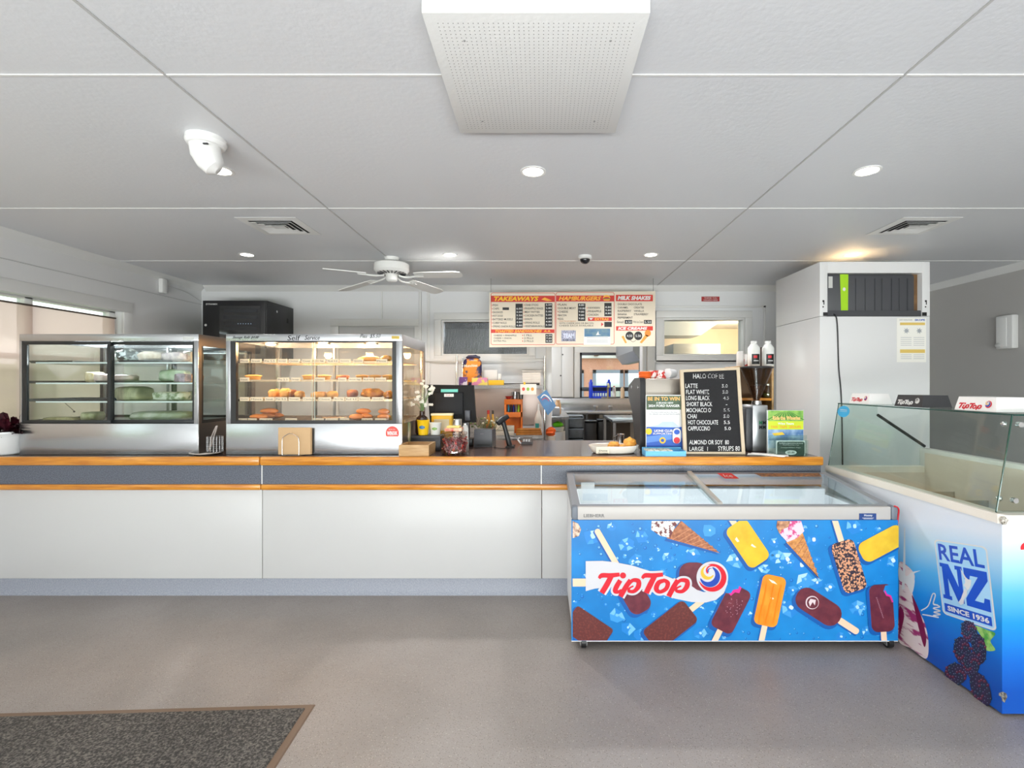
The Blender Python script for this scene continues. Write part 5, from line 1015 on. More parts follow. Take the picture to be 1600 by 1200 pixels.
for k, (px0, px1, lab) in enumerate(((1011, 1031, 'left pile of printed raffle slips in the blue tray'), (1033, 1052, 'right pile of printed raffle slips in the blue tray'))): 
    o = B().m(M('e9e6da', .6, var='8fae8a', scale=60, lo=.5, hi=.56)).box(X(px0, Yh), X(px1, Yh), Yh+.008, Yh+.11, c0+.0148, c0+.038, .001).build('raffle_slips', None, None, lab, 'paper slips', 'raffle slips in the blue tray')
# letter board
YL = 3.235; yT = .10; BLq = [Vector((X(1071.5, YL), YL, Z(711, YL))), Vector((X(1165, YL), YL, Z(706, YL)))]
bl_, br_ = Vector((X(1068, YL), YL, c0+.001)), Vector((X(1164, YL-.01), YL-.012, c0+.001)); yt_ = YL+.085
tl_, tr_ = Vector((X(1062.5, yt_), yt_, Z(578, yt_))), Vector((X(1155, yt_-.01), yt_-.012, Z(574, yt_)))
def LBd(u, v, o=0): a = bl_*(1-u)+br_*u; c = tl_*(1-u)+tr_*u; return a*(1-v)+c*v+nL*o
nL = (br_-bl_).cross(tl_-bl_).normalized()
e = thing('letter_board', 'black felt letter board with coffee prices in a pale wood frame', 'letter board', tuple((bl_+br_)/2))
B().prism([LBd(.04, .02), LBd(.96, .02), LBd(.96, .98), LBd(.04, .98)], -nL*.012).build('felt', M('1d1c1e', .9), e)
b = B()
for k in range(64): v = .03+.94*k/64; b.prism([LBd(.05, v, .0), LBd(.95, v, .0), LBd(.95, v+.007, .0), LBd(.05, v+.007, .0)], nL*.0012)
b.build('felt_ridges', M('29282a', .9), e)
for q in ([(0, 0), (1, 0), (1, .03), (0, .03)], [(0, .97), (1, .97), (1, 1), (0, 1)], [(0, .03), (.055, .03), (.055, .97), (0, .97)], [(.945, .03), (1, .03), (1, .97), (.945, .97)]): B().prism([LBd(*p, .006) for p in q], -nL*.024).build('frame_rail', M('cdbb9f', .5), e)
def LP_(px, py):     # intersect view ray with board plane
    d = Vector(((px-CX)/F, 1, -(py-CY)/F)); o = Vector((0, 0, ZC)); t_ = (bl_+nL*.002-o).dot(nL)/d.dot(nL); return o+d*t_
b = B().m(PURE)
def lt(s, x0, y0, x1, y1): b.text(s, LP_(x0, y1), LP_(x1, y1), LP_(x0, y0), .004)
lt('HALO COF EE', 1083, 584, 1131, 591.5)
for s, x0, x1, y, pr_, xa_, xb_ in (('LATTE', 1071, 1090, 599.5, '5.0', 1128, 1137), ('FLAT WHITE', 1072, 1108, 609, '5.0', 1129, 1137.5), ('LONG BLACK', 1072, 1109, 618.5, '4.5', 1130, 1139), ('SHORT BLACK', 1072.5, 1113, 628, '-', 1134, 1136), ('MOCHACCI O', 1072.5, 1111, 637.5, '5.5', 1130.5, 1140), ('CHAI', 1074, 1088.5, 647, '5.0', 1130.5, 1139.5), ('HOT CHOCOLATE', 1075, 1122, 656.5, '5.5', 1131, 1140.5), ('CAPPUCCINO', 1075, 1109.5, 666, '5.0', 1132, 1142)):
    lt(s, x0, y, x1, y+6.8)
    lt(pr_, xa_, y+.8, xb_, y+6) if pr_ != '-' else b.poly([LP_(1134, y+4), LP_(1136.5, y+4), LP_(1136.5, y+5), LP_(1134, y+5)])
lt('ALMOND OR SOY  80', 1077, 687.5, 1139, 694.5); lt('LARGE  1', 1077, 698, 1106, 704.5); lt('SYRUPS 80', 1122, 697, 1156, 704.5)
b.build('lettering', None, e)
B().prism([LBd(.45, .8, -.02), LBd(.55, .8, -.02), LBd(.55, .04, -.02)+Vector((0, .1, -.0)), LBd(.45, .04, -.02)+Vector((0, .1, 0))], (0, .004, 0)).build('easel_leg', PALEW, e)
# grinder
YG = 3.46; xg = X(1181.5, YG); e = thing('coffee_grinder', 'tall coffee grinder with a clear cone hopper beside the letter board', 'grinder', (xg, YG, c0))
x0, x1 = X(1176, YG-.08), X(1200, YG-.08); B().box(x0, x1, YG-.08, YG+.10, c0, Z(633, YG-.08), .006).build('housing', M('b0b2b4', .3, .7), e)
B().box(x0-.045, x0-.0008, YG-.078, YG+.12, c0+.0, Z(636, YG), .008).build('side_housing', M('3a3c40', .45), e)
zh0, zh1 = Z(626, YG), Z(575.5, YG); rh = (X(1206, YG)-X(1158, YG))/2; xg2 = X(1182, YG)
B().lathe([(.03, -.035), (.034, -.02), (.03, 0)], (xg2, YG, zh0), 24).build('collar', CHROME, e)
B().lathe([(.022, 0), (.024, .01), (rh, zh1-zh0), (rh-.003, zh1-zh0), (.020, .01), (.018, 0)], (xg2, YG, zh0), 32, cap=False).build('hopper', glass('e6dfd8', 1.5), e)
B().lathe([(rh+.002, 0), (rh+.004, .006), (rh*.9, .014), (.001, .016)], (xg2, YG, zh1), 32).build('hopper_lid', M('2b2b2c', .4), e)
B().lathe([(.016, .006), (rh*.46, (zh1-zh0)*.46), (rh*.2, (zh1-zh0)*.5), (.001, (zh1-zh0)*.48)], (xg2, YG, zh0), 28).build('coffee_beans', M('3d2a1e', .5, var='6a4a33', scale=110, bump=.6, bscale=120), e)
b = B().m(M('2e8b57', .5)); Pg = PY(YG-.08, .0015); quadtext(b, 'M', Pg, 1186, 657.5, 1190.8, 663.5, .03); b.m(INK); quadtext(b, 'M', Pg, 1191.6, 657.5, 1196.5, 663.5, .03); quadtext(b, 'M', Pg, 1186, 664.5, 1190.8, 670.5, .03); quadtext(b, 'M', Pg, 1191.6, 664.5, 1196.5, 670.5, .03); b.build('logo', None, e)
# hutch behind grinder with bottles
YH = 3.60; x0, x1 = X(1152, YH), X(1209, YH); zH = Z(572, YH)
e = thing('coffee_shelf', 'small wooden shelf unit behind the coffee grinder', 'shelf', ((x0+x1)/2, YH+.12, c0))
B().box(x0, x0+.015, YH+.0, YH+.25, c0, zH-.016).build('side', PALEW, e); B().box(x1-.015, x1, YH+.0, YH+.25, c0, zH-.016).build('side', PALEW, e); B().box(x0, x1, YH, YH+.25, zH-.016, zH, .002).build('shelf', PALEW, e)
B().box(x0+.016, x1-.016, YH, YH+.235, Z(626, YH), Z(622, YH), .002).build('shelf', WOOD, e); B().box(x0+.016, x1-.016, YH+.236, YH+.25, c0, zH-.017).build('back_panel', M('6e543a', .6), e)
zH += .0008
for (px0, px1, py0, lab) in ((1168.5, 1187, 533, 'left white syrup bottle with a black label above the grinder'), (1191, 1209, 533, 'right white syrup bottle with a black label beside the fridge')):
    r = (X(px1, YH)-X(px0, YH))/2; x_ = X((px0+px1)/2, YH+.08); h = Z(py0, YH+.08)-zH; y_ = YH+.08; e = thing('syrup_bottle', lab, 'bottle', (x_, y_, zH)); B().lathe([(r*.95, 0), (r, .006), (r, h*.72), (r*.6, h*.86), (r*.45, h*.9)], (x_, y_, zH), 26).build('bottle', M('e2e3df', .35), e); B().lathe([(r*.5, h*.9), (r*.5, h), (.001, h)], (x_, y_, zH), 20).build('cap', PURE, e)
    b = B().m(BLACK); lw = lambda f0, f1, o: [(x_+(r+o)*math.sin(a), y_-(r+o)*math.cos(a), zH+h*f) for a in [(-.7+k*.14) for k in range(11)] for f in (f0, f1)]; qd = [(2*k, 2*k+2, 2*k+3, 2*k+1) for k in range(10)]
    b.mesh(lw(.08, .48, .0012), qd); b.m(RED).mesh(lw(.32, .42, .002)[4:14], [(2*k, 2*k+2, 2*k+3, 2*k+1) for k in range(4)]); b.m(PURE).mesh(lw(.2, .23, .002)[4:18], [(2*k, 2*k+2, 2*k+3, 2*k+1) for k in range(6)]); b.build('label', None, e)
for (px, py0, col, r, lab) in ((1156.5, 549, 'd9d4d0', .026, 'stack of printed white cups beside the left syrup bottle'), (1188.5, 543, '4a3a34', .022, 'dark bottle between the two white syrup bottles')):
    x_ = X(px, YH+.17 if px > 1180 else YH+.06); y_ = YH+.17 if px > 1180 else YH+.06; h = Z(py0, y_)-zH; b = B().lathe([(r, 0), (r, h*.8), (r*.8, h), (.001, h)], (x_, y_, zH), 22); b.build('cup_stack' if px < 1180 else 'dark_bottle', M(col, .4), None, lab, 'cups' if px < 1180 else 'bottle')
x_ = X(1165, YH+.06); B().lathe([(.014, 0), (.014, .09), (.001, .09)], (x_, YH+.06, zH), 16).build('label_jar', M('e0d8d4', .4, var='b8322c', scale=20, lo=.5, hi=.53), None, 'slim red and white jar left of the syrup bottles', 'jar')
zj = Z(622, YH)+.0008; x_ = X(1200, YH+.05); e = thing('glass_jar', 'small clear jar on the wooden shelf next to the fridge', 'jar', (x_, YH+.06, zj)); B().lathe([(.034, 0), (.036, .006), (.036, .08), (.03, .09), (.027, .09), (.033, .08), (.033, .008), (.001, .006)], (x_, YH+.06, zj), 24).build('glass', glass('e6e0d6', 1.5), e); B().lathe([(.031, .0905), (.031, .102), (.001, .102)], (x_, YH+.06, zj), 20).build('lid', CHROME, e); B().lathe([(.031, .008), (.031, .035), (.001, .036)], (x_, YH+.06, zj), 20).build('contents', M('6d7a45', .6), e)
# flyer holders
Yq = 3.27; e = thing('brochure_holder', 'clear holder of colourful vineyard brochures at the right end of the counter', 'brochure holder', (X(1227, Yq), Yq, c0)); P_ = PY(Yq, .0015); P2 = PY(Yq, .003)
B().box(X(1199, Yq), X(1255.5, Yq), Yq, Yq+.012, c0+.002, Z(641, Yq)).build('brochure', PURE, e)
b = B().m(M('5f9a3c', .5, var='9cc25a', scale=18)); rect(b, P_, 1200, 641.5, 1255, 658); b.m(M('3f7a2a', .5))
for k in range(9): b.poly([P2(1227+(k-4)*2, 644), P2(1227+(k-4)*2+1, 644), P2(1227+(k-4)*7+2, 656), P2(1227+(k-4)*7-1.5, 656)])
b.m(M('f0c37a', .5)); quadtext(b, 'Ride the Wineries', PY(Yq, .0045), 1207, 650, 1250, 656, .04); b.m(M('c8d62a', .5)); rect(b, P_, 1200, 658, 1255, 671); b.m(PURE); quadtext(b, 'Wine Tours', P2, 1215, 660, 1240, 663.5, .03); b.m(M('e39a2c', .5)); quadtext(b, 'TAXI  TRIPS  GROUPS', P2, 1204, 665, 1251, 669, .02)
b.m(M('3f6fa8', .5, var='a9c4dc', scale=12)); rect(b, P_, 1200, 671, 1255, 688); b.m(M('e9c23a', .5)); b.poly([P2(1206, 677), P2(1222, 675), P2(1226, 679), P2(1210, 681)]); b.m(M('9fb9d8', .5, var='e8eef5', scale=20)); rect(b, P_, 1200, 688, 1255, 700); b.build('print', None, e)
B().box(X(1198, Yq), X(1257, Yq), Yq-.03, Yq-.027, c0+.0, Z(680, Yq-.03)).box(X(1198, Yq), X(1257, Yq), Yq-.027, Yq+.03, c0, c0+.0018).box(X(1198, Yq), X(1256.5, Yq), Yq+.014, Yq+.017, c0, Z(640, Yq)).build('acrylic_holder', glass('eef6f4', 1.3), e)
Yr = 3.17; e = thing('price_sign_holder', 'small clear holder with a dark green five dollar sign, in front of the brochures', 'sign', (X(1237, Yr), Yr, c0)); P_ = PY(Yr, .0015)
B().box(X(1213, Yr), X(1258, Yr), Yr, Yr+.003, c0+.004, Z(688.5, Yr)).build('card', PURE, e); b = B().m(M('1d3a32', .5)); b.poly([P_(q[0], q[1]) for q in rrect(1235.5, 701, 43, 22, 0, 3)]); b.m(PURE); P2 = PY(Yr, .003)
quadtext(b, 'The World is a Book and those who do not', P2, 1217, 691.5, 1254, 693.5); quadtext(b, 'Travel Read Only a Page', P2, 1223, 694.5, 1248, 696.5); quadtext(b, 'Limited Edition Maps', P2, 1220, 698.5, 1251, 700.5)
b.poly([P2(1235.5+9*math.cos(a), 707+3.6*math.sin(a)) for a in [k*PI/10 for k in range(20)]]); b.m(M('1d3a32', .5)); quadtext(b, '$5.00', PY(Yr, .0045), 1230, 705.3, 1241, 708.8, .02); b.build('print', None, e)
B().box(X(1209, Yr), X(1262, Yr), Yr-.008, Yr-.005, c0, Z(688, Yr)).box(X(1209, Yr), X(1262, Yr), Yr-.005, Yr+.03, c0, c0+.002).build('acrylic_holder', glass('eef6f4', 1.3), e)
e = thing('paper_pads', 'splayed stack of white paper slips overhanging the counter edge', 'paper', (X(1195, 3.16), 3.2, c0))
for k, (a, dx) in enumerate(((-.5, 0), (-.62, .01), (-.42, .02))):
    b = B(); b.xf = Matrix.Translation((X(1198, 3.18)+dx, 3.2-.012*k, c0+.0035*k)) @ Matrix.Rotation(a, 4, 'Z'); b.box(-.105, .105, -.035, .035, 0, .003); b.build('slip', M('f1eeea', .6), e)
# ================================================================ CEILING
def downlight(px, py, r=.047, col='fff6e8', pw=6, lab='', amber=False):
    Y = Yt(py); x = X(px, Y); e = thing('downlight', lab, 'ceiling light', (x, Y, H), 'recessed ceiling downlights')
    B().lathe([(r+.012, 0), (r+.012, -.003), (r, -.004), (r-.003, -.001)], (x, Y, H), 28, cap=False).build('trim_ring', M('f0f0ee', .4), e)
    B().lathe([(r-.003, -.0012), (.001, -.0015)], (x, Y, H), 28).build('lamp', M(col, .4, emit=14), e)
    spot('downlight_or_fill', (x, Y, H-.02), pw, (1, .66, .33) if amber else (1, .975, .95), r, 130 if py < 300 else 162)
for px, py, lab in ((343, 266, 'bright round downlight beside the white eyeball spotlight'), (833, 268, 'bright round downlight behind the perforated ceiling panel'), (1355, 267, 'bright round downlight in front of the right ceiling vent'), (386, 398, 'small downlight behind the left ceiling vent'), (703, 398, 'small downlight just right of the ceiling fan'), (1017, 398, 'small downlight right of the black dome camera')):
    downlight(px, py, .052 if py < 300 else .05, lab=lab, pw=8 if py < 300 else 44)
for px_, y_ in ((-1.5, .35), (0, .35), (1.5, .35), (-1.5, -1.6), (0, -1.6), (1.5, -1.6)): spot('downlight_or_fill', (px_, y_, H-.02), 11, (1, .97, .94), .05, 125)  # added unseen spots without fittings, overhead and behind the camera, to lift the floor
Y = Yt(398); x = X(1331, Y)
downlight(1331, 398, .05, 'ffd9a0', 3, 'warm amber downlight above the tall white fridge', True)
# perforated panel
ya, yb = 1.29*1.054, 1.91*1.054; zpn = Z(20, ya)
x0, x1, x2, x3 = X(660, ya), X(1011, ya), X(718, yb), X(965, yb); x0 = (x0+x2)/2; x1 = (x1+x3)/2
e = thing('perforated_ceiling_panel', 'square white perforated panel mounted below the ceiling', 'ceiling panel', ((x0+x1)/2, (ya+yb)/2, H))
cur = M('dededc', .6, bump=.2, bscale=60); B().box(x0, x1, ya, yb, zpn, H-.0005, .003).build('panel', cur, e)
b = B(); NN = 40; random.seed(2)
for i in range(NN):
    for j in range(NN):
        u = .06+.88*i/(NN-1); v = .06+.88*j/(NN-1); xx = x0+(x1-x0)*u; yy = ya+(yb-ya)*v; r = .0015
        b.poly([(xx+r*math.cos(k*PI/3), yy+r*math.sin(k*PI/3), zpn-.0004) for k in range(6)])
b.build('perforations', M('3d3d3d', .8), e, smooth=False)
b = B()
for (u, v) in ((.16, .17), (.85, .17), (.16, .86), (.85, .86)): b.blob((x0+(x1-x0)*u, ya+(yb-ya)*v, zpn), (.004, .004, .002), n=10)
b.build('screw', M('9a9a98', .5), e)
# vents
def vent(x0, x1, y0, y1, lab):
    e = thing('ceiling_vent', lab, 'air vent', ((x0+x1)/2, (y0+y1)/2, H), 'square ceiling air vents')
    B().box(x0+.01, x1-.01, y0+.01, y1-.01, H-.0025, H-.0005).build('duct_opening', M('2a2a2c', .8), e)
    def ring(i0, i1, za, zb):
        b = B(); r = lambda i, z: [(x0+i, y0+i, z), (x1-i, y0+i, z), (x1-i, y1-i, z), (x0+i, y1-i, z)]
        b.loft([r(i0, za), r(i1, zb), r(i1, zb-.002), r(i0, za-.002)], False, True); return b
    ring(0, .05, H-.002, H-.006).build('frame', M('e6e6e4', .4), e)
    for k in range(3): i = .062+k*.033; ring(i, i+.019, H-.012, H-.004).build('louvre', M('e6e6e4', .4), e)
    i = .16; B().loft([[(x0+i-.01, y0+i-.01, H-.010), (x1-i+.01, y0+i-.01, H-.010), (x1-i+.01, y1-i+.01, H-.010), (x0+i-.01, y1-i+.01, H-.010)], [(x0+i+.01, y0+i+.01, H-.004), (x1-i-.01, y0+i+.01, H-.004), (x1-i-.01, y1-i-.01, H-.004), (x0+i+.01, y1-i-.01, H-.004)]]).build('core', M('e6e6e4', .4), e)
yv0, yv1 = Yt(339), Yt(366)
vent(X(366, yv0), X(462, yv0), yv0, yv1, 'square white ceiling vent on the left, before the fan')
vent(X(1412, yv0), X(1505, yv0), yv0, yv1, 'square white ceiling vent on the right, above the scooping cabinet')
# eyeball spotlight
Y = 2.13; x = X(322, Y); e = thing('eyeball_spotlight', 'white round ceiling fitting with an angled elbow head', 'spotlight', (x, Y, H))
B().lathe([(.076, 0), (.078, -.02), (.07, -.034), (.062, -.036)], (x, Y, H), 32).build('base', M('ececea', .4), e)
B().tube([(x-.004, Y, H-.03), (x, Y, H-.065), (x+.012, Y+.008, H-.095), (x+.03, Y+.015, H-.12), (x+.042, Y+.02, H-.13)], [.06, .059, .054, .044, .02], 24).build('head', M('ececea', .4), e)
B().box(x+.03, x+.05, Y-.066, Y-.058, H-.055, H-.05).build('slot', DARK, e)
# fan
Y = 4.14; x = X(612, Y); e = thing('ceiling_fan', 'white ceiling fan with four flat blades', 'ceiling fan', (x, Y, H)); FW = M('e9e9e6', .4); fz = lambda py: Z(py, Y)
B().lathe([(.062, 0), (.064, fz(402)-H), (.05, fz(408)-H), (.045, fz(412)-H)], (x, Y, H), 28).build('canopy', FW, e)
zt_, zb_ = fz(411), fz(429); B().lathe([(.05, zt_+.004-H), (.12, zt_-H), (.142, zt_-.012-H), (.142, zb_+.03-H), (.125, zb_+.01-H), (.05, zb_-H)], (x, Y, H), 36).build('motor_housing', FW, e)
b = B()
for k in range(20): a = 2*PI*k/20; b.box(-.002, .002, -.002, .002, 0, .001) if False else b.tube([(x+.07*math.cos(a), Y+.07*math.sin(a), zb_+.0015), (x+.118*math.cos(a), Y+.118*math.sin(a), zb_+.0085)], .005, 5)
b.build('vent_slots', DARK, e); B().lathe([(.05, zb_-H), (.05, zb_-.012-H), (.045, zb_-.05-H), (.03, zb_-.062-H), (.001, zb_-.062-H)], (x, Y, H), 28).build('switch_cup', FW, e)
zB = zb_-.008
for tip, L, dz in ((math.radians(194), .54, .03), (math.radians(148), .66, -.06), (math.radians(60), .60, -.05), (math.radians(-4), .60, -.0)):
    b = B(); b.xf = Matrix.Translation((x, Y, zB)) @ Matrix.Rotation(tip, 4, 'Z') @ Matrix.Rotation(-dz*1.6, 4, 'Y') @ Matrix.Rotation(math.radians(-9), 4, 'X')
    o = [(.2, -.05), (.26, -.062), (L-.05, -.066), (L-.01, -.05), (L, 0), (L-.01, .05), (L-.05, .066), (.26, .062), (.2, .05)]; b.prism([(p[0], p[1], -.004) for p in o], (0, 0, .007)); bd = b.build('blade', FW, e)
    b = B(); b.xf = Matrix.Translation((x, Y, zB)) @ Matrix.Rotation(tip, 4, 'Z') @ Matrix.Rotation(-dz*1.6, 4, 'Y'); b.tube([(.06, 0, -.002), (.12, .012, -.016), (.2, .0, -.012), (.27, 0, -.010)], .008, 8, smooth=4).box(.2, .27, -.03, .03, -.013, -.009, .002); b.build('blade_bracket', FW, bd)
# dome camera
Y = Yt(400); x = X(914, Y); e = thing('dome_camera', 'small black dome security camera on the ceiling', 'camera', (x, Y, H)); B().lathe([(.056, 0), (.056, -.02), (.046, -.028)], (x, Y, H), 28).build('mount', M('e4e4e2', .4), e); B().blob((x, Y, H-.03), (.042, .042, .036), n=24).build('dome', M('1b1c20', .1, coat=.5), e)
# sensors on the walls
y = XL*F/(251-CX); z = Z(447, y); e = thing('wall_sensor', 'small white motion sensor high on the wall above the blind', 'sensor', (XL, y, z-.05)); b = B().box(XL+.0005, XL+.045, y-.035, y+.035, z-.07, z+.07, .012); b.build('body', M('e9e9e7', .4), e)
B().tube([(XL+.004, y+.035, z+.02), (XL+.004, y+.3, z+.01), (XL+.004, y+.55, z-.05), (XL+.004, y+.75, z-.13)], .003, 6, smooth=5).build('cable', M('cfcfcd', .5), e)
y0_, y1_ = 4.34, 4.50; z0_, z1_ = Z(545, 4.42), Z(493, 4.42)
e = thing('wall_unit', 'slim white wall mounted sensor box on the grey right wall', 'sensor', (XR, 4.42, z0_)); B().box(XR-.06, XR-.0005, y0_, y1_, z0_, z1_, .01).build('body', M('e4e4e2', .4), e); B().box(XR-.066, XR-.06, y0_+.05, y1_-.012, z0_+.02, z1_-.02, .003).build('cover', M('ededeb', .35), e); B().blob((XR-.062, y1_-.03, z0_+.035), (.02, .03, .022), n=14).build('sensor_window', M('c4c4c2', .3), e)

# ================================================================ FRIDGE WITH OPEN TOP COMPARTMENT
YFd, YFb = 3.9, 4.63; x0, x1 = X(1281, YFd), X(1453, YFd); ztF = Z(409, YFd); zs = Z(494, YFd)
e = thing('upright_fridge', 'tall glossy white upright fridge with an open compartment at the top', 'fridge', ((x0+x1)/2, (YFd+YFb)/2, 0))
B().box(x0, x1, YFd, YFb, .06, zs-.002, .004).build('body', GLOSSW, e); B().box(x0+.02, x1-.02, YFd+.02, YFb-.02, 0, .06).build('plinth', DARK, e)
ox0, ox1, oz0, oz1 = X(1293, YFd), X(1441, YFd), zs, Z(426.5, YFd)
b = B().box(x0, ox0, YFd, YFb, zs+.001, ztF, .002).box(ox1, x1, YFd, YFb, zs+.001, ztF, .002).box(ox0, ox1, YFd, YFb, oz1, ztF).box(ox0, ox1, YFb-.03, YFb, zs+.001, oz1); b.build('top_compartment', GLOSSW, e)
b = B().m(BLACK)
for (xx) in (1287, 1447):
    Pq = PY(YFd, .0012); b.poly([Pq(xx-2, 469), Pq(xx+1, 469), Pq(xx+1, 476), Pq(xx-.5, 476), Pq(xx-.5, 472), Pq(xx-2, 472)]); b.poly([Pq(xx-1+1.2*math.cos(a), 479.5+1.2*math.sin(a)) for a in [k*PI/5 for k in range(10)]])
rect(b, PY(YFd, .001), 1286, 488, 1293.2, 493.6); rect(b, PY(YFd, .001), 1440.8, 488, 1448, 493.6); b.build('hinge_slots', None, e)
b = B().m(M('f4f2ea', .6)); rect(b, PY(YFd, .0012), 1401, 497, 1447, 566); b.build('notice', None, e)
b = B(); Pq = PY(YFd, .0024); b.m(M('e3c468', .6)); rect(b, Pq, 1406, 504, 1445, 508); rect(b, Pq, 1406, 546, 1445, 551.5); b.m(M('8a8f98', .6)); quadtext(b, 'SAFETY INSTRUCTIONS', Pq, 1405, 499, 1425, 501); b.m(BLUE); quadtext(b, 'SKOPE', Pq, 1429, 498.5, 1445, 501.5, .03); b.m(M('b9bcc0', .6))
for y in (527, 530, 533, 536, 539, 554, 557, 560): rect(b, Pq, 1407, y, 1424, y+.7); rect(b, Pq, 1427, y, 1444, y+.7)
b.m(M('a8acb0', .6))
for (cx_, cy_) in ((1416, 517), (1436, 517)): b.poly([Pq(cx_+(5 if k % 2 else 2.4)*math.cos(k*PI/7), cy_+(5 if k % 2 else 2.4)*math.sin(k*PI/7)) for k in range(14)])
b.build('notice_print', None, e)
Yi = YFd+.02; e2 = thing('ribbed_case', 'dark grey ribbed case with a lime green stripe, in the open top of the fridge', 'case', (X(1362, Yi), Yi+.2, zs))
CG = M('4b4c50', .5); b = B().box(ox0+.004, X(1430, Yi), Yi, Yi+.45, zs+.002, oz1-.004, .02); b.build('casing', CG, e2)
b = B()
for px in (1337, 1352, 1367, 1378, 1393, 1405, 1418): b.box(X(px, Yi)-.002, X(px, Yi)+.002, Yi-.004, Yi+.01, zs+.03, oz1-.04)
b.build('ribs', M('3e3f43', .5), e2); b = B().m(M('a6d91e', .45)); Pq = PY(Yi-.002); b.poly([Pq(1312.5, 428.5), Pq(1325.5, 428.5), Pq(1325, 485), Pq(1314, 485)]); b.m(PURE); b.poly([PY(Yi-.004)(1319+2.5*math.cos(k*PI/4), 452+3*math.sin(k*PI/4)) for k in range(8)]); b.build('green_stripe', None, e2)
b = B().m(M('c9cac6', .5)); rect(b, PY(Yi-.0015), 1294.5, 432, 1301, 450); b.build('spec_label', None, e2)
B().box(ox0+.003, ox1-.003, Yi-.012, Yi-.006, zs+.0, zs+.045).build('lower_lip', M('444549', .5), e2)
B().box(X(1432, YFd), ox1-.001, YFd+.05, YFb-.04, zs+.001, oz1-.002).build('plywood_offcut', M('8d6b44', .6, var='6d4f30', scale=10), None, 'strip of brown plywood beside the ribbed grey case in the fridge top', 'board')
B().tube([(X(1303, YFd-.01), YFd+.045, zs+.012), (X(1306, YFd-.01), YFd-.004, zs+.006), (X(1309, YFd-.01), YFd-.006, zs-.09), (X(1311, YFd-.01), YFd-.006, zs-.4), (X(1315, YFd-.01), YFd-.006, Z(620, YFd)), (X(1317, YFd-.01), YFd-.006, Z(715, YFd)), (X(1318, YFd-.01), YFd-.006, .05)], .005, 8, smooth=6).build('power_cord', M('2b2b2d', .5), None, 'black power cord hanging down the front of the fridge', 'cord')

# ================================================================ MENU BOARD
YM = 4.95; e = thing('menu_board', 'long cream takeaway menu board with red headings hung near the back wall', 'menu board', (X(895, YM), YM, Z(541.5, YM)))
bp = lambda o: (lambda u, v: PY(YM, o)(750+u/5.333, 440+v/5.333)); P0, P1, P2, P3m = bp(.001), bp(.002), bp(.003), bp(.004)
B().prism([PY(YM)(764.5, 457), PY(YM)(1024, 455), PY(YM)(1024, 541), PY(YM)(764.5, 542.5)], (0, .012, 0)).build('panel', M('dfd3bf', .5), e)
b = B(); MR = M('cc2f22', .5); OY = M('f4b13a', .5); b.m(MR)
def outline(x0, y0, x1, y1, r, w):
    pts = rrect((x0+x1)/2, (y0+y1)/2, x1-x0, y1-y0, 0, r, 5); n_ = len(pts); inn = rrect((x0+x1)/2, (y0+y1)/2, x1-x0-2*w, y1-y0-2*w, 0, r-w, 5)
    b.mesh([P0(*p) for p in pts]+[P0(*p) for p in inn], [(i, (i+1) % n_, n_+(i+1) % n_, n_+i) for i in range(n_)])
outline(90, 93, 627, 528, 18, 4); outline(632, 88, 1120, 524, 18, 4)
for q in ((90, 118, 622, 170), (90, 398, 620, 428), (636, 116, 1116, 166), (900, 298, 1098, 328), (1132, 110, 1440, 164), (1134, 372, 1440, 408)): b.poly([P0(q[0], q[1]), P0(q[2], q[1]), P0(q[2], q[3]), P0(q[0], q[3])])
def mt(s, x0, y0, x1, y1, m_, bold=0, sl=0, P=P1): b.m(m_); quadtext(b, s, P, x0, y0, x1, y1, bold, sl)
mt('TAKEAWAYS', 108, 124, 480, 162, YEL, .04, .03); mt('TOASTED SANDWICHES', 120, 402, 510, 424, OY, .04, .02); mt('HAMBURGERS', 655, 122, 1000, 158, OY, .04, .04); mt('EXTRAS', 955, 302, 1070, 324, OY, .03, .03); mt('MILK SHAKES', 1146, 120, 1418, 154, PURE, .05, .03); mt('ICE CREAMS', 1150, 378, 1388, 402, PURE, .05, .03)
for q in ([(510, 150), (540, 132), (600, 158), (560, 162)], [(530, 418), (545, 404), (560, 418)], [(560, 418), (575, 404), (590, 418)]): b.m(OY).poly([P1(*p) for p in q])
b.m(OY).poly([P1(*p) for p in stroke([(1026, 138), (1040, 122), (1070, 122), (1084, 138)], [4, 14, 14, 4])]); b.m(M('4f8a3a', .5)).poly([P1(1024, 140), P1(1086, 140), P1(1086, 146), P1(1024, 146)]); b.m(OY).poly([P1(1026, 148), P1(1084, 148), P1(1078, 158), P1(1032, 158)])
BK_ = M('1c1c1e', .6)
for q in ((296, 184, 356, 384), (540, 180, 602, 384), (545, 436, 602, 510), (816, 182, 878, 328), (1036, 178, 1096, 288), (1036, 336, 1098, 378), (1206, 320, 1268, 352), (1366, 320, 1430, 352), (188, 215, 242, 237)): b.m(BK_).poly([P0(q[0], q[1]), P0(q[2], q[1]), P0(q[2], q[3]), P0(q[0], q[3])])
def col(items, x, y, dy, w, h=17, m_=INK):
    for i, s in enumerate(items):
        if s: mt(s, x, y+i*dy, x+w*len(s), y+i*dy+h, m_, .01)
col(['FISH', 'CHIPS', 'SAUSAGES', 'HOT DOGS', 'BATTERED MUSSELS', 'CURRY ROLLS', 'SPRING ONION ROLLS'], 108, 188, 29.5, 10.3)
col(['CRAB STICKS', 'PINEAPPLE RINGS', 'MEAT PATTIES', 'CHICKEN PATTIES', 'DONUTS', 'SPRING ROLLS', 'VEGETARIAN ROLLS'], 374, 186, 29.5, 10.2)
col(['', '6.00', '3.00', '3.50', '7.00', '4.80', '4.80'], 303, 190, 28, 12, 15, PURE); col(['3.50', '2.80', '5.00', '5.00', '3.60', '4.80', '3.50'], 548, 186, 28, 12, 15, PURE)
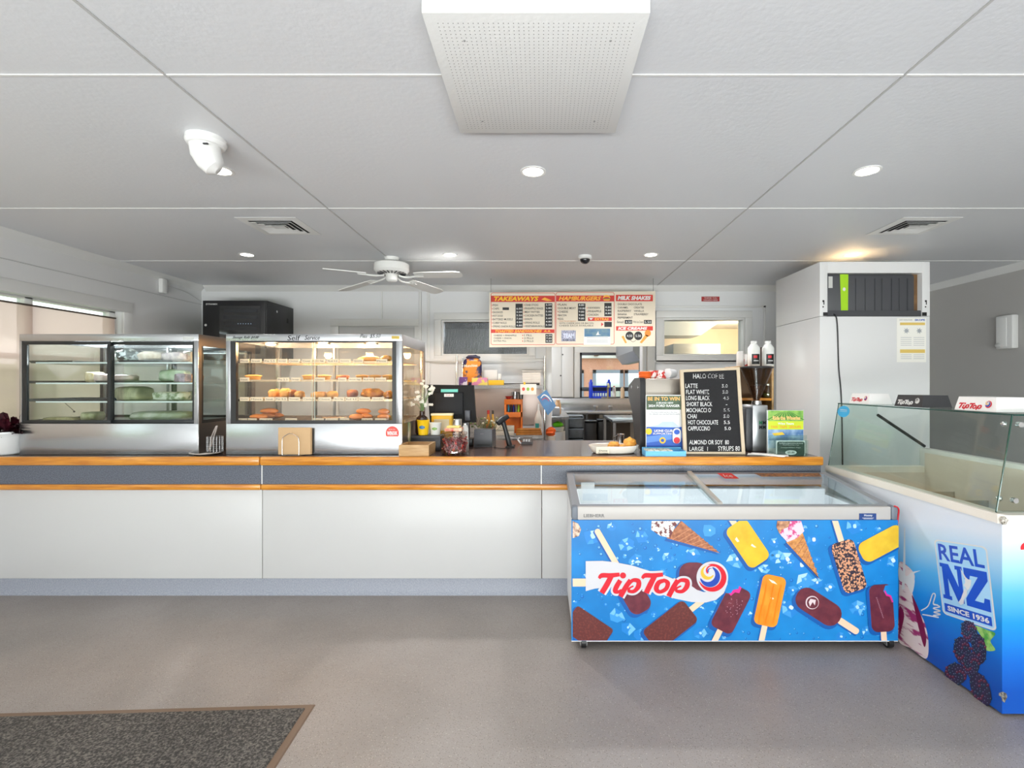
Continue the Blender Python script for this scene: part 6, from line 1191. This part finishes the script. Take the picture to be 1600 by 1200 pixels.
col(['CHEESE + PINEAPPLE', 'CHEESE + ONION', 'EXTRA FILL'], 115, 442, 23, 10.5, 13); col(['1 FILL', '2 FILLS', '3 FILLS'], 368, 440, 24, 11, 15); col(['6.50', '7.50', '8.50'], 552, 442, 23, 11, 14, PURE)
b.m(MR)
for i in range(3): b.poly([P1(352, 444+24*i), P1(360, 444+24*i), P1(360, 452+24*i), P1(352, 452+24*i)])
for (x, y, n_) in ((103, 190, 7), (369, 188, 7), (650, 184, 5), (895, 212, 3)):
    for i in range(n_): b.poly([P1(x-4, y+3+i*29.5), P1(x+1, y+3+i*29.5), P1(x+1, y+12+i*29.5), P1(x-4, y+12+i*29.5)])
col(['PLAIN', 'DOUBLE MEAT', 'CHEESE', 'BACON', 'EGG'], 655, 184, 29.5, 13); col(['HAWAIIAN', 'PINEAPPLE', 'CHICKEN'], 902, 210, 29, 12); col(['8.80', '10.80', '9.80', '9.80', '9.80'], 824, 188, 28, 11, 15, PURE); col(['', '8.80', '9.80', '8.80'], 1044, 180, 26, 12, 14, PURE)
mt('Gluten free and vegetarian', 660, 322, 800, 338, M('c07a3a', .6)); mt('WITH CHEESE EGG OR BACON', 660, 340, 945, 354, INK); mt('CHEESE EACH AVAILABLE', 660, 360, 945, 374, INK); b.m(RED).poly([P1(1010, 340), P1(1028, 356), P1(1010, 374)]); b.m(PURE).poly([P1(908, 304), P1(942, 304), P1(925, 322)])
b.m(M('6d7f9a', .6, var='c4bccc', scale=90)).poly([P0(678, 406), P0(798, 406), P0(798, 498), P0(678, 498)]); mt('TEAM', 692, 432, 786, 470, M('d6dcf0', .5), .05); mt('RUGBY CLUB', 690, 482, 790, 494, INK, .03)
b.m(PURE).poly([P1(866, 392), P1(1084, 392), P1(1088, 526), P1(864, 526)]); b.m(M('3a6d96', .5, var='6c8a94', scale=14)).poly([P2(870, 392), P2(1084, 392), P2(1084, 458), P2(870, 458)]); b.m(PURE).poly([P3m(970, 440), P3m(985, 412), P3m(992, 440), P3m(1010, 444), P3m(965, 446)]); b.m(M('9aa0aa', .5))
for y in (466, 484, 494, 504): b.poly([P2(890, y), P2(1066, y), P2(1066, y+3), P2(890, y+3)])
col(['DOUBLE CHOCOLATE', 'CARAMEL', 'RASPBERRY', 'BANANA', 'PEPPERMINT'], 1148, 180, 28, 12.5); col(['', 'CREATEE', 'VANILLA', 'STRAWBERRY'], 1282, 180, 28, 12); mt('Small', 1142, 326, 1196, 346, INK); mt('4.50', 1214, 328, 1262, 346, PURE); mt('With Ice Cream', 1276, 326, 1360, 346, INK); mt('5.50', 1372, 328, 1424, 346, PURE)
for (cx_, s) in ((1246, '4.50'), (1318, '5.50')): b.m(BK_).poly([P0(cx_+34*math.cos(k*PI/12), 452+36*math.sin(k*PI/12)) for k in range(24)]); mt(s, cx_-22, 442, cx_+22, 462, PURE)
for q in ([(1178, 458), (1196, 450), (1224, 510), (1210, 514)], [(1330, 508), (1378, 440), (1404, 452), (1348, 514)]): b.m(M('d9993a', .5)).poly([P1(*p) for p in q])
b.m(M('f0892c', .5)).poly([P1(1398+26*math.cos(k*PI/9), 430+28*math.sin(k*PI/9)) for k in range(18)]); b.m(INK).poly([P1(*p) for p in stroke([(1252, 488), (1275, 502), (1300, 488)], [3, 3])])
b.build('menu_print', None, e, smooth=False)
b = B()
for px in (767, 1021): b.tube([PY(YM, -.006)(px, 460), PY(YM, -.006)(px, 448), Vector((X(px, YM), YM+.006, H))], .002, 5)
b.build('hanging_wire', M('6a6a6a', .4, .6), e)
B().m(M('a5282a', .5)).box(X(1096, YB), X(1124, YB), YB-.004, YB-.0005, Z(471, YB), Z(463.5, YB)).m(PURE).text('THANK YOU', PY(YB, .0055)(1100, 466.8), PY(YB, .0055)(1120, 466.8), PY(YB, .0055)(1100, 464.7)).text('ORDERS HERE', PY(YB, .0055)(1099, 470), PY(YB, .0055)(1121, 470), PY(YB, .0055)(1099, 468)).build('wall_sign', None, None, 'small dark red sign on the wall above the right transom window', 'sign')
# ================================================================ SERVER CABINET
Yr = 4.80; x0, x1 = X(316, Yr), X(415, Yr); zt_, zb_ = Z(469, Yr), Z(469, Yr)-.58
e = thing('network_cabinet', 'black wall mounted network cabinet behind the food cabinets', 'cabinet', ((x0+x1)/2, Yr+.2, zb_))
B().box(x0, x1, Yr+.02, YB-.0005, zb_, zt_, .003).build('cabinet_body', M('151517', .4), e); dr = B().box(x0+.004, x1-.004, Yr, Yr+.019, zb_+.004, zt_-.004, .003).build('door', M('19191b', .35), e)
B().box(X(343, Yr), X(407, Yr), Yr-.003, Yr-.0006, zb_+.06, Z(478, Yr)).build('door_glass', M('0f1012', .08, coat=1), dr)
b = B()
for py in (483, 493, 503, 511): b.box(X(350, Yr), X(402, Yr), Yr-.0045, Yr-.0031, Z(py+5, Yr), Z(py, Yr))
b.build('equipment', M('26282c', .4), dr); b = B().m(M('bfe0ff', .4))
for k in range(6): b.box(X(372+4*k, Yr), X(373+4*k, Yr), Yr-.006, Yr-.0046, Z(506.4, Yr), Z(505.4, Yr))
b.build('indicator_lights', None, dr)
b = B().m(M('d8d8d8', .5)); quadtext(b, 'DYNAMIX', PY(Yr, .0015), 322, 474, 340, 476.5, .02); b.build('maker_lettering', None, dr); B().cyl((X(322, Yr), Yr-.006, Z(508, Yr)), (X(322, Yr), Yr+.001, Z(508, Yr)), .012).build('lock', CHROME, dr)
B().cyl((x1-.0005, Yr+.2, Z(487, Yr+.2)), (x1+.004, Yr+.2, Z(487, Yr+.2)), .012).build('side_lock', CHROME, e); B().box(x1, x1+.002, Yr+.1, Yr+.12, Z(492, Yr), Z(486, Yr)).box(x1, x1+.002, Yr+.4, Yr+.43, Z(497, Yr), Z(489, Yr)).build('side_latch', M('050505', .5), e)
B().tube([(x0+.1, YB-.02, zt_-.0), (x0+.06, YB-.03, zt_+.05), (x0+.14, YB-.03, zt_+.075), (x0+.2, YB-.02, zt_+.04), (x0+.2, YB-.02, zt_)], .006, 6, smooth=5).build('cable_loop', M('b8b8b6', .5), e)

# ================================================================ BACK SHELVES
YS, YE = 4.90, 5.27; e = thing('wire_shelving', 'chrome wire shelving rack against the back wall', 'shelving', (X(782, YS), (YS+YE)/2, 0))
xa, xb = X(714, YS), X(851, YS); zu, zlw = Z(602.5, YS), Z(681, YS)
b = B()
for (x, y, zt_) in ((xa, YS, Z(555, YS)), (xb, YS, Z(556, YS)), (xa, YE, Z(555, YS)), (xb, YE, Z(556, YS))): B().cyl((x, y, 0), (x, y, zt_), .0105, n=14).build('post', CHROME, e)
for z in (zu, zlw, .35):
    b = B()
    for y in (YS, YE):
        b.tube([(xa, y, z), (xb, y, z)], .0042, 6).tube([(xa, y, z-.028), (xb, y, z-.028)], .0042, 6)
        b.tube([(xa+(xb-xa)*k/28, y, z if k % 2 else z-.028) for k in range(29)], .0032, 5)
    for x in (xa, xb): b.tube([(x, YS, z), (x, YE, z)], .0042, 6)
    for k in range(1, 36): x = xa+(xb-xa)*k/36; b.tube([(x, YS, z+.002), (x, YE, z+.002)], .0016, 4)
    b.build('wire_shelf', M('d2d2d2', .3, .7), e)
B().box(X(690, YB), X(846, YB), YB-.012, YB-.0005, .9, Z(606, YB)-.0).build('splash_panel', M('b8a79f', .3, .3), None, 'pinkish beige metal splash panel behind the wire shelving', 'panel')
zu += .0045; zw = zlw+.0045
def bx_(name, lab, cg, px0, px1, py0, Y, z, d, m_, bev=.002, grp=None): return B().box(X(px0, Y), X(px1, Y), Y, Y+d, z, Z(py0, Y), bev).build(name, m_, None, lab, cg, grp)
Yq = YS+.03
e = thing('snack_bag', 'big orange and dark blue snack bag on the upper wire shelf', 'bag', (X(737, Yq), Yq+.04, zu))
B().blob((X(737, Yq), Yq+.055, (zu+Z(560, Yq))/2), ((X(752, Yq)-X(722, Yq))/2, .05, (Z(559, Yq)-zu)/2), .05, seed=4, e=4.5, n=24).build('bag_body', M('e08a1e', .35, var='2c2552', scale=7, lo=.48, hi=.52), e)
B().blob((X(738, Yq), Yq+.055, Z(557.5, Yq)), ((X(750, Yq)-X(726, Yq))/2, .02, .02), .4, seed=8, n=16).build('crimped_top', M('241f3c', .4), e)
b = B().m(M('f1e2c8', .5)); b.text('Munchies', PY(Yq, .0)(725, 574), PY(Yq, .0)(746, 573), PY(Yq, .0)(725, 569.5), .03); b.build('lettering', None, e)
bx_('small_carton', 'small purple and white carton left of the snack bag', 'box', 717, 730, 589, Yq-.01, zu, .06, M('6a3f8e', .5, var='e4dcea', scale=20, lo=.5, hi=.56))
bx_('sweets_carton', 'pink and yellow sweets carton in front of the snack bag', 'box', 737, 762, 590, Yq-.028, zu, .025, M('d98ab0', .5, var='f0dc6a', scale=24, lo=.48, hi=.52))
bx_('yellow_carton', 'flat yellow carton on the upper wire shelf', 'box', 763, 787, 594, Yq-.02, zu, .06, M('eebd18', .5)); 
b = B()
bx_('paper_stack', 'stack of white papers leaning on the upper wire shelf', 'papers', 754, 777, 578, Yq+.12, zu, .04, M('dfe0df', .6)); bx_('white_carton', 'narrow white carton beside the papers on the upper shelf', 'box', 778, 783, 584, Yq+.1, zu, .05, PURE)
e = thing('letter_rack', 'cream wire rack of papers at the right of the upper wire shelf', 'rack', (X(832, Yq), Yq+.12, zu)); x0, x1 = X(815, Yq+.1), X(846, Yq+.1); b = B()
for k in range(5): z = zu+.004+k*.035; b.tube([(x0, Yq+.08, z), (x1, Yq+.08, z), (x1, Yq+.2, z), (x0, Yq+.2, z)], .0022, 5, True)
b.build('rack_wire', M('e6e0d6', .5), e); B().box(x0+.01, x1-.01, Yq+.10, Yq+.16, zu+.001, zu+.13).build('papers', M('ded6cc', .6), e)
B().tube([(X(787, YS+.06), YS+.06, zu+.012), (X(815, YS+.05), YS+.05, zu+.014), (X(843, YS+.05), YS+.05, zu+.012)], [.006, .004, .012], 8).build('long_utensil', M('2f2a28', .4), None, 'long dark handled utensil lying on the upper wire shelf', 'utensil')
Yh = YS-.008; e = thing('fruit_card', 'small white card with a fruit drawing clipped to the upper wire shelf', 'card', (X(825, Yh), Yh, Z(616.5, Yh))); B().box(X(813, Yh), X(838, Yh), Yh-.002, Yh, Z(616.5, Yh), Z(600, Yh)).build('card', M('efe7dc', .6), e)
b = B(); Pq = PY(Yh-.002, .001)
for (u, col_) in ((818, 'd9483a'), (825, '86b83a'), (832, 'e8962c')): b.m(M(col_, .5)).poly([Pq(u+2.4*math.cos(k*PI/5), 608+2.8*math.sin(k*PI/5)) for k in range(10)])
b.build('drawing', None, e); B().box(X(818, Yh), X(821, Yh), Yh-.008, Yh+.004, Z(601, Yh), Z(597, Yh)).build('peg', YEL, e)
e = thing('blue_bag', 'bright blue printed bag tied to the right post of the wire shelving', 'bag', (xb+.02, YS-.02, Z(649, YS))); Pq = PY(YS-.014)
B().prism([Pq(854, 609), Pq(869, 634), Pq(856, 649), Pq(839, 620)], (0, -.012, 0)).build('bag_body', M('1a70a8', .35, var='155a90', scale=12), e); b = B().m(PURE).poly([PY(YS-.027)(*p) for p in stroke([(845, 622), (850, 617), (857, 621), (862, 628)], [1, 2, 2, .6])]); b.m(RED).poly([PY(YS-.0275)(*p) for p in stroke([(847, 625), (853, 622), (858, 627)], [.8, 1.2, .4])]); b.build('print', None, e)
B().tube([PY(YS-.018)(850, 612), PY(YS-.012)(848, 604), PY(YS+.0)(852, 600)], .003, 6, smooth=4).build('tie', M('cfd3d4', .4), e)
# orange caddy with bottles
Yo = YS+.1; x0, x1 = X(788, Yo), X(816, Yo); zo0, zo1 = Z(652, Yo), Z(624, Yo)
e = thing('orange_caddy', 'orange plastic caddy holding a row of coloured bottles on the lower wire shelf', 'caddy', ((x0+x1)/2, Yo+.06, zw)); OR = M('ee7a1c', .45); b = B(); zm = Z(644, Yo)
b.box(x0, x1, Yo, Yo+.008, zm-.05, zm+.0).box(x0, x1, Yo, Yo+.008, Z(632, Yo), zo1, .002).box(x0, x0+.02, Yo, Yo+.008, zm, Z(632, Yo)).box(x1-.014, x1, Yo, Yo+.008, zw, Z(632, Yo)).box(x0, x1, Yo+.12, Yo+.128, zw, zo1).box(x0, x0+.006, Yo+.008, Yo+.12, zm-.05, zo1).box(x1-.006, x1, Yo+.008, Yo+.12, zw, zo1).box(x0+.006, x1-.006, Yo+.008, Yo+.12, zm-.01, zm-.002).box(x0+.006, x1-.006, Yo+.008, Yo+.12, zo1-.005, zo1)
b.build('caddy_body', OR, e)
for px, col_, cn in ((794.5, '3a9fc0', 'light blue'), (798.5, '23262e', 'black'), (802.5, '1d2f8c', 'dark blue'), (806.5, '8f8a86', 'grey'), (810.5, '9cc81e', 'lime green')):
    x = X(px, Yo+.05); r = .0115; h = .085; B().lathe([(r, 0), (r, h*.6), (r*.5, h*.8), (r*.3, h), (.0005, h)], (x, Yo+.05, zm-.0012), 14).build('dye_bottle', M(col_, .4), None, cn+' little bottle in the row inside the orange caddy', 'bottle', 'little bottles in the orange caddy')
zo = zo1+.001
B().lathe([(.02, 0), (.035, .03), (.032, .03), (.018, .003), (.001, .003)], (X(794, Yo), Yo+.05, zo), 20).build('red_dish', M('a8322c', .4), None, 'small red dish on top of the orange caddy', 'dish')
B().lathe([(.03, 0), (.036, .075), (.034, .075), (.028, .004), (.001, .004)], (X(804, Yo), Yo+.05, zo), 22).build('steel_cup', CHROME, None, 'shiny steel cup on top of the orange caddy', 'cup')
B().lathe([(.022, 0), (.026, .07), (.001, .07)], (X(813.5, Yo), Yo+.05, zo), 20).build('dark_cup', M('54504c', .3, .5), None, 'dark metal cup beside the steel cup on the orange caddy', 'cup')
x = X(841, YS+.15); y = YS+.15; e = thing('detergent_bottle', 'white spray shaped bottle with a teal label on the lower wire shelf', 'bottle', (x, y, zw)); h = Z(631, y)-zw; B().lathe([(.036, 0), (.038, .01), (.038, h*.5), (.02, h*.72), (.012, h*.8)], (x, y, zw), 24, 1, .7).build('bottle', M('e4ded6', .4), e); B().lathe([(.013, h*.8), (.010, h), (.001, h)], (x, y, zw), 14).build('cap', PURE, e); B().box(x-.03, x+.008, y-.03, y-.027, zw+.02, zw+.11, .001).build('label_band', M('2a9a94', .45), e)
B().lathe([(.018, 0), (.03, .035), (.028, .035), (.016, .004), (.001, .004)], (X(829, y), y-.06, zw), 18).build('teal_dish', M('3f8f98', .4), None, 'small teal dish left of the white detergent bottle', 'dish')
for k in range(3):
    Yk = YS+.06; x0, x1 = X(806+k*.6, Yk), X(846-k, Yk); z = zw+.0005+k*.022; B().loft([[(x0+.012, Yk+.01, z), (x1-.012, Yk+.01, z), (x1-.012, Yk+.2, z), (x0+.012, Yk+.2, z)], [(x0, Yk, z+.021), (x1, Yk, z+.021), (x1, Yk+.21, z+.021), (x0, Yk+.21, z+.021)]]).build('wood_tray', M('d08a3a', .5, var='b06d28', scale=10), None, ('bottom', 'middle', 'top')[k]+' tray in the stack of orange wooden trays on the lower wire shelf', 'tray', 'stacked wooden trays') if False else None
for k in range(3):
    Yk = YS+.0; x0, x1 = X(806+k*.6, Yk), X(847-k, Yk); z = zw+.0005+k*.022; Yk = YS-.0+.012; B().box(x0, x1, Yk, Yk+.085, z, z+.0205, .005).build('wood_tray', M('d08a3a', .5, var='b06d28', scale=10), None, ('bottom', 'middle', 'top')[k]+' tray in the stack of orange wooden trays on the lower wire shelf', 'tray', 'stacked wooden trays')
for k in range(2): bx_('cream_box', ('lower', 'upper')[k]+' flat cream box left of the wooden trays on the lower wire shelf', 'box', 774, 803, (673.5, 665.5)[k], YS+.01, (zw, Z(673, YS+.01)+.0005)[k], .08, M('e6dccb', .6), .002, 'cream boxes on the lower shelf')
B().box(X(758, YS), X(770, YS), YS+.02, YS+.08, zw, Z(661, YS), .003).build('lolly_packet', M('d8c420', .45, var='3c7a2a', scale=18), None, 'yellow and green packet left of the cream boxes', 'packet')

# ================================================================ KITCHEN
Yb0, Yb1 = 8.75, YK-.002; zb = .86
e = thing('sink_bench', 'long stainless sink bench under the kitchen window', 'bench', (X(930, 9), 9.1, 0)); xa, xb = X(862, 8.9)-1.2, 2.2
B().box(xa, xb, Yb0, Yb1, zb-.06, zb, .006).build('bench_top', STEEL, e); B().box(xa, xb, Yb1-.17, Yb1, zb, Z(621.8, YK)-.004, .003).build('splashback', STEEL, e); B().box(X(935, 8.9), X(982, 8.9), Yb0+.1, Yb0+.5, zb-.22, zb-.06, .03).build('sink_bowl', M('a39c90', .4, .5), e)
for x in (xa+.05, X(917, 8.8), xb-.08): B().cyl((x, Yb0+.05, 0), (x, Yb0+.05, zb-.06), .02).build('leg', STEELD, e)
xt = X(949, YK-.1); yt = YK-.155; e = thing('kitchen_tap', 'brass topped mixer tap with two handles on the sink bench', 'tap', (xt, yt, Z(621.8, YK)-.003)); b = B().tube([(xt, yt, Z(621.8, YK)-.003), (xt, yt, Z(606, yt)), (xt, yt-.05, Z(603, yt)+.04), (xt, yt-.16, Z(606, yt))], .016, 10, smooth=5); b.build('spout', M('c8b98a', .2, .9), e)
b = B().box(xt-.12, xt+.16, yt-.012, yt+.012, Z(621.8, YK)-.003, Z(619.5, YK), .006); b.build('tap_bar', STEELD, e)
for px in (930, 953): B().cyl((X(px, 9.0), 8.93, zb), (X(px, 9.0), 8.93, zb+.05), .03).blob((X(px, 9), 8.93, zb+.07), (.045, .03, .03)).build('handle', STEELD, e)
# blue crate and bottles at the window
CB = M('1a3fd0', .4); Yk = YK-.1; zk = Z(621.8, YK)-.0035
e = thing('blue_crate', 'bright blue plastic rack standing at the kitchen window sill', 'crate', (X(938, Yk), Yk, zk)); zc_ = Z(622, Yk)+.0
b = B()
for px in (923, 951): b.box(X(px-3, Yk), X(px+3, Yk), Yk-.05, Yk+.03, zk+.001, Z(596, Yk), .02); b.box(X(px-1.5, Yk), X(px+2, Yk), Yk-.03, Yk+.01, Z(598, Yk), Z(593, Yk), .01)
b.box(X(924, Yk), X(950, Yk), Yk-.04, Yk+.02, Z(605, Yk), Z(602.5, Yk)).box(X(924, Yk), X(950, Yk), Yk-.04, Yk+.02, Z(614, Yk), Z(611, Yk)).box(X(924, Yk), X(950, Yk), Yk-.04, Yk+.02, zk+.001, Z(619, Yk))
for px in (928, 932, 936, 940, 944): b.box(X(px, Yk), X(px+1.2, Yk), Yk-.04, Yk+.02, Z(619, Yk), Z(611, Yk))
b.build('crate_body', CB, e)
for px, r, py0, col_, cap, lab in ((959.5, 2.6, 603, 'eae6e2', 'd8322c', 'white bottle with a red cap right of the blue crate'), (972.5, 3, 604, 'e8c9a2', 'e2d6c6', 'cream coloured bottle nearest the right side of the kitchen window')):
    x = X(px, Yk); rr = r*Yk/F; h = Z(py0, Yk)-zk; e = thing('cleaning_bottle', lab, 'bottle', (x, Yk, zk)); B().lathe([(rr, 0), (rr, h*.8), (rr*.5, h*.92)], (x, Yk, zk), 18).build('bottle', M(col_, .4), e); B().lathe([(rr*.5, h*.92), (rr*.5, h), (.001, h)], (x, Yk, zk), 14).build('cap', M(cap, .4), e)
# tall cupboards left of window
Yw = YK-.08; e = thing('tall_cupboard', 'tall white cupboard with two flat doors beside the kitchen window', 'cupboard', (X(877, Yw), YK-.04, 0)); x0 = X(848, Yw); x2 = X(896, Yw)
B().box(x0, x2, Yw, YK-.002, Z(621, YK), H-.01).build('carcass', M('cfcfcb', .5), e)
for (a, c) in ((860, 877.2), (877.8, 895)): d = B().box(X(a, Yw), X(c, Yw), Yw-.018, Yw-.0005, Z(620, YK), H-.05, .003).build('door', M('d3d3d0', .45), e); B().cyl((X(876 if a < 870 else 879, Yw), Yw-.04, 1.5 if a < 870 else 1.9), (X(876 if a < 870 else 879, Yw), Yw-.018, 1.5 if a < 870 else 1.9), .014).build('knob', DARK, d)
# left bench, boxes, drawers
Yl0, Yl1 = 6.75, 8.72; xr = X(889, Yl0); zl_ = Z(650, Yl0)
e = thing('prep_bench', 'stainless prep bench along the left side of the kitchen', 'bench', (xr-.3, (Yl0+Yl1)/2, 0)); B().box(xr-.62, xr, Yl0, Yl1, zl_-.045, zl_, .003).build('bench_top', STEEL, e)
for (x, y) in ((xr-.03, Yl0+.04), (xr-.59, Yl0+.04), (xr-.03, Yl1-.05), (xr-.59, Yl1-.05)): B().box(x-.02, x+.02, y-.02, y+.02, 0, zl_-.045).build('leg', STEELD, e)
B().box(xr-.60, xr-.0, Yl0, Yl1-.1, .30, .32).build('lower_shelf', STEELD, e)
bx_('plastic_tub', 'clear plastic tub on the left prep bench in the kitchen', 'tub', 863, 875, 637, Yl0+.1, zl_+.0005, .3, M('c8ccd2', .35), .01)
x = X(872, Yl0+.5); B().lathe([(.045, 0), (.045, .14), (.03, .17), (.03, .2), (.001, .2)], (x, Yl0+.55, zl_+.0005), 20).build('spice_jar', M('c9a27a', .4), None, 'tan jar with a white cap on the left prep bench', 'jar')
zz = .3205
e = thing('food_bucket', 'white bucket on the lower shelf of the left prep bench', 'bucket', (X(874, Yl0+.2), Yl0+.2, zz)); B().lathe([(.09, 0), (.11, Z(677, Yl0+.2)-zz), (.115, Z(674, Yl0+.2)-zz), (.001, Z(674, Yl0+.2)-zz)], (X(873, Yl0+.2), Yl0+.2, zz), 24).build('bucket', M('dcdedd', .4), e)
zz2 = Z(673.8, Yl0+.2)+.001; B().lathe([(.07, 0), (.085, .05), (.085, .06), (.001, .06)], (X(872, Yl0+.2), Yl0+.2, zz2), 20).build('food_tub', M('c9cdc8', .4), None, 'pale tub on top of the white bucket in the kitchen', 'tub')
B().blob((X(871.5, Yl0+.2), Yl0+.2, zz2+.061+.036), (.075, .06, .036), .3, seed=6).build('green_cloth', M('6fdc1a', .6), None, 'bright lime green cloth on the tub under the prep bench', 'cloth')
Yx = YS+.5; B().blob((X(860, 5.2), 5.16, Z(674, 5.2)), (.055, .05, .045), .4, seed=5).build('orange_bag', M('f0641a', .5), None, 'orange crumpled bag beside the wire shelving post', 'bag')
B().lathe([(.05, 0), (.05, Z(681, 5.16)), (.001, Z(681, 5.16))], (X(860, 5.16), 5.16, .001), 20).build('cream_drum', M('cdbfae', .5), None, 'tall cream cardboard drum standing under the orange bag', 'drum')
Yd = 7.6; e = thing('drawer_tower', 'clear grey plastic drawer tower under the sink bench side', 'drawers', (X(899, Yd), Yd+.2, 0)); x0, x1 = X(888, Yd), X(912, Yd)
zt_ = Z(650, Yd); hh = (zt_-.02)/5; B().box(x0, x0+.012, Yd+.01, Yd+.4, 0, zt_).box(x1-.012, x1, Yd+.01, Yd+.4, 0, zt_).box(x0+.012, x1-.012, Yd+.01, Yd+.4, zt_-.012, zt_).build('frame', M('5c646b', .4), e)
for k in range(5): d = B().box(x0+.014, x1-.014, Yd, Yd+.38, .008+k*hh, (k+1)*hh-.012, .01).build('drawer', M('4e565d', .3, var='7a838a', scale=5), e); B().box(x0+.002, x1-.002, Yd-.02, Yd-.001, (k+1)*hh-.03, (k+1)*hh-.008, .004).build('handle', M('717b83', .35), d)
random.seed(4)
for (px0, px1, py0, Y, lab) in ((914, 932, 660, 8.2, 'black bin left of the centre, under the sink bench'), (934, 956, 658, 8.3, 'black bin with a shiny rim, under the sink bowl')):
    e = thing('waste_bin', lab, 'bin', (X((px0+px1)/2, Y), Y+.15, 0)); x0, x1 = X(px0, Y), X(px1, Y); B().box(x0, x1, Y, Y+.35, 0, Z(py0, Y), .03).build('bin_body', BLACK, e); B().box(x0-.01, x1+.01, Y-.01, Y+.36, Z(py0, Y)+.0005, Z(py0, Y)+.03, .012).build('lid', M('1c1d20', .15), e)
B().box(X(914, 9.45), X(985, 9.45), 9.47, 9.497, .02, zb-.07).build('bench_back_panel', M('6e675f', .5), None, 'brown grey panel on the wall below the sink bench', 'panel')
Yr0 = 6.95; x0 = X(957, Yr0); zr = Z(656, Yr0); e = thing('prep_table', 'dark stainless prep table at the right of the kitchen', 'table', (x0+.5, Yr0+.5, 0)); B().box(x0, x0+1.2, Yr0, Yr0+1.1, zr-.04, zr, .003).build('table_top', M('8e9499', .25, .9), e)
for (dx, dy) in ((.03, .03), (1.17, .03), (.03, 1.07), (1.17, 1.07)): B().box(x0+dx-.02, x0+dx+.02, Yr0+dy-.02, Yr0+dy+.02, 0, zr-.04).build('leg', STEELD, e)
B().box(x0, x0+1.2, Yr0+.02, Yr0+1.08, .3, .32).build('lower_shelf', STEELD, e)
# extractor hood on the right, ducting behind transom
Yhd = 6.6; x0 = X(989, Yhd); e = thing('extractor_hood', 'large stainless extractor hood in the kitchen', 'range hood', (x0+.9, Yhd+.7, Z(562, Yhd)))
B().prism([(x0+.0, Yhd, Z(548, Yhd)), (x0+.10, Yhd, Z(563, Yhd)), (x0+.16, Yhd, Z(563, Yhd)), (X(1014, Yhd), Yhd, Z(563, Yhd)), (X(1014, Yhd), Yhd, Z(520, Yhd)), (x0+.0, Yhd, Z(520, Yhd))], (0, 1.5, 0)).build('hood', M('8c9095', .35, .6), e)
B().box(X(996, Yhd), X(1010, Yhd), Yhd+.3, Yhd+.9, Z(519, Yhd), H-.001).build('duct', M('c9ccd0', .4, .3), e)
B().prism([(X(1034, 8.2), 8.2, Z(524, 8.2)), (X(1095, 8.2), 8.2, Z(524, 8.2)), (X(1128, 8.2), 8.2, H-.001), (X(1034, 8.2), 8.2, H-.001)], (0, .6, 0)).build('white_duct_cover', M('dfe3e4', .4), None, 'white sloping duct cover seen through the right transom window', 'duct')
B().box(X(1052, 8.6), X(1126, 8.6), 8.6, 9.2, 0, Z(537, 8.6), .005).build('upright_cooler', M('8c8d8c', .4), None, 'tall grey cooler in the kitchen seen through the right transom window', 'cooler')
B().box(X(1000, YK), XR-.01, YK-.03, YK-.004, 1.2, H-.001).build('kitchen_splash', M('d8c7b0', .5), None, 'warm cream wall lining seen through the right transom window', 'wall lining')
# ================================================================ DOORMAT
a_, b_, c_, d_ = Vector((X(0, 2.002)-1.0, 2.002-.02, 0)), Vector((X(493, Yf(1102)), Yf(1102), 0)), Vector((X(430, Yf(1200)), Yf(1200), 0)), None
dirx = (Vector((X(493, Yf(1102)), Yf(1102), 0))-Vector((X(0, Yf(1116)), Yf(1116), 0))).normalized(); diry = Vector((-dirx.y, dirx.x, 0))*-1
tr = Vector((X(493, Yf(1102)), Yf(1102), 0)); LX, LYm = 2.4, 1.1
e = thing('doormat', 'dark ribbed entrance mat with a brown rubber border on the vinyl floor', 'mat', tuple(tr-dirx*LX/2+diry*LYm/2))
Q = lambda u, v, z: tr-dirx*u+diry*v+Vector((0, 0, z))
B().loft([[Q(0, 0, .0005), Q(LX, 0, .0005), Q(LX, LYm, .0005), Q(0, LYm, .0005)], [Q(.004, .004, .006), Q(LX-.004, .004, .006), Q(LX-.004, LYm-.004, .006), Q(.004, LYm-.004, .006)]]).build('rubber_border', M('75604f', .6), e)
mm_ = M('3a3734', .95, var='7d776f', scale=130, lo=.42, hi=.72, bump=1.0, bscale=160); B().loft([[Q(.03, .03, .0065), Q(LX-.03, .03, .0065), Q(LX-.03, LYm-.03, .0065), Q(.03, LYm-.03, .0065)], [Q(.034, .034, .012), Q(LX-.034, .034, .012), Q(LX-.034, LYm-.034, .012), Q(.034, LYm-.034, .012)]]).build('carpet', mm_, e)
# tidy helper properties
for o in ALL:
    if '_o' in o: del o['_o']
